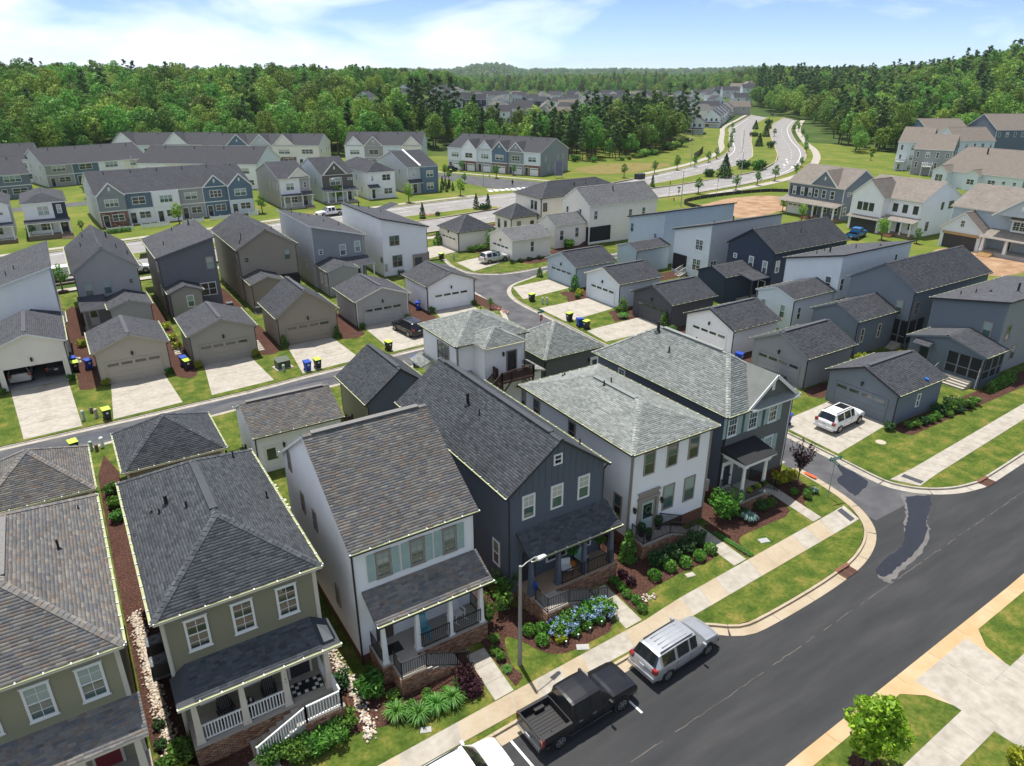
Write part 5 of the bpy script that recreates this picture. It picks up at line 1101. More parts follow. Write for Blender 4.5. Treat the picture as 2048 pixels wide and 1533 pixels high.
bump(H, 2.75, 7.4, 89.4, 94.9, 'greige'); H.pent(0.1, 2.9, 91.2, 94.75, 3.2, 4.0); H.post(0.4, 91.5, 0.2, 3.1, 0.16, SID['greige']); H.box('porch_floor', 0.2, 2.8, 91.3, 94.7, 0, 0.4, PORCHF); H.door('S', 1.4, 0.4, mat=WHITE, rect=r0); H.rail([(0.4,91.5,0.4),(2.7,91.5,0.4)], mat=SID['greige'])
H = House('house', 'charcoal house with a single-slope roof and a pale side window, third from the left', 'house', 12.8, 101, trim=SID['charcoal'], **T)
H.mass(9.2, 16.45, 95.2, 108.5, 7.3, 9.25, 'shed', 'E', 'charcoal', wmats={'W': 'taupe'}); r0 = H.r
H.win('S', 15.35, 5.9, 1.0, 1.6, '', 'w', cas=TAUPETRIM); H.win('S', 14.7, 2.6, 1.9, 1.7, '2', 'd', cas=WHITE); H.win('W', 98, 5.6, 0.7, 1.3, '', 'c'); H.win('W', 98, 2.6, 0.7, 1.3, '', 'c'); H.pipes([(13.0, 106.5, 0.05, 0.5), (15.2, 106.3, 0.09, 0.7), (11.0, 100.5, 0.05, 0.5)])
bump(H, 9.45, 13.6, 92.3, 95.6, 'taupe'); H.win('S', 11.9, 2.2, 0.85, 1.5, '', 'b'); H.pent(8.8, 11.0, 109, 112, 4.0, 5.2, 'S')
H = House('house', 'brown gabled house with one teal window high at the right, fourth from the left', 'house', 22.7, 103, trim=SID['brown'], wincas=SID['brown'], **T)
H.mass(18.7, 26.7, 95.5, 111.3, 7.05, 9.35, 'gable', 'y', 'brown'); r0 = H.r
H.wins([('S', 19.9, 5.6, 0.6, 0.75, '', 'd'), ('S', 25.2, 5.7, 0.85, 1.5, '', 'b'), ('W', 98.5, 3.0, 0.7, 1.4, '', 'c'), ('W', 97, 5.6, 0.7, 1.4, '', 'c')])
H.pipes([(20.4, 99.5, 0.05, 0.45), (20.0, 98.0, 0.05, 0.45), (19.6, 97.0, 0.05, 0.45), (25.5, 103.5, 0.05, 0.45)])
bump(H, 18.9, 23.4, 91.0, 95.9, 'brown'); H.box('porch_screen', 23.6, 26.3, 94.9, 95.84, 0.3, 3.1, SCREEN)
H = House('house', 'light grey house with a single-slope roof and three white rear windows', 'house', 33, 105, trim=SID['silver'], **T)
H.mass(28.95, 37.0, 97.0, 112.9, 6.85, 8.85, 'shed', 'W', 'silver', wmats={'S': 'midgrey'}, fascia=WHITE); r0 = H.r
H.wins([('S', 30.3, 5.0, 0.62, 0.72, '', 'd'), ('S', 33.5, 4.95, 0.95, 1.6, '', 'b'), ('S', 35.7, 5.2, 0.9, 1.6, '', 'b'), ('W', 101, 2.7, 0.7, 1.3, '', 'c')])
H.pipes([(30.7, 111, 0.05, 0.7), (31.5, 109.5, 0.05, 0.3), (32.6, 109, 0.05, 0.3), (33.6, 105, 0.05, 0.3), (35.2, 103, 0.05, 0.5)])
H.pent(32.8, 37.1, 94.2, 97.2, 3.3, 3.9); bump(H, 29.2, 33.9, 92.2, 97.3, 'greige'); H.wins([('W', 93.6, 1.9, 0.6, 1.5, '', 'd'), ('W', 95.4, 1.9, 0.6, 1.5, '', 'd')])
for x in (35.0, 36.8): H.post(x, 94.4, 0.3, 3.2, 0.16, WHITE)
H.box('porch_floor', 33.8, 36.9, 94.3, 97.2, 0, 0.35, PORCHF); H.door('S', 35.5, 0.35, mat=WHITE, rect=r0)
H = House('house', 'white house with a single-slope roof and dark bronze paired windows beside the lane', 'house', 43.4, 106, trim=SID['offwhite'], wincas=TAUPETRIM, **T)
H.mass(39.5, 47.3, 97.6, 114.5, 6.8, 8.75, 'shed', 'W', 'white', fascia=DARKTRIM); r0 = H.r
H.wins([('S', 41.7, 5.2, 1.6, 1.5, '2', 't'), ('S', 42.0, 2.1, 1.6, 1.8, '2', 't'), ('W', 98.6, 2.4, 0.8, 0.8, '2', 'd')]); H.pipes([(41.9, 112, 0.09, 0.8), (43.4, 111.5, 0.05, 0.4), (44.2, 108.5, 0.05, 0.4)])
H.box('porch_recess', 44.5, 46.9, 97.55, 97.88, 0.05, 2.75, TAUPETRIM); H.box('patio_door', 44.7, 45.9, 97.5, 97.56, 0.1, 2.3, G_DARK); H.post(47.1, 97.8, 0, 2.9, 0.22, TAUPETRIM)
H.box('meter_box', 39.95, 40.25, 97.7, 97.86, 0.8, 1.9, GALV); H.pent(46.5, 50.6, 116, 119, 6.0, 7.2, 'E', t=0.1)
# ---------------------------------------------------------------- the block on the right: garages face the lane
def lane_garage(label, x0, y0, y1, wall, ze, zr, trim=None, dep=7.3, fascia=None):
 G = House('garage', label, 'garage', x0 + dep/2, (y0+y1)/2, roof='charcoal', trim=trim or SID[wall], group='garages along the lane')
 G.mass(x0 - 0.3, x0 + dep, y0, y1, ze, zr, 'gable', 'x', wall, rake=0.3, vent=True, fascia=fascia or trim or SID[wall])
 u = (y0+y1)/2; G.garage('W', u, SID[wall]); G.lamp('W', u, 2.8); return G
G = lane_garage('dark blue-grey garage behind the white SUV with a narrow window in its side', 57.1, 28.25, 35.35, 'slate', 3.05, 4.52, fascia=DARKTRIM); G.win('S', 60.6, 1.6, 0.55, 1.3, '', 't')
lane_garage('mid grey garage with a black car parked close to its door', 57.4, 37.45, 44.4, 'midgrey', 3.25, 4.9)
lane_garage('white garage with dark rake boards and a blue cart at its right side', 58.1, 47.05, 54.4, 'white', 3.05, 4.6, fascia=DARKTRIM)
lane_garage('graphite garage, third from the left along the lane', 59.0, 57.2, 64.45, 'graphite', 3.04, 4.68)
lane_garage('off-white garage with cream rakes, second from the left along the lane', 59.0, 66.6, 73.95, 'lightblue', 3.3, 4.82, trim=SID['cream'])
lane_garage('blue-grey garage at the bend, leftmost along the lane', 60.0, 77.1, 84.6, 'bluegrey', 3.08, 4.62)
def wbump(H, x0, x1, y0, y1, wall, ze, zr, **kw): H.mass(x0, x1, y0, y1, ze, zr, 'gable', 'x', wall, oh=0.25, rake=0.2, **kw); return H.r
Q = dict(group='houses behind the lane garages')
H = House('house', 'steel blue house with a screened porch and striped flag at the right edge', 'house', 82, 33.5, trim=SID['slate'], wincas=TAUPETRIM, **Q)
H.mass(75.4, 91.5, 29.3, 36.9, 6.5, 7.9, 'shed', 'S', 'steel', wmats={'S': 'midgrey'}, fascia=DARKTRIM); r0 = H.r
H.win('W', 30.9, 4.6, 0.9, 1.7, '', 'b'); H.wins([('S', 77.2, 4.4, 0.9, 1.6, '', 'd'), ('S', 79.5, 1.9, 0.9, 1.6, '', 'c'), ('S', 76.6, 1.8, 0.9, 1.5, '', 'd')]); H.pipes([(78, 35.2, 0.05, 0.4), (80.5, 33.5, 0.1, 0.2), (81.6, 31.5, 0.1, 0.9), (79.6, 34.5, 0.05, 0.4)])
H.mass(71.3, 75.6, 28.4, 36.2, 3.35, 4.45, 'gable', 'x', 'steel', oh=0.25, rake=0.25, walls='WS'); rb = H.r
H.box('porch_screen', 71.45, 71.6, 28.75, 32.0, 0.95, 2.95, SCREEN); H.box('porch_screen', 71.7, 75.1, 28.62, 28.7, 0.95, 2.95, SCREEN)
mb = MB()
for y in (28.72, 29.8, 30.9, 32.0): mb.box(71.40, 71.47, y-0.06, y+0.06, 0.8, 3.0)
for x in (71.6, 73.0, 74.3, 75.2): mb.box(x-0.06, x+0.06, 28.56, 28.64, 0.8, 3.0)
mb.box(71.41, 71.46, 28.7, 32.0, 1.7, 1.78); mb.box(71.6, 75.2, 28.57, 28.63, 1.7, 1.78); H.part('porch_frame', mb, [SID['slate']])
H.door('W', 34.3, 0.7, mat=DARKTRIM, rect=rb, cas=SID['slate']); H.pent(70.6, 71.6, 33.5, 35.2, 3.0, 3.35, 'E', t=0.08)
for i in range(4): H.box('step', 70.0+i*0.35, 71.5, 29.2, 32.4, 0.16*i, 0.16*(i+1), PORCHF)
H.rail([(71.3,32.5,0.7),(70.0,32.5,0.05)], mat=SID['slate']); H.rail([(71.3,33.7,0.7),(70.2,33.7,0.05)], mat=SID['slate'])
H = House('house', 'slate grey gabled house with a tall screened corner porch', 'house', 84, 42.5, trim=SID['slate'], wincas=TAUPETRIM, **Q)
H.mass(75.9, 91.9, 38.6, 46.7, 6.5, 8.9, 'gable', 'x', 'steel', fascia=SID['slate'], wmats={'S': 'slate', 'W': 'slate'}); r0 = H.r
H.win('W', 40.2, 4.4, 0.85, 1.7, '', 'b'); H.wins([('S', 77.2, 4.4, 0.85, 1.6, '', 'd'), ('S', 80.6, 4.4, 0.85, 1.6, '', 'd'), ('S', 85, 4.4, 0.85, 1.6, '', 'c')]); H.pipes([(79.5, 43.6, 0.09, 0.8)])
wbump(H, 68.8, 76.2, 40.1, 46.0, 'slate', 4.05, 5.4); H.wins([('S', 70.2, 2.2, 0.6, 1.6, '', 'd'), ('S', 73.3, 2.2, 0.6, 1.6, '', 'd')], cas=IVORY)
H.box('porch_screen', 76.0, 79.2, 38.75, 38.85, 0.6, 3.1, SCREEN); H.box('porch_screen', 75.98, 76.1, 38.9, 41.0, 0.6, 3.1, SCREEN)
mb = MB()
for x in (76.1, 77.6, 79.2): mb.box(x-0.07, x+0.07, 38.70, 38.80, 0.3, 3.15)
for y in (39.6, 40.4): mb.box(75.92, 76.0, y-0.06, y+0.06, 0.3, 3.15)
mb.box(76.1, 79.2, 38.72, 38.78, 1.3, 1.4); mb.box(75.93, 75.99, 38.9, 41.0, 1.3, 1.4); H.part('porch_frame', mb, [SID['slate']])
for i in range(4): H.box('step', 74.6+i*0.3, 75.9, 39.0, 40.0, 0.15*i, 0.15*(i+1), PORCHF)
H = House('house', 'pale blue-grey house with a single-slope roof and a projecting gabled rear wing', 'house', 84, 52.6, trim=SID['lightblue'], wincas=WHITE, **Q)
H.mass(77.3, 92.2, 48.5, 56.8, 6.45, 8.4, 'shed', 'S', 'lightblue', fascia=DARKTRIM); r0 = H.r
H.win('W', 50.2, 4.6, 0.9, 1.7, '', 't'); H.wins([('S', 78.3, 4.6, 0.8, 1.6, '', 'd'), ('S', 82, 1.8, 1.6, 1.2, '2', 'd')]); H.pipes([(80, 54, 0.05, 0.4), (81.2, 53, 0.1, 0.8), (83, 55, 0.05, 0.4), (85, 52, 0.05, 0.5), (87, 50, 0.1, 0.2)])
wbump(H, 69.9, 77.6, 48.9, 54.5, 'lightblue', 4.0, 4.95); H.wins([('W', 50.5, 2.2, 0.8, 1.7, '', 'b'), ('W', 53.3, 2.2, 0.8, 1.7, '', 'b'), ('S', 71.3, 2.1, 0.7, 1.6, '', 't')]); H.box('porch_recess', 77.5, 79.5, 48.6, 48.78, 0.1, 2.8, SCREEN)
H = House('house', 'navy gabled house with white windows and a low dark wing', 'house', 85, 62.6, trim=SID['navy'], wincas=WHITE, **Q)
H.mass(78.0, 94.0, 58.6, 66.9, 6.5, 9.0, 'gable', 'x', 'navy', fascia=DARKTRIM); r0 = H.r
H.wins([('W', 65.2, 4.9, 0.6, 0.65, '', 'd'), ('W', 62.4, 4.5, 0.8, 1.7, '', 'b'), ('W', 60.1, 4.3, 0.8, 1.7, '', 'b'), ('S', 79.2, 4.5, 0.8, 1.6, '', 'c')]); H.pipes([(86, 61, 0.05, 0.5)])
wbump(H, 71.9, 78.3, 61.0, 66.2, 'navy', 3.6, 4.6); H.pent(74.5, 78.4, 58.8, 61.3, 3.3, 3.8); H.post(74.8, 59.1, 0, 3.2, 0.18, DARKTRIM); H.box('porch_floor', 74.6, 78.2, 58.9, 61.2, 0, 0.3, PORCHF); H.door('W', 60.2, 0.3, mat=DARKTRIM, rect=r0)
H = House('house', 'light blue-grey house with single-slope roof, paired white windows and a back stoop', 'house', 85, 73.6, trim=SID['lightblue'], wincas=WHITE, **Q)
H.mass(78.2, 94.0, 69.9, 77.6, 6.5, 8.45, 'shed', 'S', 'lightblue', fascia=DARKTRIM, wmats={'S': 'silver'}); r0 = H.r
H.wins([('W', 72.2, 5.0, 1.5, 1.6, '2g', 't'), ('W', 72.4, 2.0, 1.6, 1.8, '2g', 't'), ('S', 79.6, 2.4, 1.3, 1.0, '2', 'd')]); H.pipes([(84, 71.2, 0.09, 0.7), (82, 73, 0.05, 0.4)])
H.box('porch_screen', 78.35, 78.5, 74.4, 77.1, 0.5, 2.9, SCREEN); H.rail([(78.3,73.9,0.6),(76.8,73.9,0.05)], mat=WHITE); H.rail([(78.3,74.9,0.6),(76.8,74.9,0.05)], mat=WHITE)
for i in range(4): H.box('step', 76.9+i*0.35, 78.45, 74.0, 74.8, 0.14*i, 0.14*(i+1), PORCHF)
H = House('house', 'mid blue-grey house with single-slope roof and one tall rear window, nearest the boulevard', 'house', 86, 84.7, trim=SID['bluegrey'], wincas=SID['bluegrey'], **Q)
H.mass(79.2, 95.3, 80.4, 89.1, 6.5, 8.5, 'shed', 'S', 'bluegrey', fascia=DARKTRIM); r0 = H.r
H.wins([('W', 88.0, 4.8, 0.8, 1.5, '', 't'), ('W', 82.5, 4.4, 0.6, 0.8, '', 'd')]); wbump(H, 72.5, 79.5, 78.8, 83.7, 'bluegrey', 3.6, 4.3)
# ---------------------------------------------------------------- beige and hipped houses at the lane bend
G = House('garage', 'beige gabled garage with white door behind the parked white SUV', 'garage', 65, 99, roof='pewter', trim=WHITE, gut='white', down=WHITE, group='garages at the lane bend')
G.mass(60.9, 68.9, 95.5, 103.1, 3.3, 4.7, 'gable', 'x', 'cream', vent=False); G.garage('W', 99.3, WHITE); G.lamp('W', 99.3, 2.8); G.win('S', 65.0, 1.9, 0.8, 1.8, '', 'd')
H = House('house', 'beige two-storey gabled house with a dark screened corner porch', 'house', 87, 102, roof='pewter', trim=WHITE, gut='white', down=WHITE, group='houses at the lane bend')
H.mass(78.6, 94.8, 98.1, 106.8, 6.8, 9.5, 'gable', 'x', 'cream'); r0 = H.r
H.wins([('W', 101.0, 5.2, 0.8, 1.6, '', 't'), ('W', 104.8, 5.2, 0.8, 1.5, '', 'd'), ('S', 80.2, 5.1, 0.9, 1.6, '', 't'), ('S', 88.2, 4.7, 0.9, 1.6, '', 't'), ('S', 91.4, 4.7, 0.9, 1.6, '', 't')]); H.pipes([(86, 101, 0.1, 0.8)])
wbump(H, 71.8, 78.9, 98.9, 104.5, 'cream', 4.0, 5.5); H.wins([('S', 73.4, 2.2, 0.9, 1.8, '', 'd'), ('S', 76.7, 2.4, 0.9, 1.8, '', 'd'), ('W', 101.7, 2.4, 0.8, 1.6, '', 'd')])
H.box('porch_screen', 78.85, 83.6, 98.2, 98.33, 0.5, 3.1, SCREEN); H.box('porch_screen', 78.8, 78.9, 98.3, 100.6, 0.5, 3.1, SCREEN); H.post(78.85, 98.3, 0, 3.2, 0.2, WHITE); H.box('porch_floor', 78.7, 83.6, 98.1, 98.4, 0.2, 0.5, WHITE)
for i in range(4): H.box('step', 77.4+i*0.3, 78.8, 98.4, 99.6, 0.14*i, 0.14*(i+1), DECKB)
G = House('garage', 'cream garage with dark pyramid roof and bronze downspouts near the boulevard', 'garage', 60.5, 109.8, roof='charcoal', trim=SID['cream'], group='garages at the lane bend')
G.mass(56.7, 64.3, 106.0, 113.6, 3.3, 5.5, 'hip', 'y', 'cream', fascia=DARKTRIM); G.garage('W', 109.8, SID['cream']); G.lamp('W', 109.8, 2.8)
H = House('house', 'cream two-storey house with dark hipped roof beside the boulevard junction', 'house', 88, 115, roof='charcoal', trim=SID['cream'], wincas=DARKTRIM, group='houses at the lane bend')
H.mass(76.4, 97.5, 109.9, 119.3, 6.8, 9.0, 'hip', 'x', 'cream', fascia=DARKTRIM); H.wins([('W', 113.2, 5.2, 0.8, 1.6, '', 'd'), ('W', 112, 5.2, 0.8, 1.6, '', 'd'), ('S', 77.6, 5.0, 0.9, 1.6, '', 'd'), ('S', 82, 5.0, 0.9, 1.6, '', 'd')]); H.pipes([(86, 112.5, 0.1, 0.7), (89, 112.8, 0.05, 0.4), (92, 113, 0.05, 0.4)])
H.mass(70.3, 76.7, 110.7, 117.0, 3.6, 5.7, 'hip', 'y', 'cream', fascia=DARKTRIM, walls='SWE'); H.wins([('W', 115.3, 2.0, 0.8, 1.6, '', 'd'), ('W', 113.0, 2.0, 0.8, 1.6, '', 'd'), ('S', 72.3, 2.0, 0.8, 1.6, '', 't'), ('S', 75.2, 2.0, 0.8, 1.4, '', 'd')])
H.box('porch_recess', 76.6, 79.0, 109.95, 110.15, 0.2, 2.6, INNER)  # dark panel on the wall, painting the shade of the recess
# ---------------------------------------------------------------- across the boulevard: detached houses
def blvd_house(label, x0, x1, y0, y1, ze, zr, wall, kind='gable', axis='x', **kw):
 H = House('house', label, 'house', (x0+x1)/2, (y0+y1)/2, lap=0.22, group='houses across the boulevard', **kw)
 H.mass(x0, x1, y0, y1, ze, zr, kind, axis, wall, rake=0.25); return H
H = blvd_house('white and navy house with hipped roof and porch steps left of the townhouse row', -5.0, 2.4, 157.5, 172, 6.3, 7.7, 'white', 'hip', 'y', trim=SID['offwhite'], down=None, gut=None); r0 = H.r
mb = MB(); mb.box(0.0, 2.1, r0[2]-0.05, r0[2], 3.2, 6.25); H.part('navy_panel', mb, [SID['navy']])
H.win('S', -1.6, 4.8, 1.9, 1.7, '2', 'w'); H.win('S', 0.95, 5.2, 0.8, 1.7, '', 'w', out=0) if False else H.win('S', 0.95, 4.95, 0.8, 1.6, '', 'w', rect=(r0[0], r0[1], r0[2]-0.05, r0[3]))
H.pent(-5.0, 2.3, 155.6, 157.9, 2.95, 3.35); H.box('porch_floor', -4.8, 2.2, 155.7, 157.8, 0, 0.7, STONE)
for x in (-4.7, -1.0, 0.5, 2.0): H.post(x, 155.9, 0.7, 2.85, 0.2, WHITE)
H.win('S', -1.6, 1.9, 2.0, 1.4, '2', 'd'); H.door('S', 1.2, 0.7, mat=DARKTRIM, cas=DARKTRIM); H.rail([(-4.6,155.8,0.7),(-1.0,155.8,0.7)], 0.8, WHITE, 0.25, 0.06, 0.08, 0.08)
for i in range(5): H.box('step', 0.3, 2.1, 154.0+i*0.34, 155.7, 0.13*i, 0.13*(i+1), STONE)
H = blvd_house('house cut by the left edge beyond the boulevard with white front', -15.0, -6.5, 157.5, 172, 6.3, 8.2, 'white', 'gable', 'y', trim=SID['offwhite'], gut=None, down=None, roof='charcoal')
H.pent(-15, -6.4, 155.4, 157.8, 2.95, 3.35); H.win('S', -8.4, 4.9, 1.4, 0.6, '2', 'd'); H.win('S', -9.2, 1.9, 1.6, 1.4, '2', 'd'); H.post(-6.9, 155.7, 0.5, 2.8, 0.2, WHITE); H.post(-9.6, 155.7, 0.5, 2.8, 0.2, WHITE); H.box('porch_floor', -15, -6.6, 155.6, 157.8, 0, 0.5, STONE); H.rail([(-15,155.7,0.5),(-7,155.7,0.5)], 0.8, WHITE, 0.25, 0.06, 0.08, 0.08)
H = blvd_house('greige house with a small front gable and white panelled porch bay', 43.2, 50.6, 164.0, 184, 6.5, 9.2, 'greige', 'gable', 'x', gut='white', down=WHITE); r0 = H.r
H.root.location.z = 0; H.gablet('S', 48.0, 4.6, 6.6, 2.0, 4.5, 'cream'); mb = MB(); mb.box(43.6, 48.0, r0[2]-0.06, r0[2], 3.0, 6.3); H.part('bay_panel', mb, [SID['white']]); rb = (r0[0], r0[1], r0[2]-0.06, r0[3])
H.win('S', 45.8, 4.7, 1.8, 1.6, '2', 'c', rb); H.win('S', 49.2, 4.9, 0.7, 1.3, '', 'd'); H.pent(48.0, 50.6, 162.4, 164.3, 2.9, 3.5); H.box('porch_floor', 43.5, 50.4, 162.5, 164.3, 0, 0.45, PORCHF)
for x in (43.8, 45.3, 47.9, 50.2): H.post(x, 162.8, 0.45, 2.8, 0.22, WHITE)
H.pent(43.4, 48.0, 162.4, 164.3, 2.9, 3.1); H.win('S', 46.4, 1.8, 1.7, 1.3, '2', 'd'); H.door('S', 49.0, 0.45, mat=DARKTRIM); H.rail([(44,162.6,0.45),(47.8,162.6,0.45)], 0.8, WHITE, 0.25, 0.06, 0.08, 0.08); H.wins([('W', 169, 4.6, 0.7, 1.4, '', 'd'), ('W', 172, 4.6, 0.7, 1.4, '', 'd'), ('W', 166, 4.6, 0.7, 1.4, '', 'd')])
for i in range(4): H.box('step', 48.3, 50.2, 161.2+i*0.34, 162.6, 0.11*i, 0.11*(i+1), STONE)
H = blvd_house('grey-blue house with a dark umber front gable and black porch roof', 53.6, 61.6, 166.0, 184, 6.4, 9.5, 'lightblue', 'gable', 'x', gut='white', down=WHITE); r0 = H.r
H.gablet('S', 57.0, 5.4, 6.5, 2.7, 5.5, 'umber'); mb = MB(); mb.box(r0[0], r0[1], r0[2]-0.04, r0[2], 3.0, 6.35); H.part('front_panel', mb, [SID['umber']]); rb = (r0[0], r0[1], r0[2]-0.04, r0[3])
H.win('S', 57.0, 4.8, 2.6, 1.7, '2', 'b', rb); H.win('S', 60.6, 5.2, 1.1, 0.6, '', 'd', rb); H.pent(53.4, 61.8, 163.6, 166.4, 2.85, 3.5, roof='bluegrey'); H.box('porch_floor', 53.8, 61.4, 163.8, 166.3, 0, 0.45, PORCHF)
for x in (54.2, 56.0, 58.8, 61.2): H.post(x, 164.0, 0.45, 2.75, 0.25, WHITE)
H.win('S', 57.6, 1.8, 1.7, 1.3, '2', 'd'); H.door('S', 60.2, 0.45, mat=DARKTRIM); H.wins([('W', 171, 4.6, 0.7, 1.4, '', 'd')])
H = blvd_house('white house with low hipped roof and a black canopy over its side door', 64.5, 72.2, 165.5, 185.0, 6.3, 8.4, 'white', 'hip', 'y', gut=None, down=None); r0 = H.r
H.wins([('S', 69.6, 4.9, 2.2, 1.5, '2', 'd'), ('S', 69.9, 1.7, 2.2, 1.4, '2', 't'), ('S', 66.0, 4.9, 0.6, 1.3, '', 'c'), ('W', 173, 4.6, 0.6, 1.3, '', 'd'), ('W', 170, 1.8, 0.6, 1.3, '', 'd')]); H.pent(64.6, 67.4, 164.0, 165.9, 2.75, 3.5, roof='bluegrey'); H.post(65.0, 164.3, 0.2, 2.7, 0.22, WHITE); H.door('S', 66.0, 0.2, mat=DARKTRIM)
H = blvd_house('pale grey house with a navy two-storey front bay at the junction', 76.2, 84.8, 168.0, 188.0, 6.5, 9.6, 'silver', 'gable', 'x', gut='white', down=WHITE); r0 = H.r
mb = MB(); mb.box(80.0, r0[1]+0.02, r0[2]-0.7, r0[2], 0, 6.35); H.part('front_bay', mb, [SID['denim']]); rb = (r0[0], r0[1], r0[2]-0.7, r0[3]); H.win('S', 82.2, 4.7, 1.9, 1.6, '2', 'c', rb); H.win('S', 82.2, 1.7, 1.9, 1.6, '2', 'c', rb)
H.win('S', 78.0, 4.9, 0.9, 1.4, '', 'w'); H.pent(76.2, 79.9, 166.6, 168.4, 2.8, 3.6, roof='bluegrey'); H.post(76.6, 166.8, 0.2, 2.7, 0.22, WHITE); H.door('S', 78.3, 0.2, mat=DARKTRIM); H.wins([('W', 173, 5.0, 0.7, 1.3, '', 'd'), ('W', 172, 1.9, 0.7, 1.3, '', 'd')])
mb = MB(); mb.bar((79.7, 167.7, 6.75), (79.7, 178.0, 9.75), 0.5, 0.28); H.part('party_wall_cap', mb, [WHITE])
# ---------------------------------------------------------------- townhouse rows
def townrow(label, cx, cy, rz, L, D, ze, zr, units, side, group='townhouse rows', gar=False, back=False, **kw):
 """local frame: x along the front, front faces -Y, origin at the front left corner"""
 H = House('townhouses', label, 'townhouse row', cx, cy, rz, lap=0.24, group=group, gut=None, down=None, shingles=kw.pop('shingles', False), **kw)
 sav = H.root.location.copy(); H.root.location = (0, 0, 0)
 H.mass(0, L, 0, D, ze, zr, 'gable', 'x', side, rake=0.25, oh=0.3, walls='ENW', corner=False, fascia=WHITE); r0 = H.r; n = len(units); x = r0[0]; U = (r0[1]-r0[0])/n
 for i, u in enumerate(units):
  c, c2, g = u[:3]; xa, xb = x + U*i, x + U*(i+1); proj = u[3] if len(u) > 3 else 0.0; yf = r0[2] - proj
  mb = MB(); wall_mb(mb, (xa, yf), (xb, yf), [(0, ze-0.02), (xb-xa, ze-0.02)], 3.0, 0.24); H.part('wall', mb, [SID[c]])
  mb = MB()
  if c2 in SID: wall_mb(mb, (xa, yf), (xb, yf), [(0, 3.0), (xb-xa, 3.0)], 0, 0.24); H.part('wall', mb, [SID[c2]])
  else: H.box('wall', xa, xb, yf, yf+0.2, 0, 3.0, MORTAR); H.bricks((xa, yf), (xb, yf), 0, 3.0, mat=BRICK if c2 == 'brick' else STONE, bw=0.5, bh=0.22)
  if proj:
   for xx in (xa, xb): H.box('wall', xx-0.05, xx+0.05, yf, r0[2], 0, ze-0.02, SID[c])
  mb = MB(); mb.box(xa-0.06, xa+0.06, yf-0.04, yf+0.05, 0, ze-0.02); mb.box(xa, xb, yf-0.03, yf, 2.9, 3.1) ; H.part('trim_board', mb, [WHITE])
  m = (xa+xb)/2; rb = (r0[0], r0[1], yf, r0[3])
  if g: H.gablet('S', m, U*0.96, ze - 0.1, U*0.46, 6.0, c, y=yf - 0.05, over=0.2)
  H.win('S', m, 4.6, U*0.5, 1.5, '3' if i % 2 == 0 else '2', ('c', 'd', 'b')[i % 3], rb)
  if gar: H.garage('S', m + U*0.12, WHITE, 2.6, 2.1, rb); H.door('S', m - U*0.33, 0.1, mat=DARKTRIM, rect=rb)
  else: H.win('S', m + U*0.14, 1.7, U*0.44, 1.4, '2', 'd', rb); H.door('S', m - U*0.3, 0.15, mat=DARKTRIM, rect=rb)
 for y, z in ((D*0.2, 4.6), (D*0.62, 4.6), (D*0.8, 4.6), (D*0.3, 1.7), (D*0.5, 1.7)):
  H.win('E', y, z, 0.8, 1.4, '', 'd', r0)
  if back: H.win('W', y, z, 0.8, 1.4, '', 'd', r0)
 H.pipes([(L*(i+0.5)/n + 0.8, D*0.42, 0.08, 0.6) for i in range(n)])
 H.root.location = sav; return H, r0
HT, r0 = townrow('long townhouse row with dark roof, stone bays and white picket fence facing the boulevard', 7.2, 162.0, math.radians(2.5), 30.2, 21, 6.2, 9.6,
       [('midgrey','brick',True,0.6),('denim','white',False),('white','white',False,0.8),('greige','greige',False),('denim','denim',True),('denim','lightblue',True,0.7)], 'silver', shingles=True, back=True)
townrow('townhouse row at the junction with grey-green end wall and six front gables', 108.9, 209.2, math.radians(-65.2), 34.5, 17.5, 6.6, 10.2, [('lightblue','silver',False),('white','brick',True,0.5),('lightblue','midgrey',True),('denim','brick',True,0.4),('sage','sage',True),('lightblue','brick',False)], 'sage', gar=True)
townrow('pale townhouse block with grey-green end wall left of the junction row', 83.3, 231.5, math.radians(-32.6), 25.2, 17, 6.6, 10.2, [('white','white',True),('greige','greige',True),('lightblue','brick',False),('cream','brick',True)], 'lightblue')
townrow('beige townhouse block with small gables before the woods', 45.0, 257.5, math.radians(-33), 38, 16, 6.5, 9.6, [('lightblue','midgrey',False),('denim','brick',True),('silver','brick',True),('cream','brick',True),('cream','white',False)], 'cream')
townrow('townhouse block with white end wall behind the long boulevard row', 20.9, 217.0, math.radians(-38), 33, 16.5, 6.3, 10.0, [('white','white',False),('cream','white',False),('white','white',False),('white','white',False)], 'white')
townrow('grey, blue and white townhouse block at the left before the woods', 0.2, 230.0, math.radians(14), 27, 20, 5.6, 9.3, [('greige','greige',False),('denim','denim',False),('white','white',False),('cream','cream',False)], 'silver', back=True)
townrow('dark blue-grey townhouse end at the far left edge', -25.0, 210.0, math.radians(10), 22.5, 18, 5.6, 9.0, [('slate','slate',False),('slate','slate',False),('slate','slate',False)], 'silver')
townrow('townhouse block with beige gable at the far left before the woods', -27.0, 245.0, math.radians(-4), 26, 16, 6.3, 10.0, [('cream','cream',False),('cream','cream',False),('white','white',False)], 'cream')
townrow('rear townhouse block with pale metal dormer roofs under the trees', 20.0, 276, math.radians(-30), 34, 15, 6.4, 9.8, [('white','white',True),('lightblue','white',False),('white','brick',True),('silver','brick',False)], 'lightblue')
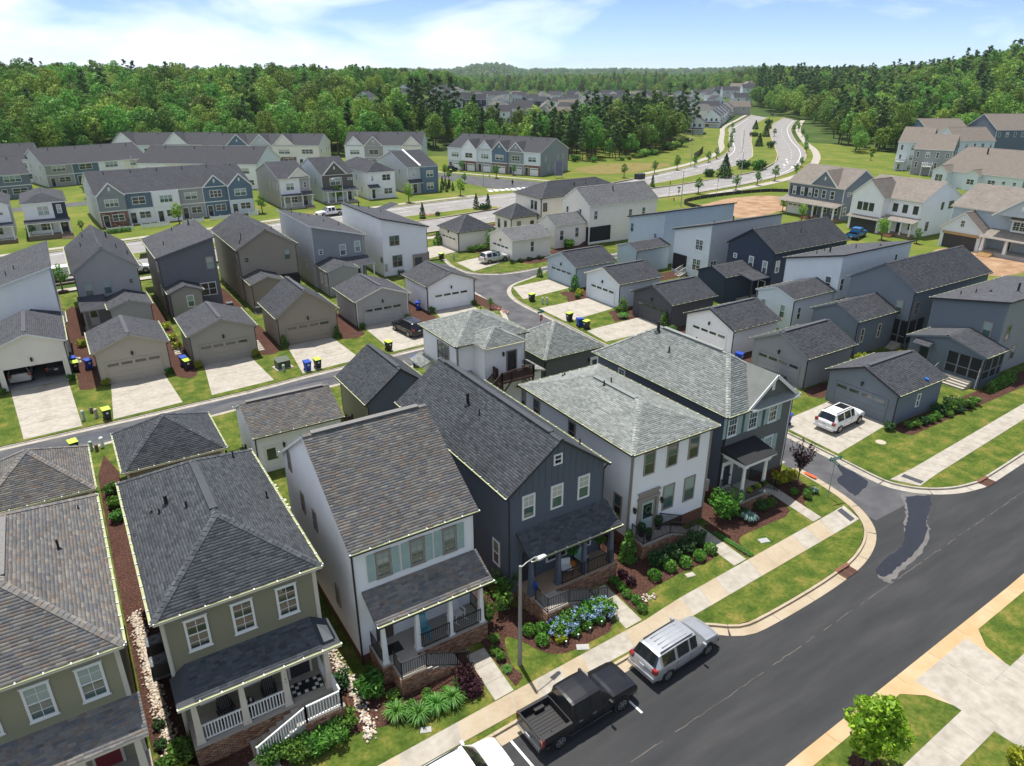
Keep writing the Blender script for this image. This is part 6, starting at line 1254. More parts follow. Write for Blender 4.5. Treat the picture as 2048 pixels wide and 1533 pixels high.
# ---------------------------------------------------------------- big new houses at the right
def big(label, x0, x1, y0, y1, ze, zr, wall, roof, kind='gable', axis='y', **kw):
 H = House('house', label, 'house', (x0+x1)/2, (y0+y1)/2, lap=0.2, roof=roof, shingles=True, gut='white' if wall != 'navy' else None, down=None, group='large houses on the right', **kw); H.mass(x0, x1, y0, y1, ze, zr, kind, axis, wall, rake=0.3, oh=0.35); return H
H = big('navy two-storey house with white trim, front gable and double garage beside the dirt lot', 135.5, 148.0, 87.6, 101.4, 6.5, 9.9, 'slate', 'taupe'); r0 = H.r
H.gablet('W', 92.6, 6.2, 6.6, 3.0, 6.0, 'slate')
for y in (99.6, 97.6, 95.7): H.win('W', y, 4.9, 0.95, 1.7, '', 'c'); H.shutters('W', y, 4.9, 0.95, 1.7, SID['navy'])
for y in (94.2, 92.4, 90.4): H.win('W', y, 4.9, 1.0, 1.7, '', 'd')
H.pent(133.0, 135.9, 87.4, 101.6, 3.0, 3.7, 'E', roof='taupe'); H.garage('W', 98.3, WHITE); H.box('porch_floor', 133.3, 135.8, 87.7, 95.0, 0, 0.5, STONE)
for y in (95.0, 92.8, 90.5, 88.0): H.post(133.5, y, 0.5, 2.95, 0.25, WHITE)
H.door('W', 93.9, 0.5, mat=DARKTRIM); H.win('W', 91.6, 1.9, 1.0, 1.5, '', 'd'); H.win('W', 89.4, 1.9, 1.6, 1.5, '2', 'd'); H.wins([('S', 137.5, 5.3, 0.9, 0.9, '', 'd'), ('S', 140.5, 5.3, 0.9, 0.9, '', 'd'), ('S', 137.0, 1.9, 1.0, 1.8, '', 't'), ('S', 140.0, 2.2, 1.1, 1.8, '', 't')]); H.pipes([(146, 96, 0.1, 0.7), (146.5, 94, 0.1, 0.5)], lambda x, y: 7.5)
for i in range(4): H.box('step', 131.9+i*0.35, 133.4, 93.0, 94.6, 0.12*i, 0.12*(i+1), BRICK)
H = big('white two-storey house with batten garage gable, brown roof and open garage', 133.0, 147.0, 70.2, 83.6, 6.5, 9.6, 'white', 'taupe'); r0 = H.r
H.mass(131.2, 138, 76.4, 83.5, 6.5, 9.7, 'gable', 'x', 'white', walls='WS', batten='W', gutters=False, rake=0.3); rg = H.r
for y in (81.3, 80.1, 78.9): H.win('W', y, 4.6, 0.95, 1.5, 'g', 'd', rg, cas=DARKTRIM)
for y in (75.3, 73.4, 71.4): H.win('W', y, 4.9, 0.95, 1.5, 'g', 'd', r0, cas=DARKTRIM)
H.box('garage_shade_panel', 131.42, 131.5, 77.2, 82.6, 0.02, 2.3, INNER); H.pent(130.5, 131.6, 76.6, 83.2, 2.55, 2.95, 'E', roof='taupe')
mb = MB(); mb.box(131.38, 131.46, 77.0, 77.2, 0, 2.45); mb.box(131.38, 131.46, 82.6, 82.8, 0, 2.45); mb.box(131.38, 131.46, 77.0, 82.8, 2.3, 2.45); H.part('door_frame', mb, [WHITE])
H.pent(130.8, 133.5, 70.0, 76.6, 2.95, 3.5, 'E', roof='taupe'); H.box('porch_floor', 131.2, 133.4, 70.5, 76.4, 0, 0.5, STONE)
for y in (76.2, 74.4, 72.4, 70.6): H.post(131.3, y, 0.5, 2.9, 0.22, WHITE)
H.door('W', 73.9, 0.5, mat=DARKTRIM, rect=r0); H.win('W', 71.8, 1.9, 1.0, 1.5, '', 'd', r0); H.wins([('S', 136.5, 1.8, 0.9, 1.7, '', 'd'), ('S', 140.5, 5.2, 0.8, 1.4, '', 'd'), ('S', 143.5, 5.2, 1.6, 1.4, '2', 'd')], rect=r0, cas=DARKTRIM)
for i in range(4): H.box('step', 129.7+i*0.36, 131.3, 73.2, 75.0, 0.12*i, 0.12*(i+1), BRICK)
H = big('grey-blue house with an unfinished open garage and a white columned porch at the right edge', 133.6, 148, 47.0, 65.6, 6.6, 9.9, 'bluegrey', 'taupe'); r0 = H.r
H.mass(130.8, 137.5, 58.0, 65.3, 3.3, 6.3, 'gable', 'x', 'lightblue', walls='WSN', gutters=False, rake=0.3); rg = H.r; H.win('W', 61.7, 4.3, 0.8, 1.2, 'g', 'd', rg)
H.box('garage_shade_panel', 131.02, 131.1, 58.9, 64.4, 0.02, 2.3, INNER); H.box('raw_lintel', 130.95, 131.08, 58.6, 64.7, 2.32, 2.75, var_mat('raw_timber', (0.42,0.27,0.12), 0.8, amt=0.12, scale=4))
H.gablet('W', 53.2, 8.0, 6.6, 2.9, 6.0, 'bluegrey'); mb = MB(); mb.box(132.9, 133.9, 51.4, 55.0, 3.9, 5.9); H.part('window_bay', mb, [WHITE]); H.win('W', 53.2, 4.9, 3.2, 1.5, '3g', 'd', (132.9, 0, 0, 0)); H.pent(132.6, 134.0, 51.0, 55.4, 5.9, 6.4, 'E', roof='taupe')
H.pent(130.0, 134.0, 47.0, 58.2, 2.95, 3.9, 'E', roof='taupe'); H.box('porch_floor', 130.3, 133.9, 47.2, 58.0, 0, 0.6, CONC_GREY)
for y in (57.6, 54.0, 50.4, 47.6): H.post(130.6, y, 0.6, 2.9, 0.34, WHITE, 0.08)
H.door('W', 55.2, 0.6, mat=DARKTRIM, rect=r0); H.win('W', 51.9, 2.0, 1.1, 1.6, '', 'd', r0)
for i in range(5): H.box('step', 128.7+i*0.36, 130.4, 55.4, 57.4, 0.12*i, 0.12*(i+1), MATS['raw_timber'])
# tall backs of townhouses on the rise, and ranch roofs
def back_block(label, cx, cy, rz, L, D, ze, zr, wall, wall2, floors, roof='taupe', deck=False):
 H = House('townhouses', label, 'townhouse row', cx, cy, rz, lap=0.25, roof=roof, gut=None, down=None, shingles=False, group='houses on the rise at the right')
 sav = H.root.location.copy(); H.root.location = (0, 0, 0); H.mass(0, L, 0, D, ze, zr, 'gable', 'x' if D < L*1.6 else 'x', wall, rake=0.2, oh=0.3, wmats={'S': wall2}, corner=True, fascia=WHITE)
 for f in range(floors):
  for i in range(max(2, int(L/2.6))): H.win('S', 1.4 + i*(L-2.8)/max(1, int(L/2.6)-1), ze - 1.6 - f*2.9, 1.1 if i % 2 else 0.8, 1.6, '2' if i % 2 else '', ('d','c','d')[i % 3])
 for y in (D*0.2, D*0.6): H.win('E', y, ze - 1.9, 1.0, 1.5, '', 'c'); H.win('W', y, ze - 1.9, 1.0, 1.2, '', 'd')
 if deck:
  for i in range(deck): xx = 0.4 + i*(L-3)/max(1, deck-1) if deck > 1 else L*0.3; mb = MB(); mb.box(xx, xx+2.6, -2.4, 0.2, 2.6, 2.75); H.part('deck', mb, [WHITE]); H.rail([(xx,-0.1,2.7),(xx,-2.3,2.7),(xx+2.6,-2.3,2.7),(xx+2.6,-0.1,2.7)], 1.0, WHITE, 0.3, 0.06, 0.12, 0.1); mb = MB(); [mb.box(a-0.07, a+0.07, -2.35, -2.2, 0, 2.6) for a in (xx+.1, xx+2.5)]; H.part('deck_post', mb, [WHITE])
 H.root.location = sav; return H
back_block('dark blue townhouse back with white decks on the grass rise', 226.5, 131.5, math.radians(-66), 9, 24, 8.4, 12.2, 'steel', 'lightblue', 3, deck=2)
back_block('grey-blue townhouse back with large end wall left of the ranch roofs', 220, 122.5, math.radians(-66), 10.5, 24, 7.4, 11.0, 'slate', 'midgrey', 2, deck=1)
H = House('house', 'low grey house with two small rear gables and a broad taupe roof', 'house', 216, 98, lap=0.25, roof='taupe', gut=None, shingles=False, group='houses on the rise at the right')
H.mass(203, 232, 84, 106, 4.2, 9.4, 'gable', 'y', 'lightblue', wmats={'S': 'midgrey'}, fascia=WHITE); r0 = H.r; H.mass(200.5, 206, 101.2, 105.6, 4.1, 5.6, 'gable', 'x', 'lightblue', gutters=False); H.win('W', 103.4, 2.4, 2.0, 2.0, '2g', 'd'); H.mass(201.2, 206, 93.6, 97.6, 3.9, 5.2, 'gable', 'x', 'lightblue', gutters=False); H.win('W', 95.6, 2.2, 1.9, 1.4, '2', 'd'); H.win('W', 91.4, 2.3, 1.9, 1.3, '2', 'd', r0); H.pipes([(214, 99, 0.2, 1.6)], lambda x, y: 8.0)
for y in (88.5, 86.0): H.win('W', y, 2.6, 0.9, 0.9, '', 'd', r0)
for lb, cx, cy, rz, L, D, ze, zr, wl in (('taupe roofed townhouses with pale blue gable high on the rise', 275, 148, -30, 16, 20, 7.5, 12.5, 'denim'), ('dark slate townhouses at the right edge of the rise', 288, 132, -30, 20, 18, 9.5, 14.5, 'steel'), ('townhouse with a cluster of white windows below the slate block', 262, 132, -30, 14, 14, 7.0, 11.0, 'lightblue')):
 back_block(lb, cx, cy, math.radians(rz), L, D, ze, zr, wl, wl, 1)
for lb, x, y, z in (('brown roofed house half hidden in trees on the right hillside', 480, 205, 9.5), ('small grey roofed house half hidden in trees on the right hillside', 455, 224, 8.5)):
 H = House('house', lb, 'house', x, y, 0.4, lap=0, roof='taupe', gut=None, down=None, shingles=False); H.mass(x-11, x+11, y-7, y+7, z+6.0, z+10.5, 'gable', 'x', 'cream', corner=False, z0=z-6)
# ---------------------------------------------------------------- the distant village: each house a copy of one of six kinds
kinds = []
for i, (wl, rf, k) in enumerate((('white','charcoal','gable'),('lightblue','charcoal','gable'),('greige','taupe','gable'),('navy','bluegrey','gable'),('cream','pewter','hip'),('silver','charcoal','gable'))):
 H = House('distant_house', 'small distant house in the village beyond the pines', 'house', 0, 0, lap=0, roof=rf, gut=None, down=None, shingles=False, group='distant village houses')
 H.mass(-5, 5, -8, 8, 6.2, 9.8, k, 'y', wl, corner=False, caps=False); a = H.r
 for u in (-2.6, 0.2, 2.8): H.win0('S', u, 4.7, 1.1, 1.4)
 H.win0('S', -2.0, 1.7, 2.0, 1.4)
 for u in (-4, 3): H.win0('W', u, 4.6, 0.9, 1.4); H.win0('E', u, 4.6, 0.9, 1.4)
 H.gablet('S', -1.6 if i % 2 else 1.4, 4.6, 6.2, 2.0, 5, wl); H.mass(-4.8, 4.8, -10.4, -7.6, 2.9, 3.5, 'shed', 'N', wl, walls='', corner=False, caps=False, gutters=False); kinds.append(H.root)
LABS = ['white gabled house', 'pale blue-grey gabled house', 'greige brown-roofed house', 'navy gabled house', 'cream hipped house', 'silver-grey gabled house']
for i, k in enumerate(kinds): k['label'] = LABS[i] + ' in the distant village beyond the pines'; k['group'] = 'distant ' + LABS[i] + 's'
spots = []; rv = random.Random(21)
for r, a0, a1, st in ((345, 63.5, 73.0, 3.6), (400, 56, 69, 3.0), (455, 52.5, 66.5, 2.4), (520, 42.5, 62.5, 1.9), (585, 40.6, 62, 1.75), (660, 40.2, 61, 1.6), (745, 40, 60, 1.45), (830, 40, 59, 1.35), (930, 40, 57, 1.3)):
 a = a0 + rv.uniform(0, st/2)
 while a < a1: spots.append((r + rv.uniform(-14, 14), a + rv.uniform(-st*.18, st*.18))); a += st
used = [0]*6
ORIGIN_USED = set()
def village(x, y, rz, k, lab=None):
 o = kinds[k] if k not in ORIGIN_USED else copy_tree(kinds[k]); ORIGIN_USED.add(k); o.location = (x, y, float(hill_h(x, y)) - 0.3); o.rotation_euler = (0, 0, rz)
 if lab: o['label'] = lab
 return o
for j, (r, a) in enumerate(spots):
 t = math.radians(a); village(r*math.cos(t), r*math.sin(t), math.radians(rv.choice((-30, -30, 60, -120, 15)) + rv.uniform(-6, 6)), rv.randrange(6) if j > 5 else j)
# the terrace of pale houses beside the boulevard bend
for i in range(7): village(325 + i*15.5, 299.5 + i*12.2, math.radians(-50 + 0), (1, 5, 0, 1, 5, 2, 0)[i], ('nearest','second','third','fourth','fifth','sixth','furthest')[i] + ' pale porch-fronted house in the terrace at the boulevard bend')
for i, (x, y, k) in enumerate(((283, 272, 1), (120, 335, 0), (152, 322, 5))): village(x, y, math.radians((-48, -30, -32)[i]), k, ('grey-green gabled house standing apart below the boulevard bend', 'white house glimpsed between the trees above the townhouse rows', 'silver-grey house with white gable between the trees above the junction')[i])
# ---------------------------------------------------------------- plants
GL = leaf_mat('broadleaf_crown', ['4a6b28', '587c2f', '688c38', '7a9c42', '8aaa4c'], 0.30, 0.45, 0.035, 1.0)
GP = leaf_mat('pine_crown', ['34502a', '416033', '4d6b38', '5c7742'], 0.25, 0.3, 0.012, 1.0)
GY = leaf_mat('fresh_green_leaves', ['4f7a1a', '68941f', '82ab2a', '9cc03c'], 0.4, 0.12, 0.01)
GS = leaf_mat('shrub_leaves', ['36591f', '446b27', '567f30', '689238'], 0.3, 0.22, 0.02, 1.1)
GB = leaf_mat('boxwood_leaves', ['335c1e', '447426', '57892e', '6c9c3a'], 0.25, 0.12, 0.01)
GD = leaf_mat('dark_evergreen_leaves', ['213a1d', '2c4a25', '385a2e', '456a36'], 0.2, 0.2, 0.012)
GPU = leaf_mat('purple_leaves', ['1c0f16', '2b151f', '3d1d28', '4f2a33'], 0.2, 0.1, 0.01)
GG = leaf_mat('ornamental_grass_blades', ['2c5a1c', '3f7426', '568a33', '6d9c44'], 0.3, 0.1, 0.01)
GYE = leaf_mat('yellow_green_leaves', ['7b8a1e', '93a028', 'a9b037', '6c8424'], 0.3, 0.15, 0.02)
GBL = leaf_mat('blue_grey_needles', ['5f7f78', '76948c', '8aa79d', '4d6c66'], 0.2, 0.1, 0.01)
GRED = leaf_mat('reddish_leaves', ['5a2a1c', '7c3b26', '8f5a35', '5d5a2a'], 0.25, 0.15, 0.02)
FLB = leaf_mat('blue_hydrangea_flowers', ['7ea3d8', 'a9c3ea', '6c8fd0', 'c9d8ee', '8fb4c9'], 0.2, 0.05, 0.005)
BARK = var_mat('bark', (0.11,0.085,0.065), 0.95, 0.1, amt=0.25, scale=6, bump=0.6, bscale=20)
def leaf_quads(C, Nn, S, rg, asp=1.5, rnd=0.75):
 """C centres, Nn outward hints, S sizes -> folded leaf-clump quads"""
 n = len(C); r = rg.normal(size=(n, 3)); nn = Nn + rnd * r; nn /= np.linalg.norm(nn, axis=1)[:, None] + 1e-9
 t = np.cross(nn, rg.normal(size=(n, 3))); t /= np.linalg.norm(t, axis=1)[:, None] + 1e-9; b = np.cross(nn, t)
 S = S[:, None]; w_ = rg.uniform(0.55, 1.0, (n, 1))
 V = np.stack([C - t*S*0.5*asp, C + b*S*0.5*w_ - nn*S*0.12, C + t*S*0.5*asp, C - b*S*0.5*w_ - nn*S*0.12], 1).reshape(-1, 3)
 F = np.arange(4*n).reshape(-1, 4); return V, F
def crown_pts(lobes, n, rg, shell=0.55):
 """sample leaf centres near the surface of ellipsoid lobes (c, r)"""
 vol = np.array([l[1][0]*l[1][1]*l[1][2] for l in lobes])**0.66; pk = rg.choice(len(lobes), n, p=vol/vol.sum())
 c = np.array([l[0] for l in lobes])[pk]; r = np.array([l[1] for l in lobes])[pk]
 d = rg.normal(size=(n, 3)); d /= np.linalg.norm(d, axis=1)[:, None]; rad = rg.uniform(shell, 1.05, (n, 1))
 return c + d*r*rad, d
def lobed(h0, h1, R, k, rg, top=0.45, squat=0.75):
 L = [((0, 0, (h0+h1)/2), (R*0.6, R*0.6, (h1-h0)*0.42))]
 for i in range(k):
  a = i*2.39996 + rg.uniform(-.4, .4); t = (i+0.5)/k; z = h0 + (h1-h0)*(0.16 + 0.74*t); env = math.sin(PI*min(0.97, 0.16 + 0.80*t))**0.65
  rr = R*env*rg.uniform(0.5, 0.8); s = R*rg.uniform(0.34, 0.52)*(1.1 - top*t); L.append(((rr*math.cos(a), rr*math.sin(a), z), (s, s, s*squat)))
 return L
def trunk_mb(h, r, h_limb, R, k, rg):
 mb = MB(); bend = rg.uniform(-.3, .3, 2)*h*0.03; p = [(0,0,-0.3), (bend[0]*.5, bend[1]*.5, h*0.4), (bend[0], bend[1], h*0.85)]
 mb.tube(p[0], p[1], r*1.25, r*0.8, 7); mb.tube(p[1], p[2], r*0.8, r*0.25, 7)
 for i in range(k):
  a = i*2.4 + rg.uniform(-.3, .3); z = h_limb + (h*0.75-h_limb)*i/max(1, k); f = z/h
  mb.tube((bend[0]*f, bend[1]*f, z), (R*0.6*math.cos(a), R*0.6*math.sin(a), z + R*0.45), r*0.35, r*0.1, 5)
 return mb
def broadleaf(seed, h=16, R=4.6, n=1500, leaf=0.62, base=0.26, k=15, mat=GL):
 rg = np.random.default_rng(seed); L = lobed(h*base, h, R, k, rg); C, D = crown_pts(L, n, rg, 0.72); V, F = leaf_quads(C, D, rg.uniform(0.6, 1.25, n)*leaf, rg, 1.5, 0.5)
 return np_mesh('crown', V, F, [mat]), trunk_mb(h*0.9, h*0.017+0.04, h*base*1.1, R, 6, rg).mesh('trunk', [BARK])
def pine(seed, h=20, R=3.0, n=1500, leaf=0.55, base=0.42):
 rg = np.random.default_rng(seed); L = []
 k = 16
 for i in range(k):
  t = i/(k-1); z = h*(base + (1-base)*t); a = i*2.4 + rg.uniform(-.5, .5); rr = R*(1.0-0.75*t)*rg.uniform(0.45, 1.0); s = R*(0.46-0.22*t)*rg.uniform(0.75, 1.2)
  L.append(((rr*math.cos(a), rr*math.sin(a), z), (s*1.25, s*1.25, s*0.6)))
 L.append(((0, 0, h*0.97), (R*.25, R*.25, h*.05))); C, D = crown_pts(L, n, rg, 0.3); D[:, 2] += 0.3; V, F = leaf_quads(C, D, rg.uniform(0.6, 1.2, n)*leaf, rg, 1.9)
 return np_mesh('crown', V, F, [GP]), trunk_mb(h, 0.22, h*base*0.75, R, 9, rg).mesh('trunk', [BARK])
def cone_tree(seed, h=4, R=1.3, n=900, leaf=0.22, mat=GD, base=0.03, power=0.9):
 rg = np.random.default_rng(seed); t = rg.uniform(0, 1, n)**1.25; a = rg.uniform(0, 2*PI, n); lay = 1 + 0.16*np.sin(t*h*7 + a*2); rr = R*(1-t)**power*rg.uniform(0.55, 1.05, n)*lay
 C = np.stack([rr*np.cos(a), rr*np.sin(a), h*(base + (1-base)*t)], 1); D = np.stack([np.cos(a), np.sin(a), np.full(n, 0.35)], 1); V, F = leaf_quads(C, D, rg.uniform(0.6, 1.2, n)*leaf, rg, 1.7)
 mb = MB(); mb.tube((0,0,-.1), (0,0,h*0.9), 0.05*h**0.5, 0.01, 6); return np_mesh('crown', V, F, [mat]), mb.mesh('trunk', [BARK])
def ball(seed, R=0.4, n=420, leaf=0.10, mat=GB, squash=0.85):
 rg = np.random.default_rng(seed); C, D = crown_pts([((0,0,R*squash*0.9), (R, R, R*squash))], n, rg, 0.8); V, F = leaf_quads(C, D, rg.uniform(0.7, 1.2, n)*leaf, rg); V[:, 2] = np.maximum(V[:, 2], 0.005); return np_mesh('foliage', V, F, [mat])
def bush(seed, R=0.8, h=1.1, n=650, leaf=0.16, mat=GS, k=8):
 rg = np.random.default_rng(seed); L = [((0,0,h*.45), (R*.75,R*.75,h*.45))]
 for i in range(k): a = i*2.4; rr = R*rg.uniform(.35,.7); s = R*rg.uniform(.3,.48); L.append(((rr*math.cos(a), rr*math.sin(a), h*rg.uniform(.35,.8)), (s,s,s)))
 C, D = crown_pts(L, n, rg, 0.6); V, F = leaf_quads(C, D, rg.uniform(.6,1.25,n)*leaf, rg); V[:, 2] = np.maximum(V[:, 2], 0.005); return np_mesh('foliage', V, F, [mat])
def fountain(seed, R=0.75, h=0.75, n=260, mat=GG):
 rg = np.random.default_rng(seed); V = []; F = []
 for i in range(n):
  a = rg.uniform(0, 2*PI); r = R*rg.uniform(0.35, 1.0); top = h*rg.uniform(0.7, 1.1); q = [np.array([0.06*math.cos(a), 0.06*math.sin(a), 0.0])]
  for t in (0.35, 0.7, 1.0): q.append(np.array([r*t*math.cos(a), r*t*math.sin(a), top*(1.9*t - 1.45*t*t)]))
  s = np.array([-math.sin(a), math.cos(a), 0])*0.016; m = len(V)
  for j, p in enumerate(q): wv = s*(1.0 if j < 3 else 0.25); V += [p - wv, p + wv]
  for j in range(3): F.append((m+2*j, m+2*j+1, m+2*j+3, m+2*j+2))
 return np_mesh('blades', np.array(V), np.array(F), [mat])
def upright(seed, R=0.6, h=2.0, n=260, leaf=0.22, mat=GS):
 """open shrub: a few stems with leaves along them"""
 rg = np.random.default_rng(seed); mb = MB(); C = []; D = []
 for i in range(9):
  a = i*2.4 + rg.uniform(-.3,.3); tip = np.array([R*math.cos(a)*rg.uniform(.5,1), R*math.sin(a)*rg.uniform(.5,1), h*rg.uniform(.7,1.0)]); mb.tube((0.05*math.cos(a),0.05*math.sin(a),-.05), tuple(tip), 0.022, 0.006, 5)
  for t in rg.uniform(0.25, 1.03, n//9): C.append(tip*t + rg.normal(size=3)*0.09*R/0.6); D.append([math.cos(a), math.sin(a), 0.6])
 C = np.array(C); V, F = leaf_quads(C, np.array(D), rg.uniform(.6,1.2,len(C))*leaf, rg); return np_mesh('foliage', V, F, [mat]), mb.mesh('stem', [BARK])
def plant(name, label, cat, x, y, meshes, rz=None, sc=1.0, group=None, z=0.0):
 """meshes: list of meshes; several become children"""
 if not isinstance(meshes, (list, tuple)): meshes = [meshes]
 o = thing(name, label, cat, (x, y, z), RNG.uniform(0, 6.28) if rz is None else rz, group); o.scale = (sc, sc, sc) if not isinstance(sc, tuple) else sc
 for m in meshes: link(m.name.split('.')[0], m, o)
 return o
# ---- woods
BR = [broadleaf(100+i, h, R, n, lf) for i, (h, R, n, lf) in enumerate(((17,5.6,2100,.62),(19,5.2,2100,.6),(15,6.2,2100,.66),(21,5.8,2300,.62),(14,5.0,1700,.58),(18,4.6,1800,.55)))]
PN = [pine(200+i, h, R) for i, (h, R) in enumerate(((21,3.2),(19,2.9),(23,3.4)))]
def in_poly(x, y, poly):
 c = False; j = len(poly) - 1
 for i in range(len(poly)):
  (xi, yi), (xj, yj) = poly[i], poly[j]
  if (yi > y) != (yj > y) and x < (xj-xi)*(y-yi)/(yj-yi) + xi: c = not c
  j = i
 return c
def scatter(poly, step, seed):
 r = random.Random(seed); xs = [p[0] for p in poly]; ys = [p[1] for p in poly]; out = []; y = min(ys)
 while y < max(ys):
  x = min(xs)
  while x < max(xs):
   px, py = x + r.uniform(-.42,.42)*step, y + r.uniform(-.42,.42)*step
   if in_poly(px, py, poly): out.append((px, py))
   x += step
  y += step*0.9
 return out
def pol(r, a): return (r*math.cos(math.radians(a)), r*math.sin(math.radians(a)))
LEFT = [(-130,262),(-30,272),(12,292),(28,296),(52,290),(75,272),(92,258),(106,252),(118,262),(112,300),(122,352),(150,420),(196,480),pol(640,64.5),pol(900,60.6),pol(1010,60.6),pol(980,80),pol(760,102),pol(420,112)]
PINES = [(120,262),(138,258),(142,240),(150,214),(158,203),(170,200),(186,204),(212,219),(232,231),(258,252),(268,272),(252,280),(215,262),(180,252),(160,262),(146,300),(118,312)]
RIGHT = [(356,250),(300,203),(266,178),(264,166),(288,160),(325,160),(420,160),(560,178),(800,215),(1020,300),pol(1100,32),pol(760,40),(480,392),(424,316)]
RIGHT2 = [(500,420),(492,408),(515,396),(486,366),(470,340),(540,352),pol(760,32.5),pol(1000,32.5),pol(1000,40),pol(720,39.6)]
MIDF = [pol(1000,38),pol(1010,60),pol(1500,62),pol(1500,36)]
pts_l = scatter(LEFT, 7.4, 3); pts_p = scatter(PINES, 5.4, 4); pts_r = scatter(RIGHT, 7.8, 5); pts_r2 = scatter(RIGHT2, 8.5, 6)
allp = [(p, 'l') for p in pts_l] + [(p, 'p') for p in pts_p] + [(p, 'r') for p in pts_r] + [(p, 'q') for p in pts_r2]
allp.sort(key=lambda q: math.hypot(*q[0]))
rt = random.Random(9); protos = {}; near = []; rest = []
quota = {'l': 110, 'p': 90, 'r': 60, 'q': 25}
for q in allp:
 if quota[q[1]] > 0: quota[q[1]] -= 1; near.append(q)
 else: rest.append(q)
WOOD = {'l': ('broadleaf tree at the edge of the wood behind the townhouses', 'broad green tree at the edge of the wood behind the townhouses'), 'p': ('leafy tree among the pines behind the junction townhouses', 'tall pine in the belt between the townhouses and the village'), 'r': ('broadleaf tree at the foot of the wooded hill on the right', 'dark pine at the foot of the wooded hill on the right'), 'q': ('tall leafy tree behind the far end of the boulevard', 'tall dark pine behind the far end of the boulevard')}
def wood_tree(x, y, kind, idx, sc, lab, grp):
 key = (kind, idx)
 if key not in protos:
  cr, tk = (BR if kind == 'b' else PN)[idx]; o = thing('broadleaf_tree' if kind == 'b' else 'pine_tree', lab, 'tree', (x, y, 0)); link('crown', cr, o); link('trunk', tk, o); protos[key] = o
 else: o = copy_tree(protos[key])
 o['label'] = lab; o['group'] = grp; o.location = (x, y, float(hill_h(x, y)) - 0.1); o.rotation_euler = (0, 0, rt.uniform(0, 6.28)); o.scale = (sc*rt.uniform(.9,1.1), sc*rt.uniform(.9,1.1), sc); return o
for (x, y), k in near:
 pinep = {'l': 0.04, 'p': 0.55, 'r': 0.3, 'q': 0.7}[k]; isp = rt.random() < pinep; sc = rt.uniform(0.62, 1.15) * (0.76 if k == 'p' else 0.86 if k == 'l' else 1.25 if k == 'q' else 0.9)
 wood_tree(x, y, 'p' if isp else 'b', rt.randrange(3) if isp else rt.randrange(6), sc, WOOD[k][1 if isp else 0], {'l': 'edge of the left wood', 'p': 'pine belt', 'r': 'edge of the right wood', 'q': 'trees behind the boulevard end'}[k] + (' pines' if isp else ' broadleaf trees'))
# lone trees in the gaps
for i, (x, y, k, s, lab) in enumerate(((130,330,'b',.8,'rounded bright tree standing left of the pines by the village houses'),(104,322,'b',.75,'rounded tree above the pale townhouse block'),(118,345,'b',.95,'tall tree left of the first village roofs'),(272,262,'p',.95,'lone tall pine beside the first house at the boulevard bend'))):
 wood_tree(x, y, k, i % 3, s, lab, 'single trees near the village')
def gn_forest(name, pts, obj, smin, smax, seed):
 me = bpy.data.meshes.new(name); me.from_pydata([(x, y, float(hill_h(x, y)) - 0.2) for x, y in pts], [], []); o = link(name, me, kind='stuff')
 g = bpy.data.node_groups.new(name + '_nodes', 'GeometryNodeTree'); g.interface.new_socket('Geometry', in_out='INPUT', socket_type='NodeSocketGeometry'); g.interface.new_socket('Geometry', in_out='OUTPUT', socket_type='NodeSocketGeometry')
 gi = g.nodes.new('NodeGroupInput'); go = g.nodes.new('NodeGroupOutput'); ip = g.nodes.new('GeometryNodeInstanceOnPoints'); oi = g.nodes.new('GeometryNodeObjectInfo'); oi.inputs['Object'].default_value = obj; oi.inputs['As Instance'].default_value = True
 rv_ = g.nodes.new('FunctionNodeRandomValue'); rv_.data_type = 'FLOAT_VECTOR'; rv_.inputs[0].default_value = (0,0,0); rv_.inputs[1].default_value = (0.06,0.06,6.28); rv_.inputs['Seed'].default_value = seed
 rs = g.nodes.new('FunctionNodeRandomValue'); rs.data_type = 'FLOAT'; rs.inputs[2].default_value = smin; rs.inputs[3].default_value = smax; rs.inputs['Seed'].default_value = seed + 5
 L = g.links; L.new(gi.outputs[0], ip.inputs['Points']); L.new(oi.outputs['Geometry'], ip.inputs['Instance']); L.new(rv_.outputs[0], ip.inputs['Rotation']); L.new(rs.outputs[1], ip.inputs['Scale']); L.new(ip.outputs[0], go.inputs[0])
 m = o.modifiers.new('nodes', 'NODES'); m.node_group = g; return o
def crown_of(key): return [c for c in protos[key].children if c.name.startswith('crown')][0]
for i in range(6):
 if ('b', i) not in protos: wood_tree(60+i*7, 330, 'b', i, .9, WOOD['l'][0], 'edge of the left wood broadleaf trees')
for i in range(3):
 if ('p', i) not in protos: wood_tree(160+i*7, 235, 'p', i, .9, WOOD['p'][1], 'pine belt pines')
buck = {}
for (x, y), k in rest:
 isp = rt.random() < {'l': 0.03, 'p': 0.55, 'r': 0.2, 'q': 0.5}[k]; key = ('p', rt.randrange(3)) if isp else ('b', rt.randrange(6)); buck.setdefault(key, []).append((x, y))
far = scatter(MIDF, 17, 7)
for p in far: key = ('p', rt.randrange(3)) if rt.random() < 0.15 else ('b', rt.randrange(6)); buck.setdefault(key, []).append(p)
FARF = [pol(1500,34),pol(1500,64),pol(4300,66),pol(4300,30)]
for p in scatter(FARF, 34, 8): buck.setdefault(('b', rt.randrange(6)), []).append(p)
for j, (key, pts) in enumerate(buck.items()): gn_forest('forest', pts, crown_of(key), 0.6, 1.08, j + 1)
farhill = scatter([pol(4300,30),pol(4300,68),pol(7800,68),pol(7800,28)], 75, 10)
gn_forest('forest', farhill, crown_of(('b', 2)), 1.6, 2.6, 77)
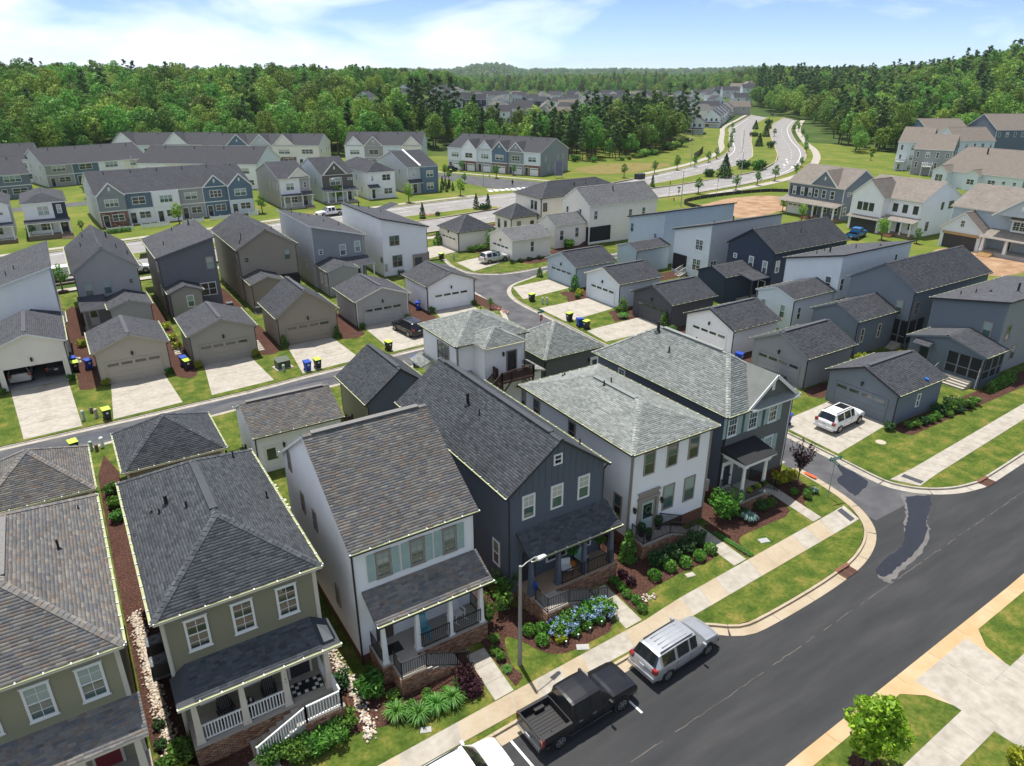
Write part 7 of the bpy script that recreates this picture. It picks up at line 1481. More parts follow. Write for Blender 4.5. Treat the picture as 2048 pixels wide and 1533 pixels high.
# underbrush along the wood's foot
ub = bush(900, 2.2, 2.6, 500, 0.5, GL)
for lab, line, n in (('ragged bushes along the foot of the pine belt', [(146,222),(158,200),(172,198),(188,202),(212,217),(234,228)], 26), ('ragged bushes along the foot of the right wood', [(262,176),(266,168),(290,164),(325,173),(380,192)], 22), ('ragged bushes along the foot of the left wood', [(-60,262),(0,276),(26,292),(50,288)], 18)):
 P_ = resample(line, 0.5)
 for i in range(n):
  x, y = P_[int(rt.random()*(len(P_)-1))]; plant('bush', lab, 'bush', x + rt.uniform(-2,2), y + rt.uniform(-2,2), ub, sc=rt.uniform(.5, 1.1), group=lab)
# ---- street and median trees
YT = [broadleaf(300+i, 4.2, 1.15, 420, 0.24, 0.28, 9, GB) for i in range(3)]
YY = [broadleaf(320+i, 4.6, 1.35, 520, 0.26, 0.25, 10, GY) for i in range(2)]
ring = MB(); ring.lathe([(0.75,-0.02),(0.7,0.05),(0.25,0.10),(0.05,0.10)], (0,0), 14); RINGM = ring.mesh('mulch_ring', [MULCH])
ORD = ['first','second','third','fourth','fifth','sixth','seventh','eighth','ninth','tenth','eleventh','twelfth','thirteenth','fourteenth']
def street_tree(x, y, lab, grp, kind=0, s=1.0, ring_=True): 
 o = plant('street_tree', lab, 'tree', x, y, list((YT+YY)[kind]), sc=s, group=grp)
 if ring_: link('mulch_ring', RINGM, o)
for i, (x, y) in enumerate(((142.3,162.5),(155.6,164),(167.8,166.9),(178.7,169.9),(191.4,176),(202.5,182.6))): street_tree(x, y, ORD[i] + ' young tree from the left along the far side of the boulevard', 'young trees on the far verge', i % 3, (1,1,1.15,.9,.95,1)[i])
for i, (x, y) in enumerate(((138.3,129.4),(151.2,128.6),(162.9,131.5),(173.8,134.4),(188.5,138.6),(207.8,151.3))): street_tree(x, y, ORD[i] + ' young tree from the left along the near side of the boulevard', 'young trees on the near verge', i % 3, (1,1,1,1.1,.9,.8)[i])
for i, (x, y) in enumerate(((328,246.4),(336.3,249.8),(309,227),(281.5,204.4),(262,190),(246,178),(300,236),(352,262))): street_tree(x, y, 'small tree on the verge right of the boulevard bend', 'small trees right of the bend', i % 3, .95)
for i, (x, y) in enumerate(((243,212),(226,198),(262,229),(285,248),(318,278))): street_tree(x, y, 'small tree on the verge left of the boulevard bend', 'small trees left of the bend', i % 3, .95)
for i, (x, y, k, lab) in enumerate(((38.2,160.8,0,'young green tree on the lawn right of the long townhouse row'),(56.8,165.2,3,'yellow-green tree in front of the umber gabled house'),(71,156.5,4,'yellow-green tree in front of the navy bay'),(86.1,158.9,3,'yellow-green tree by the junction footway'),(7.6,204,1,'young tree on the lawn behind the long townhouse row'),(20.8,156.9,4,'bushy tree before the white fence of the long townhouse row'),(100,193.9,3,'small yellow-green tree by the drives of the junction row'),(110.4,181.6,1,'slim tree between the drives of the junction row'),(118.2,184.3,0,'pale bare-looking sapling by the last drive of the junction row'),(109.9,201.8,2,'small tree before the stone garage of the junction row'),(97.5,177.4,1,'sapling near the junction hedge cones'),(96.6,184.9,2,'sapling on the verge opposite the junction row'),(-4.3,156.9,0,'leafy tree by the porch of the white and navy house'),(3.8,159.2,1,'low tree right of the white and navy house'),(-1.3,114.9,2,'young tree beside the parked trailer'),(126.5,72.8,3,'young tree by the steps of the white house on the right'),(129.8,92.4,4,'sapling by the drive of the navy house'),(129.0,67.7,0,'small tree at the corner of the white house on the right'),(135.6,101.7,3,'yellow-green sapling at the dirt lot corner'),(245,150.8,2,'small red-tinged tree on the grass rise'))): street_tree(x, y, lab, 'young garden trees', k, (1,.95,1,1,.9,1,.8,1,.8,.8,.7,.7,.75,.6,.95,.9,.8,.7,.7,.8)[i])
SPR = [cone_tree(400+i, 5.2, 2.0, 1000, .34) for i in range(2)]; CON = [cone_tree(410+i, 2.6, .62, 420, .17, GD, .02, .7) for i in range(2)]; RB = [bush(420+i, 1.3, 1.5, 420, .28, GD if i else GS) for i in range(3)]
for i, (x, y, k, s, lab) in enumerate(((167,146.8,'c',1.25,'tall blue-green spruce on the median'),(187.5,157.6,'r',2.0,'dark reddish rounded shrub on the median'),(252.4,205.5,'c',1.0,'spruce on the median, second up from the tall one'),(294.3,236.4,'c',1.1,'spruce at the top of the median'),(289.6,239.4,'r',1.6,'dark shrub left of the upper median spruces'),(329.7,272.2,'c',.9,'spruce left at the median end'),(338.7,271.2,'c',1.0,'spruce right at the median end'),(371.6,297.7,'r',1.8,'shrub pair at the tip of the median'),(250.9,198.3,'r',1.7,'round dark bush at the right edge of the median'),(189,153.4,'r',1.9,'long low evergreen hedge bush on the median'),(192,154.6,'r',1.8,'low evergreen bush right of the hedge bush on the median'),(163.9,150.1,'r',1.3,'low green bush left of the tall median spruce'),(166,151.4,'r',1.2,'low green bush touching the tall median spruce'),(64.7,136.2,'j',1.25,'upright dark conifer on the near median left of the rock bed'),(79.7,139.9,'j',1.3,'upright conifer left of the three at the median tip'),(82.5,139.4,'j',1.25,'upright conifer right of the three at the median tip'),(80.9,138.3,'r',1.0,'round bush between the conifers at the median tip'),(68.8,137.4,'r',.5,'tiny shrub on the near median'),(136.1,143.8,'j',1.2,'upright conifer at the left tip of the far median'))):
 plant('median_shrub', lab, 'shrub', x, y, list((SPR if k == 'c' else CON)[i % 2]) if k in 'cj' else RB[i % 3], sc=s, z=0.15, group='planting on the median')
for i, (x, y) in enumerate(((84.8,166.8),(86.3,166.6),(88.5,167.4),(91.3,167.1),(91.1,176.5),(90.8,173.6),(91.7,179.5),(89.2,171.0),(87.2,170.2))): plant('hedge_conifer', 'small dark conifer in the planted strip right of the navy bay', 'shrub', x, y, list(CON[i % 2]), sc=.85, group='conifers right of the navy bay')
mb = MB(); rg = random.Random(3)
for i in range(14): a = rg.uniform(0, 6.28); x, y, s = 68.5 + rg.uniform(-1.6,1.6), 139.0 + rg.uniform(-.7,.7), rg.uniform(.2,.5); mb.lathe([(s,0.1),(s*1.05,.2),(s*.6,.15+s*.7),(.05,.15+s*.75)], (x, y), 6)
tag(link('landscape_rocks', mb.mesh('landscape_rocks', [var_mat('pink_rock', (0.42,0.27,0.20), .9, amt=.2, scale=3)]), kind='stuff'))
# ---- plants round the near houses
BX = [ball(500+i) for i in range(3)]; BU = [bush(520+i) for i in range(3)]; BY = bush(530, mat=GYE); BD = bush(531, mat=GD); FG = [fountain(540+i) for i in range(2)]
for i, (x, y) in enumerate(((16.9,24.8),(17.5,24.5),(17.1,23.8))): plant('boxwood', ORD[i] + ' round boxwood left of the blue hydrangeas', 'shrub', x, y, BX[i % 3], sc=.95, group='round boxwoods near the lamp')
for i, (x, y) in enumerate(((18.0,23.35),(19.0,23.35),(19.8,23.4),(20.7,23.4),(21.4,23.5))): plant('boxwood', ORD[i] + ' small yellow-green shrub from the left before the hydrangeas', 'shrub', x, y, BY if i in (0, 4) else BX[i % 3], sc=.5 if i in (0, 4) else .8, group='small shrubs before the hydrangeas')
for i, (x, y) in enumerate(((23.5,25.5),(23.5,24.9),(23.4,24.2),(23.5,23.5),(23.3,22.8))): plant('boxwood', ORD[i] + ' small shrub from the top beside the batten house front walk', 'shrub', x, y, BX[i % 3], sc=.75, group='shrub line by the batten house walk')
for i, (x, y) in enumerate(((25.8,24.5),(27.2,24.6),(28.3,24.4),(29.5,24.4),(30.6,24.5))): plant('boxwood', ORD[i] + ' round boxwood from the left before the railed stoop', 'shrub', x, y, BX[i % 3], sc=1.05, group='round boxwoods before the railed stoop')
for i, (x, y) in enumerate(((26.8,25.4),(28.0,25.4),(29.2,25.4),(30.5,25.6))): plant('round_shrub', ORD[i] + ' dark round shrub from the left under the railed stoop wall', 'shrub', x, y, BD, sc=.85, group='dark shrubs under the stoop wall')
AV = cone_tree(550, 2.3, .55, 900, .14, GS, .02, .45); plant('arborvitae', 'slim arborvitae at the left corner of the railed stoop', 'shrub', 25.6, 26.7, list(AV))
PB = bush(551, .4, .45, 260, .1, GPU)
for i, (x, y) in enumerate(((24.3,25.7),(24.3,24.9))): plant('purple_shrub', ('upper','lower')[i] + ' small purple shrub beside the batten house', 'shrub', x, y, PB, sc=1.1, group='purple shrubs beside the batten house')
HYD = [bush(560+i, .7, .95, 620, .15, GB) for i in range(2)]
def flowers(seed, R=.72, h=.95, n=24):
 rg = np.random.default_rng(seed); V = []; F = []; m = 0
 for i in range(n):
  d = rg.normal(size=3); d[2] = abs(d[2])*.8+.15; d /= np.linalg.norm(d); c = np.array([0,0,h*.42]) + d*np.array([R,R,h*.6]); cc = c + rg.normal(size=(16,3))*.055; v, f = leaf_quads(cc, np.tile(d,(16,1)), np.full(16,.07), rg, 1.0); V.append(v); F.append(f+m); m += len(v)
 return np_mesh('flowers', np.concatenate(V), np.concatenate(F), [FLB])
HF = [flowers(570+i) for i in range(2)]
for i, (x, y) in enumerate(((18.25,23.85),(18.9,24.0),(19.6,24.05),(20.3,24.0),(21.0,24.05),(21.3,23.75))): plant('hydrangea', ORD[i] + ' blue hydrangea from the left along the batten house steps', 'shrub', x, y, [HYD[i % 2], HF[i % 2]], sc=1.0, group='blue hydrangeas')
UP = [upright(580+i, .8, 2.1) for i in range(2)]
for i, (x, y, s, lab) in enumerate(((17.2,27.9,1.0,'tall open shrub at the dark corner of the batten house'),(16.6,27.0,.8,'leafy shrub just left of the batten house porch'),(15.3,26.6,.9,'tall shrub at the right end of the sage shuttered porch'))): plant('open_shrub', lab, 'shrub', x, y, list(UP[i % 2]), sc=s)
for i, (x, y, s, m, lab) in enumerate(((15.0,25.3,.45,BU[0],'upper green shrub between the two porches'),(14.6,24.5,.4,BU[1],'middle green shrub between the two porches'),(14.5,23.2,.5,FG[0],'grass tuft at the foot of the lamp post'),(14.6,24.0,.42,BU[2],'lower green shrub between the two porches'))): plant('shrub', lab, 'shrub', x, y, m, sc=s)
for i, (x, y) in enumerate(((8.6,23.65),(9.45,23.0),(10.4,23.05),(11.25,23.0))): plant('fountain_grass', ORD[i] + ' fountain grass clump from the left before the sage shuttered house', 'ornamental grass', x, y, FG[i % 2], sc=1.1, group='fountain grasses before the shuttered house')
for i, (x, y, s) in enumerate(((8.9,24.7,.5),(9.5,23.95,.4),(10.3,23.85,.42),(11.2,23.75,.45),(11.9,23.7,.4))): plant('shrub', ORD[i] + ' small shrub from the left under the shuttered house brick stair', 'shrub', x, y, BX[i % 3] if i % 2 else BU[i % 3], sc=s, group='small shrubs under the brick stair')
plant('shrub', 'big bright green shrub at the left corner of the sage shuttered porch', 'shrub', 8.05, 25.6, BU[1], sc=1.15)
LOR = bush(590, .75, .75, 520, .12, GPU)
for i, (x, y) in enumerate(((12.4,23.75),(12.2,23.0))): plant('purple_shrub', ('dark purple shrub at the foot of the shuttered house brick stair','purple-red shrub by the shuttered house front walk')[i], 'shrub', x, y, LOR, sc=.95)
HG = [bush(600+i, .6, .8, 620, .13, GS) for i in range(3)]
for i, (x, y) in enumerate(((2.8,24.4),(3.4,24.4),(4.0,24.3),(4.6,24.25),(5.2,24.2),(5.8,24.2),(6.3,24.3),(4.0,23.85),(4.9,23.75),(5.7,23.8))): plant('hedge_shrub', 'glossy dark green hedge shrub under the white picket stair rail', 'shrub', x, y, HG[i % 3], sc=1.0, group='hedge under the white stair rail')
for i, (x, y, s, m, lab) in enumerate(((6.95,26.8,.75,BD,'narrow evergreen right of the white railed porch'),(6.6,25.2,.45,bush(610, .8, .8, 380, .14, GRED),'reddish shrub at the right end of the white stair rail'),(-0.35,26.6,1.0,BU[0],'big dark shrub left of the white railed porch'),(-1.2,26.3,.7,BU[2],'shrub between the olive houses near the left edge'),(-0.5,25.4,.7,BY,'yellow-green shrub by the river rock at the left'),(-0.2,24.4,.7,BU[1],'low shrub at the bottom edge left of the front walk'),(-1.0,29.0,.4,BD,'small dark shrub by the river rock strip'),(-1.1,27.8,.4,BD,'second small dark shrub by the river rock strip'))): plant('shrub', lab, 'shrub', x, y, m, sc=s)
for i, (x, y) in enumerate(((-1.35,48.7),(-1.3,50.6),(-1.3,52.6))): plant('shrub', ORD[i] + ' bright shrub from the front beside the left pyramid roofed garage', 'shrub', x + .5, y, BU[i], sc=.8, group='shrubs beside the left pyramid garage')
plant('round_shrub', 'large bright rounded shrub at the left of the portico house', 'shrub', 34.3, 26.7, bush(620, 1.2, 2.2, 1300, .16, GB, 12), sc=1.0); plant('shrub', 'dark shrub at the portico corner', 'shrub', 35.2, 26.3, BD, sc=.8)
plant('blue_juniper', 'silver-blue feathery shrub before the portico', 'shrub', 35.4, 25.5, fountain(621, .6, .95, 240, GBL), sc=1.1)
for i, (x, y, s, m, lab) in enumerate(((41.2,27.6,.95,BY,'yellow-orange shrub under the right corner of the portico house'),(42.2,27.5,.8,BY,'yellow shrub beside the lane at the portico house'),(38.2,26.0,.6,BU[0],'green shrub right of the portico steps'),(37.1,26.0,.7,BD,'dark shrub under the portico front'),(40.9,26.1,.75,BX[0],'round boxwood left of the plum tree'),(41.7,25.5,.8,BX[1],'round boxwood below the plum tree'),(42.3,25.4,.65,fountain(622, .6, .9, 200, GBL),'blue-grey shrub right of the plum tree'),(41.2,25.2,.5,BU[2],'small shrub below the plum tree bed'))): plant('shrub', lab, 'shrub', x, y, m, sc=s)
for i in range(9): plant('border_grass', 'yellow-green grass tuft in the border along the railed stoop walk', 'ornamental grass', 32.35 + .02*i, 25.6 - .33*i, FG[i % 2], sc=.38, group='border tufts along the stoop walk')
rg = np.random.default_rng(63); PLh = 3.6; mbp = MB(); mbp.tube((0,0,-.1), (0.03,0,1.1), .05, .04, 7); C = []; D = []
for i in range(22):
 a = i*2.4 + rg.uniform(-.3,.3); z0 = 0.95 + .04*i; tip = np.array([rg.uniform(.45,1.15)*math.cos(a), rg.uniform(.45,1.15)*math.sin(a), rg.uniform(2.2, PLh)]); mbp.tube((0.03,0,z0), tuple(tip), .022, .005, 5)
 for t in rg.uniform(.25, 1.03, 46): C.append(np.array([.03,0,z0])*(1-t) + tip*t + rg.normal(size=3)*.07); D.append([math.cos(a), math.sin(a), .3])
C = np.array(C); V, F = leaf_quads(C, np.array(D), rg.uniform(.6,1.2,len(C))*.12, rg); o = thing('plum_tree', 'small purple-leaved plum tree in the corner bed by the lane', 'tree', (42.2, 26.8, 0)); link('crown', np_mesh('crown', V, F, [GPU]), o); link('trunk', mbp.mesh('trunk', [BARK]), o)
MAP = broadleaf(640, 4.6, 1.35, 3600, .17, .22, 13, GY); street_tree  # bright young maple on the near verge
o = plant('maple_tree', 'bright yellow-green young maple on the verge at the bottom right', 'tree', 24.95, 10.05, list(MAP), rz=1.0, sc=(1.0, 1.0, 0.93)); link('mulch_ring', RINGM, o)
plant('shrub', 'sprig of yellow-green shrub at the bottom right edge', 'shrub', 30.7, 6.6, BY, sc=.7)
# ---- along alley and lane
CB = [cone_tree(650+i, 1.2, .45, 320, .12, GS, .02, .5) for i in range(2)]
TL = ('left of the open garage','right of the open garage','left of the tan garage door','right of the tan garage door','left of the taupe garage door','right of the taupe garage door','left of the brown garage door',None,'right of the brown garage door','left of the black SUV garage','right of the black SUV garage','left of the white corner garage','right of the white corner garage')
for i, (x, y) in enumerate(((-7.85,77.8),(-2.1,78.2),(0.65,74.9),(6.4,74.8),(9.2,74.9),(15.1,75.0),(18.45,76.1),None,(24.55,76.1),(28.2,77.5),(34.2,77.6),(38.0,78.6),(44.2,78.6))) if False else enumerate([(-7.85,77.8),(-2.1,78.2),(0.65,74.9),(6.4,74.8),(9.2,74.9),(15.1,75.0),(18.45,76.1),(18.4,85),(24.55,76.1),(28.2,77.5),(34.2,77.6),(38.0,78.6),(44.2,78.6)]):
 if TL[i]: plant('shrub', 'small shrub ' + TL[i], 'shrub', x, y, list(CB[i % 2]) if i in (6, 8) else (BY if i in (4, 5, 2) else BU[i % 3]), sc=1.2 if i in (6, 8) else .62, group='shrubs at the alley garage doors')
for i, (x, y, lab) in enumerate(((8.2,89.6,'yellow-green shrub furthest back between the tan and taupe garages'),(8.2,85.2,'yellow-green shrub between the tan and taupe garages'),(-0.5,88.4,'yellow-green shrub left of the tan garage back'),(17.0,85.6,'yellow-green shrub behind the taupe garage'),(8.3,82.0,'shrub nearest the taupe garage side'))): plant('shrub', lab, 'shrub', x, y, BY, sc=.8)
for i, (x, y, k, s, lab) in enumerate(((59.3,85.3,'c',1.3,'upright conifer left of the blue-grey bend garage'),(59.2,76.5,'c',1.9,'upright conifer right of the blue-grey bend garage'),(58.4,74.4,'y',.8,'yellow shrub between the first two lane garages'),(57.4,73.5,'b',.6,'low shrub between the first two lane garages'),(58.4,65.3,'c',1.7,'thin conifer left of the graphite garage'),(57.0,63.6,'f',1.3,'pale green grass mound left of the graphite drive'),(58.2,66.0,'b',.7,'small shrub right of the off-white lane garage'),(58.7,58.2,'c',1.6,'thin conifer before the graphite garage door'),(58.3,56.4,'b',.8,'low shrub right of the graphite garage'),(67.0,56.6,'y',.9,'bright shrub behind the graphite garage'),(56.4,112.9,'c',2.0,'slim conifer left of the pyramid roofed boulevard garage'),(74.1,97.9,'b',1.5,'leafy shrub before the beige house wing'))):
 plant('shrub', lab, 'shrub', x, y, list(CB[i % 2]) if k == 'c' else BY if k == 'y' else FG[0] if k == 'f' else BU[i % 3], sc=s)
for i, x in enumerate((58.6,60.2,61.8,63.4,65.0)): plant('shrub', ORD[i] + ' leafy shrub along the cream pyramid garage wall', 'shrub', x, 104.8, BU[i % 3], sc=1.1, group='shrubs along the cream garage wall')
for i, x in enumerate((60.2,61.8,63.5,65.5)): plant('shrub', ORD[i] + ' low dark shrub before the beige garage wall', 'shrub', x, 94.4, BD, sc=.6, group='low shrubs before the beige garage')
street_tree(62.3, 104.6, 'slim young tree between the two bend garages', 'young garden trees', 0, .9); street_tree(44.9, 75.6, 'tiny reddish tree on the verge by the white corner garage', 'young garden trees', 1, .4)
for i, (x, y, s) in enumerate(((56.2,28.2,.7),(58.0,27.5,.7),(58.8,27.4,.65),(59.7,27.3,.7),(60.6,27.2,.7),(61.6,27.2,.7),(63.0,27.6,.95),(63.2,26.9,.6),(64.4,27.4,1.0),(64.8,26.8,.6),(66.0,27.2,1.0),(66.7,26.8,.7),(65.2,27.9,1.0),(67.6,27.0,.8))): plant('shrub', ORD[i] + ' shrub from the left in the bed beside the dark blue-grey garage', 'shrub', x, y, BU[i % 3] if i % 3 else BD, sc=s*.95, group='shrubs beside the dark garage')
for i in range(9): plant('shrub', 'small dark conifer in the bed along the screened porch wall', 'shrub', 71.8 + i*.6, 27.7 + .02*i, list(CB[i % 2]), sc=1.0, group='conifers along the screened porch')
for i, (x, y) in enumerate(((66.5,37.0),(68.5,39.0),(70.5,47.5),(72.5,57.5),(66.5,66.0))): plant('shrub', 'bright shrub in the yard behind the lane garages, ' + ORD[i] + ' from the street', 'shrub', x, y, BY if i % 2 else BU[0], sc=.9)
for i, (x, y) in enumerate(((8.1,155.0),(8.9,155.0),(9.7,155.1),(10.5,155.3),(11.4,155.4))): plant('shrub', ORD[i] + ' clipped shrub from the left before the white picket fence', 'shrub', x, y, BX[i % 3], sc=1.3, group='clipped shrubs before the white fence')
# ---------------------------------------------------------------- vehicles
CGL = glass_mat('car_glass', (0.012,0.015,0.017), 0.04); TYRE = var_mat('tyre_rubber', (0.018,0.018,0.019), 0.85, 0.2); RIM = var_mat('alloy_rim', (0.45,0.46,0.47), 0.3, 0.5, 0.8); TRIMB = var_mat('black_plastic_trim', (0.02,0.02,0.021), 0.6, 0.3)
CHROME = var_mat('chrome_trim', (0.62,0.63,0.65), 0.15, 0.5, 1.0); LAMPW = glass_mat('headlamp_lens', (0.55,0.57,0.58), 0.08); LAMPR = glass_mat('tail_lamp_lens', (0.28,0.012,0.014), 0.12); PLATE = var_mat('number_plate', (0.55,0.57,0.60), 0.5)
def paint(name, c, metal=0.35): return var_mat(name, c, 0.3, 0.35, metal, amt=0.03, scale=3, coat=0.5)
P_SILVER = paint('silver_car_paint', (0.47,0.48,0.49), .55); P_BLACK = paint('black_car_paint', (0.012,0.012,0.014), .1); P_WHITE = paint('white_car_paint', (0.74,0.74,0.73), .0); P_BLUE = paint('bright_blue_car_paint', (0.012,0.19,0.52), .2); P_PEARL = paint('pearl_car_paint', (0.55,0.54,0.50), .2)
# stations along x (rear to front): x, bottom, belt, roof, half width at belt, half width of roof, flag: b body, c cabin glass, p pillar
SUV = dict(L=4.95, W=1.96, wr=.37, wx=(-1.52, 1.48), st=[(-2.46,.46,.90,.92,.80,.74,'b'),(-2.40,.36,1.02,1.04,.93,.80,'b'),(-2.34,.34,1.08,1.12,.95,.78,'r'),(-2.02,.33,1.09,1.64,.97,.66,'p'),(-1.90,.33,1.09,1.69,.97,.67,'c'),(-0.98,.33,1.07,1.735,.975,.69,'p'),(-0.86,.33,1.07,1.74,.975,.69,'c'),(0.02,.33,1.06,1.74,.975,.69,'p'),(0.11,.33,1.06,1.735,.975,.69,'c'),(0.62,.33,1.05,1.70,.97,.68,'w'),(1.30,.33,1.06,1.12,.95,.74,'b'),(1.45,.33,1.05,1.10,.95,.74,'b'),(2.05,.33,.98,1.02,.93,.70,'b'),(2.36,.35,.86,.90,.86,.62,'b'),(2.47,.46,.66,.68,.70,.50,'b')])
TRK = dict(L=5.9, W=2.02, wr=.41, wx=(-1.86, 1.84), st=[(-2.93,.58,1.08,1.08,.96,.96,'b'),(-2.90,.55,1.12,1.12,.985,.985,'t'),(-1.16,.50,1.14,1.14,.995,.995,'b'),(-1.12,.46,1.16,1.60,.98,.70,'r'),(-1.04,.46,1.16,1.88,.98,.70,'p'),(-0.90,.46,1.16,1.90,.985,.71,'c'),(-0.14,.46,1.15,1.915,.985,.72,'p'),(-0.02,.46,1.15,1.915,.985,.72,'c'),(0.62,.46,1.14,1.89,.98,.71,'w'),(1.26,.46,1.17,1.22,.975,.80,'b'),(1.45,.46,1.17,1.23,.975,.80,'b'),(2.45,.48,1.14,1.19,.96,.78,'b'),(2.80,.50,1.04,1.08,.93,.76,'b'),(2.93,.56,.82,.84,.90,.70,'b')])
CARM = {}
def car_meshes(kind, pm, rails=None, chrome=False, sun=False, steps=False):
 key = (kind, pm.name, sun)
 if key in CARM: return CARM[key]
 K = SUV if kind == 'suv' else TRK; st = K['st']; body = MB(); parts = {'windshield': MB(), 'rear_window': MB()}; sidew = []
 def ring(s):
  x, zb, zt, zr, wb, wr, f = s; m = (zb + zt)/2
  return [(x,0,zb),(x,wb*.86,zb),(x,wb*.985,zb+.10),(x,wb*1.01,m),(x,wb*.995,zt-.10),(x,wb*.955,zt),(x,wr+.015,zr-.035),(x,wr*.80,zr+.004),(x,wr*.4,zr+.022),(x,0,zr+.03)]
 for a, b in zip(st[:-1], st[1:]):
  A, B = ring(a), ring(b); f = a[6]
  for i in range(9):
   for sg in (1, -1):
    q = [(p[0], p[1]*sg, p[2]) for p in (A[i], B[i], B[i+1], A[i+1])]
    if sg > 0: q.reverse()
    if f == 't' and i >= 5: continue
    if f == 'w' and 6 <= i: parts['windshield'].quad(*q); continue
    if f == 'w' and i == 5:  # quarter light + pillar
     body.quad(*q); continue
    if f == 'r' and 6 <= i: parts['rear_window'].quad(*q); continue
    if f == 'c' and i == 5:
     c = [tuple(q[j][k]*.94 + sum(t[k] for t in q)/4*.06 for k in range(3)) for j in range(4)]
     body.quad(*q); o = sg*0.006; sidew.append([(p[0], p[1]+o, p[2]) for p in c]); continue
    body.quad(*q)
 for s, rev in ((st[0], 0), (st[-1], 1)):
  R = ring(s); loop = R + [(p[0], -p[1], p[2]) for p in R[-2:0:-1]]
  body.quad(*(loop if rev else loop[::-1]))
 W = K['W']/2
 if kind == 'truck':   # open load bed
  t = MB(); x0, x1, w_, zf, zt = -2.84, -1.20, .84, .72, 1.125
  t.quad((x0,-w_,zf),(x1,-w_,zf),(x1,w_,zf),(x0,w_,zf))
  for q in (((x0,-w_,zf),(x0,-w_,zt),(x1,-w_,zt),(x1,-w_,zf)),((x0,w_,zf),(x1,w_,zf),(x1,w_,zt),(x0,w_,zt)),((x0,-w_,zf),(x0,w_,zf),(x0,w_,zt),(x0,-w_,zt)),((x1,-w_,zf),(x1,-w_,zt),(x1,w_,zt),(x1,w_,zf))): t.quad(*q)
  for i in range(9): y = -.72 + i*.18; t.box(x0+.02, x1-.02, y-.045, y+.045, zf, zf+.018)
  for sg in (-1, 1): t.box(-2.12, -1.58, min(sg*.84, sg*.62), max(sg*.84, sg*.62), zf, zf+.24)
  bedm = t.mesh('load_bed', [TRIMB]); r = MB()
  for sg in (-1, 1): r.box(x0-.04, x1+.03, min(sg*.84, sg*.985), max(sg*.84, sg*.985), 1.118, 1.145)
  r.box(-2.92, x0, -.985, .985, 1.10, 1.135); r.box(x1, x1+.05, -.84, .84, 1.10, 1.14); railm = r.mesh('bed_rail', [TRIMB])
 out = {'body': body.mesh('body', [pm], smooth=True)}
 out['body'].set_sharp_from_angle(angle=math.radians(38))
 out['windshield'] = parts['windshield'].mesh('windshield', [CGL], smooth=True); out['rear_window'] = parts['rear_window'].mesh('rear_window', [CGL], smooth=True)
 out['windows'] = [MB().quad(*q).mesh('side_window', [CGL]) for q in sidew]
 zt = st[-1][2]; xe = st[-1][0]; xr = st[0][0]
 hl = MB(); hl.box(-.30, .02, -.22, .22, -.085, .085); out['head'] = hl.mesh('headlight', [LAMPW]); tl = MB(); tl.box(-.04, .16, -.17, .10, -.13, .13) if kind == 'suv' else tl.box(-.03, .12, -.085, .085, -.2, .2); out['tail'] = tl.mesh('tail_light', [LAMPR])
 bp = MB(); bp.box(xr-.07, xr+.30, -W*.90, W*.90, .38, .60); bp.box(xr+.3, xr+.5, -W*.985, W*.985, .36, .52); out['rear_bumper'] = bp.mesh('rear_bumper', [CHROME if chrome else TRIMB if kind == 'truck' else pm])
 fb = MB(); fb.box(xe-.24, xe+.03, -W*.84, W*.84, .34, .55); out['front_bumper'] = fb.mesh('front_bumper', [TRIMB if not chrome else CHROME]); gr = MB(); gr.box(xe-.10, xe+.02, -W*.5, W*.5, .58, zt+.02); out['grille'] = gr.mesh('grille', [TRIMB])
 si = MB()
 for sg in (-1, 1): si.box(-1.05 if kind == 'suv' else -1.35, 1.0 if kind == 'suv' else 1.2, min(sg*W*.9, sg*W*1.0), max(sg*W*.9, sg*W*1.0), .29 if kind == 'suv' else .40, .42 if kind == 'suv' else .48)
 out['sill'] = si.mesh('side_step' if kind == 'truck' else 'sill_trim', [CHROME if steps else TRIMB])
 mi = MB(); mi.box(-.08, .05, -.11, .11, -.09, .09); mi.bar((0,-.11,-.05), (0,-.22,-.12), .05); out['mirror'] = mi.mesh('mirror', [pm if kind == 'suv' else TRIMB])
 ha = MB(); ha.box(-.11, .11, -.015, .02, -.02, .02); out['handle'] = ha.mesh('door_handle', [CHROME if chrome or kind == 'suv' else pm])
 pl = MB(); pl.box(-.012, .012, -.155, .155, -.078, .078); out['plate'] = pl.mesh('number_plate', [PLATE])
 sm = MB(); 
 for sg in (-1, 1):
  for x in ((-.92, .06) if kind == 'suv' else (-.08, .62)): sm.box(x-.006, x+.006, min(sg*W*.99, sg*W*1.004), max(sg*W*.99, sg*W*1.004), .45, st[5][2]-.1)
 out['seam'] = sm.mesh('door_gap', [TRIMB])
 if rails:
  r = MB()
  for sg in (-1, 1): r.bar((-1.85, sg*.60, 1.745), (0.45, sg*.62, 1.775), .045, .035)
  out['rails'] = r.mesh('roof_rail', [CHROME if rails == 'c' else TRIMB])
 if sun: r = MB(); r.box(-.55, .42, -.44, .44, 1.75, 1.778); out['sun'] = r.mesh('sunroof', [CGL])
 if kind == 'suv' and pm is P_SILVER:
  r = MB()
  for i in range(4): r.box(-1.55, .25, -.42+i*.27, -.36+i*.27, 1.755, 1.772)
  out['ribs'] = r.mesh('roof_rib', [pm])
 if kind == 'truck': out['bed'] = bedm; out['bedrail'] = railm
 wr = K['wr']; w_ = MB(); k = 24
 w_.lathe([(wr*.62,-.115),(wr*.94,-.115),(wr,-.08),(wr,.08),(wr*.94,.115),(wr*.62,.115)], (0,0), k); tv = [(x, z, y) for x, y, z in w_.v]; w_.v = [(x, -y, z) for x, y, z in tv]; out['tyre'] = w_.mesh('tyre', [TYRE], smooth=False)
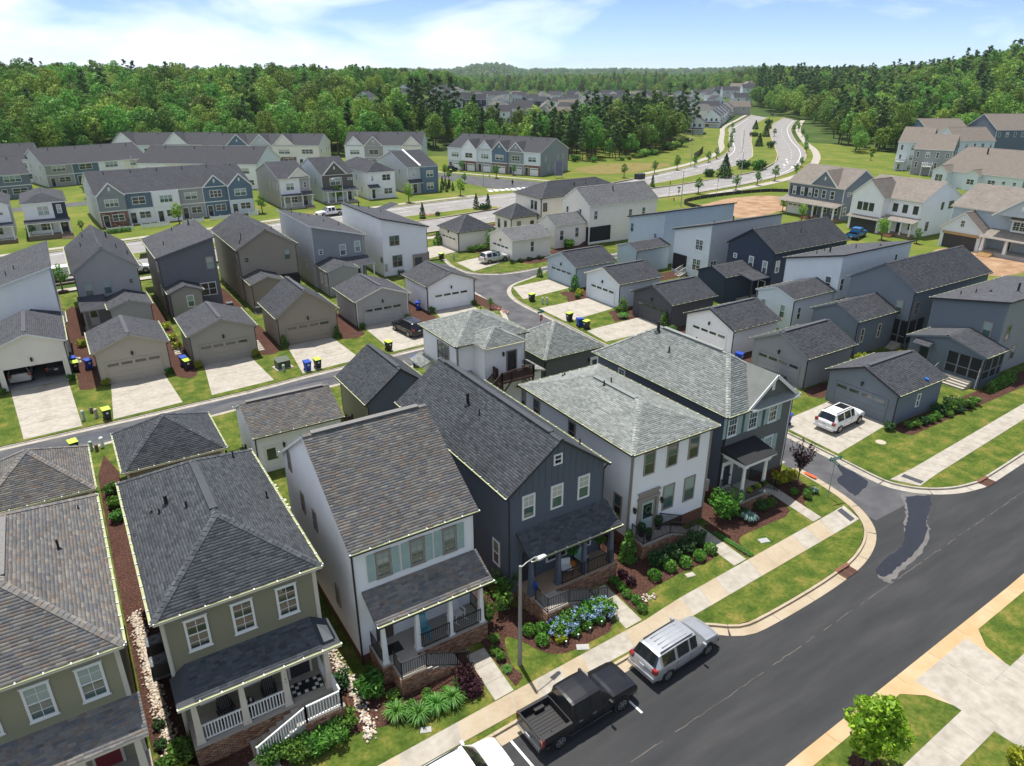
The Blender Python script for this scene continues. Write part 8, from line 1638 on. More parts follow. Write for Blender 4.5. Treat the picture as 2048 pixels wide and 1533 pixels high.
 r = MB(); r.tube((0,.10,0), (0,.112,0), wr*.66, wr*.66, k); r.tube((0,.112,0), (0,.135,0), wr*.16, wr*.14, 10)
 for i in range(6): a = 2*PI*i/6; c, s_ = math.cos(a), math.sin(a); r.bar((c*wr*.12,.122,s_*wr*.12), (c*wr*.62,.118,s_*wr*.62), .05, .03, up=(0,1,0))
 rm = MB(); rm.tube((0,.095,0), (0,.108,0), wr*.60, wr*.60, k); out['hub'] = rm.mesh('wheel_well', [TRIMB]); rr = MB(); rr.v, rr.f, rr.m = r.v[2*k:], [tuple(i-2*k for i in f) for f in r.f if min(f) >= 2*k], [0]*len([f for f in r.f if min(f) >= 2*k])
 for i in range(k): 
  a0, a1 = 2*PI*i/k, 2*PI*(i+1)/k; rr.quad(*[(rad*math.cos(a), .122, rad*math.sin(a)) for rad, a in ((wr*.58,a0),(wr*.66,a0),(wr*.66,a1),(wr*.58,a1))])
 out['rim'] = rr.mesh('rim', [RIM])
 ar = MB(); ar.tube((0,-.05,0), (0,.012,0), wr*1.17, wr*1.17, k); out['arch'] = ar.mesh('wheel_arch', [TRIMB])
 CARM[key] = out; return out
def car(name, label, cat, x, y, z, head, kind, pm, group=None, **kw):
 """head: direction the car faces, degrees from +X"""
 o = thing(name, label, cat, (x, y, z), math.radians(head), group); m = car_meshes(kind, pm, **kw); K = SUV if kind == 'suv' else TRK; W = K['W']/2; st = K['st']; xe, xr = st[-1][0], st[0][0]
 for k in ('body','windshield','rear_window','rear_bumper','front_bumper','grille','sill','seam','rails','sun','ribs','bed','bedrail'):
  if k in m: link(m[k].name.split('.')[0], m[k], o)
 for w_ in m['windows']: link('side_window', w_, o)
 zt = st[-1][2]; tz = .98 if kind == 'suv' else .93
 for sg in (-1, 1):
  link('headlight', m['head'], o, (xe-.12, sg*W*.66, zt+.02 if kind == 'suv' else .90)); link('tail_light', m['tail'], o, (xr+.03, sg*W*(.80 if kind == 'suv' else .92), tz), (0, 0, 0 if sg > 0 else 0))
  ml = link('mirror', m['mirror'], o, (.92 if kind == 'suv' else .98, sg*(W+.13), st[8][2]+.10)); ml.scale = (1, sg, 1)
  for hx in ((-.78, .2) if kind == 'suv' else (-.72, .1)): link('door_handle', m['handle'], o, (hx, sg*W*1.0, st[5][2]-.16))
  for wx in K['wx']:
   link('wheel_arch', m['arch'], o, (wx, sg*(W-.015), K['wr']+.03)).scale = (1, sg, 1)
   wl = bpy.data.objects.new('wheel', None); COL.objects.link(wl); wl.parent = o; wl.location = (wx, sg*(W-.10), K['wr']); wl.scale = (1, sg, 1)
   link('tyre', m['tyre'], wl); link('rim', m['rim'], wl); link('wheel_well', m['hub'], wl)
 link('number_plate', m['plate'], o, (xr-.075 if kind == 'truck' else xr-.01, 0, .62 if kind == 'truck' else .84)); return o
RZ = -0.128
car('pickup_truck', 'black crew-cab pickup with an open bed parked at the kerb', 'pickup truck', 16.0, 19.17, RZ, 1.6, 'truck', P_BLACK, steps=True, chrome=True)
car('suv', 'silver SUV with pale roof parked at the kerb ahead of the black pickup', 'suv', 22.5, 19.42, RZ, 3.0, 'suv', P_SILVER, rails='b')
car('suv', 'white car at the bottom edge of the picture behind the black pickup', 'suv', 9.2, 18.75, RZ, 1.6, 'suv', P_WHITE, rails='b')
car('suv', 'white SUV with black sunroof parked before the dark blue-grey garage', 'suv', 53.6, 31.2, 0.015, 3, 'suv', P_WHITE, rails='b', sun=True)
car('suv', 'black SUV with silver roof rails on the drive of the grey-beige garage', 'suv', 32.2, 73.2, 0.015, 97, 'suv', P_BLACK, rails='c', sun=True)
car('suv', 'pearl white SUV parked across the beige garage drive at the bend', 'suv', 58.4, 97.0, 0.015, 4, 'suv', P_PEARL, rails='b', sun=True)
car('suv', 'black car half hidden behind the portico house before the mid grey garage', 'suv', 54.4, 40.0, 0.015, 2, 'suv', P_BLACK, rails='b')
car('suv', 'pale gold car parked in the left half of the open garage', 'suv', -6.2, 81.9, 0.012, 88, 'suv', P_PEARL)
car('suv', 'dark car parked in the right half of the open garage', 'suv', -3.2, 82.3, 0.012, 90, 'suv', P_BLACK)
car('pickup_truck', 'bright blue pickup on the drive of the white house on the right', 'pickup truck', 124.6, 76.6, -0.01, 15, 'truck', P_BLUE)
car('pickup_truck', 'white pickup truck on the boulevard beside the white sloped-roof house', 'pickup truck', 49.6, 150.2, 0.02, 188, 'truck', P_WHITE)
car('suv', 'white vehicle partly hidden behind the charcoal house on the boulevard', 'suv', 8.4, 120.6, 0.03, 3, 'suv', P_WHITE)
car('suv', 'black car parked at the left end of the junction townhouse row', 'suv', 106.6, 202.6, 0.02, 20, 'suv', P_BLACK)
car('suv', 'dark car driving at the far end of the boulevard', 'suv', 452, 360.0, 0.03, 220, 'suv', P_BLACK); car('suv', 'small blue car crossing at the far end of the boulevard', 'suv', 470, 339.0, 0.03, 130, 'suv', P_BLUE)
# white van and flat trailer at the left
o = thing('trailer', 'white van body with a flat equipment trailer parked on the boulevard at the left', 'trailer', (-1.6, 121.0, 0.03), math.radians(5))
mb = MB(); mb.box(-3.0, 3.0, -1.1, 1.1, .75, .92); [mb.box(-3+i*1.2-.04, -3+i*1.2+.04, -1.12, -1.06, .92, 1.5) for i in range(6)]; mb.bar((-3,-1.09,1.5), (3,-1.09,1.5), .07); mb.bar((3,0,.8), (4.2,0,.6), .1); part('trailer_bed', mb, [var_mat('yellow_trailer_frame', (0.35,0.27,0.13), .7, amt=.1)], o, local=True)
mb = MB(); mb.box(-2.6, 2.8, -1.0, 1.0, .95, 2.2); part('covered_load', mb, [var_mat('white_cover', (0.7,0.7,0.7), .6)], o, local=True)
for x in (-.6, .45):
 for y in (-1.15, 1.15): mb = MB(); mb.tube((x,y-.11,.38), (x,y+.11,.38), .38, .38, 16); part('wheel', mb, [TYRE], o, local=True)
# ---------------------------------------------------------------- street furniture and small things
BLUEP = var_mat('blue_cart_plastic', (0.012,0.055,0.36), .45, .4, amt=.08); BLKP = var_mat('black_cart_plastic', (0.02,0.02,0.021), .55, .35); LIME = var_mat('lime_lid_plastic', (0.42,0.60,0.05), .45, .4, amt=.05)
def cart_meshes(lid, bod):
 b = MB(); b.v = [(-.24,-.27,.08),(.24,-.27,.08),(.24,.25,.08),(-.24,.25,.08),(-.31,-.36,.98),(.31,-.36,.98),(.31,.36,.98),(-.31,.36,.98)]
 for f in ((3,2,1,0),(0,1,5,4),(1,2,6,5),(2,3,7,6),(3,0,4,7)): b.f.append(f); b.m.append(0)
 b.box(-.33, .33, -.38, .38, .94, .99); b.bar((-.3,.42,.95), (.3,.42,.95), .04)
 l = MB(); l.prism([(-.34,-.40),(.34,-.40),(.34,.40),(-.34,.40)], [.99]*4, [1.03,1.03,1.09,1.09])
 w_ = MB(); [w_.tube((x-.03,.27,.12), (x+.03,.27,.12), .12, .12, 12) for x in (-.27, .27)]
 m = MB(); m.box(-.10, .10, -.36, -.335, .62, .80)
 return [('body', b.mesh('body', [bod])), ('lid', l.mesh('lid', [lid])), ('wheels', w_.mesh('axle_wheels', [TYRE])), ('mark', m.mesh('hot_stamp', [var_mat('white_print', (.6,.6,.58), .6)]))]
CBLUE = cart_meshes(BLUEP, BLUEP); CLIME = cart_meshes(LIME, BLKP)
def cart(lab, x, y, M, rz, z=0): 
 o = thing('wheeled_cart', lab, 'bin', (x, y, z), rz, 'wheeled carts')
 for n, m in M: link(n, m, o)
for x, y, rz, lab in ((-1.7,82.2,.1,'blue cart behind the lime-lidded cart by the open garage'),(-.35,80.6,.3,'lone blue cart at the left side of the tan garage'),(8.05,76.2,.2,'blue cart behind the lime-lidded cart by the taupe garage'),(18.5,68.0,.1,'blue cart at the foot of the brown garage drive'),(37.0,80.6,-.5,'blue cart against the white corner garage wall'),(28.5,63.2,1.2,'blue cart across the alley behind the batten house garage'),(50.5,64.0,1.4,'blue cart at the kerb before the graphite drive'),(57.6,45.8,.3,'blue cart between the white and mid grey lane garages'),(49.6,33.6,-1.4,'blue cart by the drive behind the portico house')): cart(lab, x, y, CBLUE, rz)
for x, y, rz, lab in ((-1.55,80.6,.1,'lime-lidded black cart by the open garage'),(8.2,75.0,.2,'lime-lidded black cart by the taupe garage'),(.1,66.5,.15,'lime-lidded black cart on the verge left of the tan garage drive'),(-2.7,61.2,.2,'lime-lidded cart across the alley above the left pyramid roof'),(19.6,68.1,.1,'lime-lidded cart beside the blue one on the brown garage drive'),(27.9,69.0,.2,'lime-lidded cart at the foot of the black SUV drive'),(51.9,102.9,-1.3,'lime-lidded cart by the pyramid roofed boulevard garage'),(51.4,75.7,-1.5,'lime-lidded cart on the apron of the bend garage'),(50.7,66.4,-1.5,'lime-lidded cart at the foot of the off-white garage drive'),(50.6,62.9,-1.5,'lime-lidded cart beside the blue one at the lane kerb'),(7.8,195.5,.2,'tiny dark cart on the street behind the long townhouse row'),(105.0,199.5,.4,'dark cart at the kerb by the junction row')): cart(lab, x, y, CLIME if x < 100 else CLIME, rz)
PEDG = var_mat('pale_green_pedestal', (0.34,0.42,0.33), .6); PEDT = var_mat('tan_pedestal', (0.40,0.35,0.26), .6); PEDB = var_mat('brown_pedestal', (0.13,0.10,0.07), .6)
for x, y, m, h, lab in ((-1.7,67.4,PEDG,.95,'pale green utility pedestal left of the lime-lidded cart on the verge'),(-1.0,68.7,PEDB,.55,'short brown pedestal between the two taller ones'),(-.7,67.4,PEDT,.85,'tan utility pedestal left of the tan garage drive'),(-1.55,60.9,PEDG,.8,'pale green pedestal south of the alley by the pyramid roof'),(-1.2,60.5,PEDB,.6,'brown pedestal south of the alley'),(-.75,61.0,WHITE,.9,'white pedestal south of the alley'),(16.4,69.2,PEDG,.7,'green pedestal before the transformer box'),(51.9,73.9,PEDG,.9,'left pale green pedestal on the lane verge'),(52.3,73.5,PEDG,.95,'right pale green pedestal on the lane verge'),(53.5,101.6,GALV,1.1,'grey utility pedestal by the pyramid garage drive')):
 mb = MB(); mb.lathe([(.14,0),(.13,h*.72),(.15,h*.73),(.15,h*.93),(.10,h),(.01,h+.01)], (x, y), 14); o = link('utility_pedestal', mb.mesh('utility_pedestal', [m], (x, y, 0)), loc=(x, y, 0)); tag(o, lab, 'utility pedestal', 'utility pedestals')
o = thing('transformer_box', 'olive green transformer box on a concrete pad beside the alley', 'transformer', (16.6, 70.3, 0), .1, None); mb = MB(); mb.box(-.9,.9,-.75,.75,-.02,.06); part('pad', mb, [CONC], o, local=True); mb = MB(); mb.prism([(-.65,-.55),(.65,-.55),(.65,.55),(-.65,.55)], [.06]*4, [.78,.78,.95,.95]); mb.prism([(-.69,-.59),(.69,-.59),(.69,.59),(-.69,.59)], [.78,.78,.95,.95], [.83,.83,1.0,1.0]); part('cabinet', mb, [var_mat('olive_cabinet', (0.075,0.095,0.065), .55)], o, local=True); mb = MB(); mb.box(-.01,.01,-.56,-.545,.1,.75); mb.box(.1,.16,-.58,-.55,.45,.55); part('door_seam', mb, [BLACK], o, local=True)
# lamp posts
def lamp_post(lab, x, y, h, arm, ang, conc=True, grp='lamp posts'):
 o = thing('lamp_post', lab, 'street lamp', (x, y, 0), ang, grp); mb = MB(); mb.lathe([(.125 if conc else .12, -.1),(.075 if conc else .07, h),(.02,h+.01)], (0,0), 12); part('pole', mb, [var_mat('spun_concrete_pole', (.27,.26,.235), .8, amt=.06) if conc else GALV], o, local=True)
 mb = MB(); mb.tube((0,0,h-.12), (arm*.35,0,h-.02), .03, .03, 8); mb.tube((arm*.35,0,h-.02), (arm*.85,0,h-.02), .028, .028, 8); mb.tube((arm*.85,0,h-.02), (arm,0,h-.2), .025, .025, 8); part('arm', mb, [GALV], o, local=True)
 mb = MB(); mb.prism([(arm-.1,-.13),(arm+.5,-.10),(arm+.55,0),(arm+.5,.10),(arm-.1,.13)], [h-.26,h-.34,h-.35,h-.34,h-.26], [h-.16,h-.26,h-.28,h-.26,h-.16]); q = part('lamp_head', mb, [ALU], o, local=True); mb = MB(); mb.box(arm+.1,arm+.45,-.08,.08,h-.365,h-.30); link('lens', mb.mesh('lens', [LAMPW]), q)
lamp_post('concrete lamp post with curved arm in front of the batten house', 15.27, 23.2, 6.25, 1.25, math.radians(12))
for i, (x, y, h, a, lab) in enumerate(((177.5,170.6,9,2.2,'tall lamp post at the left of the boulevard bend'),(155.7,131.3,9,2.2,'tall lamp post on the near side of the boulevard'),(229.4,194.3,8,2,'lamp post rising from the boulevard median bend'),(121,118.1,8,2,'lamp post beside the stop sign at the dirt lot'),(99.2,170.0,9.5,1.2,'tall slim pole between the navy bay and the junction row'),(19,205,9,1.6,'lamp post behind the long townhouse row'))): lamp_post(lab, x, y, h, a, math.radians((200,150,170,160,60,90)[i]), False)
lamp_post('curved pale lamp arm above the white pickup on the boulevard', 55.2, 156.6, 7.0, 2.0, math.radians(190), False)
# signs
REDS = var_mat('stop_sign_red', (0.42,0.025,0.03), .45, .4); GRNS = var_mat('street_sign_green', (0.012,0.17,0.12), .5, .4); YELS = var_mat('warning_sign_yellow', (0.75,0.60,0.02), .5, .4); SIGNW = var_mat('sign_white', (.75,.75,.74), .5)
def text_mesh(s, size, mat, name='lettering'):
 c = bpy.data.curves.new(name, 'FONT'); c.body = s; c.size = size; c.align_x = 'CENTER'; c.align_y = 'CENTER'; c.extrude = .003; t = bpy.data.objects.new(name, c); COL.objects.link(t)
 bpy.context.view_layer.update(); dg = bpy.context.evaluated_depsgraph_get(); me = bpy.data.meshes.new_from_object(t.evaluated_get(dg)); me.name = name; bpy.data.objects.remove(t); me.materials.clear(); me.materials.append(mat); return me
def stop_sign(lab, x, y, face, h=2.3, blades=()):
 o = thing('stop_sign', lab, 'sign', (x, y, 0), 0, 'stop signs'); mb = MB(); mb.tube((0,0,-.1), (0,0,h+.45 + (.5 if blades else 0)), .035, .035, 8); part('post', mb, [GALV], o, local=True)
 mb = MB(); mb.tube((0,-.04,h), (0,-.06,h), .41, .41, 8); b = link('border', mb.mesh('border', [SIGNW]), o, rot=(0,0,face)); 
 mb = MB(); mb.tube((0,-.06,h), (0,-.068,h), .375, .375, 8); link('plate', mb.mesh('plate', [REDS]), o, rot=(0,0,face)); link('lettering', text_mesh('STOP', .27, SIGNW), o, (math.sin(face)*.072, -math.cos(face)*.072, h), (PI/2, 0, face))
 for k, a in enumerate(blades): mb = MB(); mb.box(-.5,.5,-.012,.012,-.11,.11); link('street_blade', mb.mesh('street_blade', [GRNS]), o, (0,0,h+.68+k*.25), (0,0,a))
stop_sign('red stop sign with street blades on the lane beside the pyramid roofed garage', 44.6, 63.8, math.radians(25), 2.2, (.1, 1.6)); stop_sign('red stop sign with street blades at the boulevard by the dirt lot', 124.6, 122.7, math.radians(15), 2.6, (.2, 1.7))
def street_sign(lab, x, y, h=3.2, rz=0.0):
 o = thing('street_sign', lab, 'sign', (x, y, 0), rz, 'street name signs'); mb = MB(); mb.tube((0,0,-.1), (0,0,h), .035, .035, 8); part('post', mb, [GALV], o, local=True)
 for k, a in enumerate((.15, 1.6)): mb = MB(); mb.box(-.52,.52,-.012,.012,-.12,.12); link('street_blade', mb.mesh('street_blade', [GRNS]), o, (0,0,h-.12-k*.27), (0,0,a)); t = MB(); [t.box(-.4+i*.1, -.33+i*.1, -.016, .016, -.045, .045) for i in range(8)]; link('blade_print', t.mesh('blade_print', [SIGNW]), o, (0,0,h-.12-k*.27), (0,0,a))
street_sign('green street name sign on the corner lawn by the plum tree', 42.6, 24.5, 3.3, -.4); street_sign('green street name sign in front of the beige garage at the bend', 55.6, 91.2, 3.2, .4)
o = thing('crossing_sign', 'yellow diamond pedestrian crossing sign beside the boulevard', 'sign', (127.2, 128.4, 0), .5); mb = MB(); mb.tube((0,0,0), (0,0,3.6), .05, .05, 8); part('post', mb, [GALV], o, local=True); mb = MB(); mb.prism([(-.75,-.03),(.75,-.03),(.75,.0),(-.75,.0)], 0, .001); mb = MB(); mb.quad((-.78,-.06,3.6),(0,-.06,2.82),(.78,-.06,3.6),(0,-.06,4.38)); part('plate', mb, [YELS], o, local=True); mb = MB(); mb.lathe([(.07,3.86),(.09,3.92),(.06,3.99),(.01,4.0)], (0,-.07), 8); mb.bar((0,-.07,3.84),(0,-.07,3.5),.14,.03); mb.bar((0,-.07,3.5),(.15,-.07,3.15),.07,.03); mb.bar((0,-.07,3.5),(-.16,-.07,3.2),.07,.03); mb.bar((0,-.07,3.75),(.22,-.07,3.55),.05,.03); part('walker_symbol', mb, [BLACK], o, local=True)
o = thing('sign_back', 'round-backed sign facing away at the junction crossing', 'sign', (99.2, 169.8-3, 0), .6); mb = MB(); mb.tube((0,0,0), (0,0,3.1), .05, .05, 8); part('post', mb, [GALV], o, local=True); mb = MB(); mb.tube((0,-.02,2.9), (0,.0,2.9), .5, .5, 8); part('plate', mb, [GALV], o, local=True)
o = thing('road_sign', 'plain white road sign on a post at the near kerb of the boulevard', 'sign', (147.1, 131.2, 0), .4); mb = MB(); mb.tube((0,0,0), (0,0,3.0), .05, .05, 8); part('post', mb, [GALV], o, local=True); mb = MB(); mb.box(-.3,.3,-.05,-.03,2.3,3.1); part('plate', mb, [GALV], o, local=True)
for x, y, lab in ((125.5,124.9,'red-brown fire hydrant on the verge by the stop sign'),(191.6,175.4,'fire hydrant on the far verge of the boulevard bend')):
 mb = MB(); mb.lathe([(.16,0),(.14,.08),(.11,.1),(.11,.55),(.14,.58),(.12,.68),(.03,.75)], (0,0), 10); mb.tube((-.2,0,.45), (.2,0,.45), .07, .07, 8); tag(link('fire_hydrant', mb.mesh('fire_hydrant', [var_mat('dull_red_paint', (.18,.04,.03), .6)]), loc=(x, y, 0)), lab, 'hydrant')
# storm inlets
for x, y, rz, lab in ((36.35,18.72,.04,'rusty storm inlet grate at the near kerb bulge'),(54.6,19.45,.02,'rusty storm inlet grate at the far corner kerb')):
 o = thing('storm_inlet', lab, 'grate', (x, y, -.10), rz, 'storm inlets'); mb = MB(); mb.box(-.62,.62,-.38,.22,-.02,.006); part('inlet_pan', mb, [BLACK], o, local=True); mb = MB()
 for sx in (-.6, 0, .6): mb.box(sx-.03,sx+.03,-.38,.22,.006,.03)
 for i in range(9): mb.box(-.6,.6,-.36+i*.07,-.335+i*.07,.006,.026)
 part('grate', mb, [RUST], o, local=True); mb = MB(); mb.box(-.66,.66,.22,.46,-.02,.135); part('inlet_hood', mb, [RUST], o, local=True)
# meter lids in the lawns
for x, y, s, m, rz, lab in ((18.75,22.4,(.34,.2),CONC_GREY,-.5,'grey concrete meter lid by the front lawn of the batten house'),(27.9,23.6,(.3,.18),CONC,-.2,'pale concrete meter lid in the lawn before the railed stoop'),(34.5,23.5,(.34,.22),GALV,-.3,'grey utility lid in the lawn of the portico house'),(9.4,22.2,(.26,.16),CONC_GREY,-.4,'concrete lid in the grass below the fountain grasses')): mb = MB(); mb.box(-s[0],s[0],-s[1],s[1],0,.02); mb.box(-s[0]*.85,s[0]*.85,-s[1]*.8,s[1]*.8,.02,.028); tag(link('meter_lid', mb.mesh('meter_lid', [m]), loc=(x, y, .006), rot=(0,0,rz)), lab, 'meter lid', 'utility lids in the lawns')
mb = MB(); mb.lathe([(.42,0),(.40,.03),(.02,.035)], (0,0), 18); tag(link('manhole_cover', mb.mesh('manhole_cover', [PEDT]), loc=(53.6,27.3,.004)), 'tan round access cover in the corner lawn', 'manhole cover')
# stepping stones
rg = random.Random(11)
STP = []
for i in range(8):
 for j in range(2):
  if rg.random() < .9: STP.append((8.95 + j*.45 + rg.uniform(-.1,.1), 47.6 - i*.62 + rg.uniform(-.1,.1), rg.uniform(.14,.3), i))
for i, (x, y, s, r_) in enumerate(STP):
 mb = MB(); k = 7; mb.prism([(s*rg.uniform(.75,1.1)*math.cos(2*PI*t/k), s*.7*rg.uniform(.75,1.1)*math.sin(2*PI*t/k)) for t in range(k)], 0, .03); tag(link('stepping_stone', mb.mesh('stepping_stone', [STEPSTONE]), loc=(x, y, .005)), 'pale irregular stepping stone in the side yard behind the sage shuttered house', 'stepping stone', 'stepping stones behind the shuttered house')
sheet('lawn', [(7.4,42.0),(9.9,42.0),(10.6,49.6),(7.6,49.6)], .006, GRASS)
for x0, y0, n, lab in ((15.95,76.6,6,'square concrete stepping slab right of the taupe garage'),(8.2,80.2,6,'square concrete stepping slab left of the taupe garage'),(25.6,76.9,0,'')):
 for i in range(n): mb = MB(); mb.box(-.42,.42,-.22,.22,0,.04); tag(link('stepping_slab', mb.mesh('stepping_slab', [CONC]), loc=(x0 + .03*i, y0 + .62*i, .01), rot=(0,0,rg.uniform(-.08,.08))), lab, 'stepping stone', lab.replace('square concrete stepping slab', 'slab path'))
# AC condensers
def ac(lab, x, y):
 o = thing('ac_unit', lab, 'air conditioner', (x, y, 0), 0, 'air conditioning units'); mb = MB(); mb.box(-.5,.5,-.5,.5,0,.07); part('pad', mb, [CONC_GREY], o, local=True); mb = MB(); mb.prism([(-.4,-.33),(-.33,-.4),(.33,-.4),(.4,-.33),(.4,.33),(.33,.4),(-.33,.4),(-.4,.33)], .07, .85); part('cabinet', mb, [var_mat('condenser_grey', (.12,.13,.14), .6)], o, local=True)
 mb = MB(); [mb.box(-.41,.41,-.41,.41,.14+i*.07,.155+i*.07) for i in range(10)]; part('louvres', mb, [BLACK], o, local=True); mb = MB()
 for rr in (.14,.22,.30): 
  for i in range(20): a0, a1 = 2*PI*i/20, 2*PI*(i+1)/20; mb.bar((rr*math.cos(a0),rr*math.sin(a0),.87),(rr*math.cos(a1),rr*math.sin(a1),.87),.015)
 part('fan_guard', mb, [GALV], o, local=True)
for x, y, lab in ((-.42,34.2,'upper of two air conditioners left of the dark olive house'),(-.42,32.6,'lower of two air conditioners left of the dark olive house'),(42.1,97.0,'air conditioner behind the white house at the lane'),(32.2,91.4,'air conditioner beside the light grey house wing'),(16.6,94.0,'air conditioner cover beside the charcoal house'),(19.3,90.2,'air conditioner beside the brown house wing'),(67.4,47.0,'white unit beside the slate house wing')): ac(lab, x, y)
# porch things
def rocker(lab, x, y, z, rz, mat):
 o = thing('rocking_chair', lab, 'chair', (x, y, z), rz, 'porch rocking chairs'); mb = MB()
 for i in range(6): mb.box(-.26+i*.09, -.19+i*.09, -.24, .24, .42, .45)
 part('seat', mb, [mat], o, local=True); mb = MB()
 for i in range(6): mb.bar((-.22+i*.088,.22,.45), (-.22+i*.088,.42,1.15), .06, .02)
 mb.bar((-.28,.42,1.17), (.28,.42,1.17), .05, .1); part('backrest', mb, [mat], o, local=True)
 for sg in (-1, 1):
  mb = MB(); mb.bar((sg*.30,-.24,.04),(sg*.30,-.24,.66),.05); mb.bar((sg*.30,.22,.04),(sg*.30,.28,.9),.05); part('leg', mb, [mat], o, local=True)
  mb = MB(); mb.bar((sg*.30,-.30,.67),(sg*.30,.30,.67),.09,.03); part('armrest', mb, [mat], o, local=True)
  mb = MB(); P_ = [(sg*.30, -.48+.16*i, .02+.10*((i-3.5)/3.5)**2) for i in range(8)]; [mb.bar(a, b, .045) for a, b in zip(P_[:-1], P_[1:])]; part('rocker', mb, [mat], o, local=True)
CHG = var_mat('charcoal_furniture', (.035,.034,.036), .6); rocker('left charcoal rocking chair on the white railed porch', 1.75, 26.75, 1.1, .15, CHG); rocker('right charcoal rocking chair on the white railed porch', 3.65, 26.75, 1.1, -.1, CHG)
TURQ = var_mat('turquoise_furniture', (.10,.36,.44), .5); rocker('turquoise rocking chair on the sage shuttered porch', 11.45, 26.5, 1.1, -.15, TURQ); rocker('white rocking chair on the sage shuttered porch', 13.6, 26.75, 1.1, .2, WHITE)
o = thing('side_table', 'small brown side table between the charcoal rocking chairs', 'table', (2.7, 26.7, 1.1)); mb = MB(); mb.lathe([(.02,0),(.2,.02),(.03,.05),(.03,.46),(.26,.47),(.26,.5)], (0,0), 14); part('table_top', mb, [DECKB], o, local=True)
for x in (2.62, 2.8): mb = MB(); mb.lathe([(.05,0),(.055,.14),(.02,.16)], (0,0), 10); tag(link('candle', mb.mesh('candle', [WHITE]), loc=(x, 26.68, 1.6)), 'white candle on the small side table, %s one' % ('left' if x < 2.7 else 'right'), 'candle')
mb = MB(); mb.box(-.75,.75,-.42,.42,0,.012, 0)
for i in range(8):
 for j in range(4):
  if (i + j) % 2 and not (1 < i < 6 and 0 < j < 3): mb.box(-.72+i*.18,-.56+i*.18,-.4+j*.2,-.22+j*.2,.012,.016, 1)
tag(link('door_mat', mb.mesh('door_mat', [BLACK, WHITE]), loc=(5.35, 26.65, 1.102), rot=(0,0,-.05)), 'black and white checked mat before the dark olive house door', 'mat')
o = thing('welcome_board', 'wooden board lettered WELCOME lying flat on the porch at the bottom left', 'sign', (-2.85, 25.75, 1.104), -.05); mb = MB(); mb.box(-.62,.62,-.2,.2,0,.03); part('board', mb, [var_mat('greyed_wood', (.20,.17,.14), .8, amt=.15, scale=6)], o, local=True); link('lettering', text_mesh('WELCOME', .2, BLACK), o, (0,0,.032))
H_NUM = [('107', 4.3, 26.0, 3.0), ('113', 10.92, 25.9, 2.6)]
for s, x, y, z in H_NUM:
 for i, ch in enumerate(s): tag(link('house_number', text_mesh(ch, .17, BLACK), loc=(x, y - .125 - .02*(i), z - i*.2), rot=(PI/2, 0, 0)), 'dark house number character %s from the top on the column of the %s porch' % (('first','second','third')[i], 'white railed' if s == '107' else 'sage shuttered'), 'house number')
def pot(lab, x, y, z, pm, fm, s=1.0, grp=None):
 o = thing('potted_plant', lab, 'plant', (x, y, z), 0, grp); o.scale = (s,s,s); mb = MB(); mb.lathe([(.16,0),(.22,.38),(.24,.4),(.19,.38)], (0,0), 14); part('pot', mb, [pm], o, local=True); link('foliage', fm, o, (0,0,.36))
TOP = ball(700, .27, 420, .08, GD, 1.25); pot('left clipped topiary in a dark pot on the railed stoop', 27.1, 27.2, 1.0, BLACK, TOP, grp='topiary pots'); pot('front topiary in a dark pot on the railed stoop', 27.2, 26.65, 1.0, BLACK, TOP, .9, 'topiary pots'); pot('right clipped topiary in a dark pot beside the pale blue door', 28.55, 27.2, 1.0, BLACK, TOP, grp='topiary pots')
pot('round yellow-green plant in a brown pot by the taupe garage', 15.1, 75.1, 0, PEDB, ball(701, .3, 200, .1, GYE), .9)
for x, lab in ((20.9,'left hanging fern under the batten house porch roof'),(22.9,'right hanging fern under the batten house porch roof')):
 o = thing('hanging_fern', lab, 'plant', (x, 26.3, 2.75), 0, 'hanging ferns'); link('foliage', fountain(702, .5, .35, 200, GG), o); mb = MB(); mb.lathe([(.1,-.12),(.2,.05),(.2,.08)], (0,0), 12); [mb.bar((.15*math.cos(a),.15*math.sin(a),.05),(0,0,.75),.01) for a in (0,2.1,4.2)]; part('basket', mb, [BLACK], o, local=True)
o = thing('hanging_fern', 'fern basket hanging under the carriage house deck', 'plant', (31.9, 48.6, 2.1), 0); link('foliage', fountain(703, .6, .4, 200, GYE), o)
mb = MB(); mb.lathe([(.15,0),(.2,.05),(.21,.3),(.18,.42),(.2,.47),(.05,.5)], (0,0), 16); tag(link('orange_pot', mb.mesh('orange_pot', [var_mat('orange_glaze', (.55,.19,.02), .4)]), loc=(21.35, 26.9, 1.1)), 'orange drum stool on the batten house porch', 'stool')
def cushion_chair(lab, x, y, rz, seat):
 o = thing('porch_chair', lab, 'chair', (x, y, 1.1), rz); mb = MB(); [mb.bar((a,b,0),(a,b,.42),.05) for a in (-.3,.3) for b in (-.3,.3)]; mb.box(-.35,.35,-.35,.35,.38,.43); mb.box(-.35,.35,.30,.36,.43,.95); part('frame', mb, [BLACK], o, local=True); mb = MB(); mb.box(-.32,.32,-.32,.30,.43,.53); mb.box(-.32,.32,.2,.3,.53,.92); part('cushion', mb, [seat], o, local=True)
cushion_chair('black chair with pale patterned cushion on the batten house porch', 20.75, 26.7, -.3, SIGNW); cushion_chair('second dark chair with pale cushion on the batten house porch', 22.1, 27.0, .2, SAGE)
mb = MB(); mb.lathe([(.06,.5),(.11,.55),(.11,.95),(.04,1.15),(.01,1.16)], (0,0), 10); tag(link('closed_parasol', mb.mesh('closed_parasol', [BLUEP]), loc=(18.15, 26.0, 1.0)), 'small blue bundle by the batten house porch steps', 'bundle')
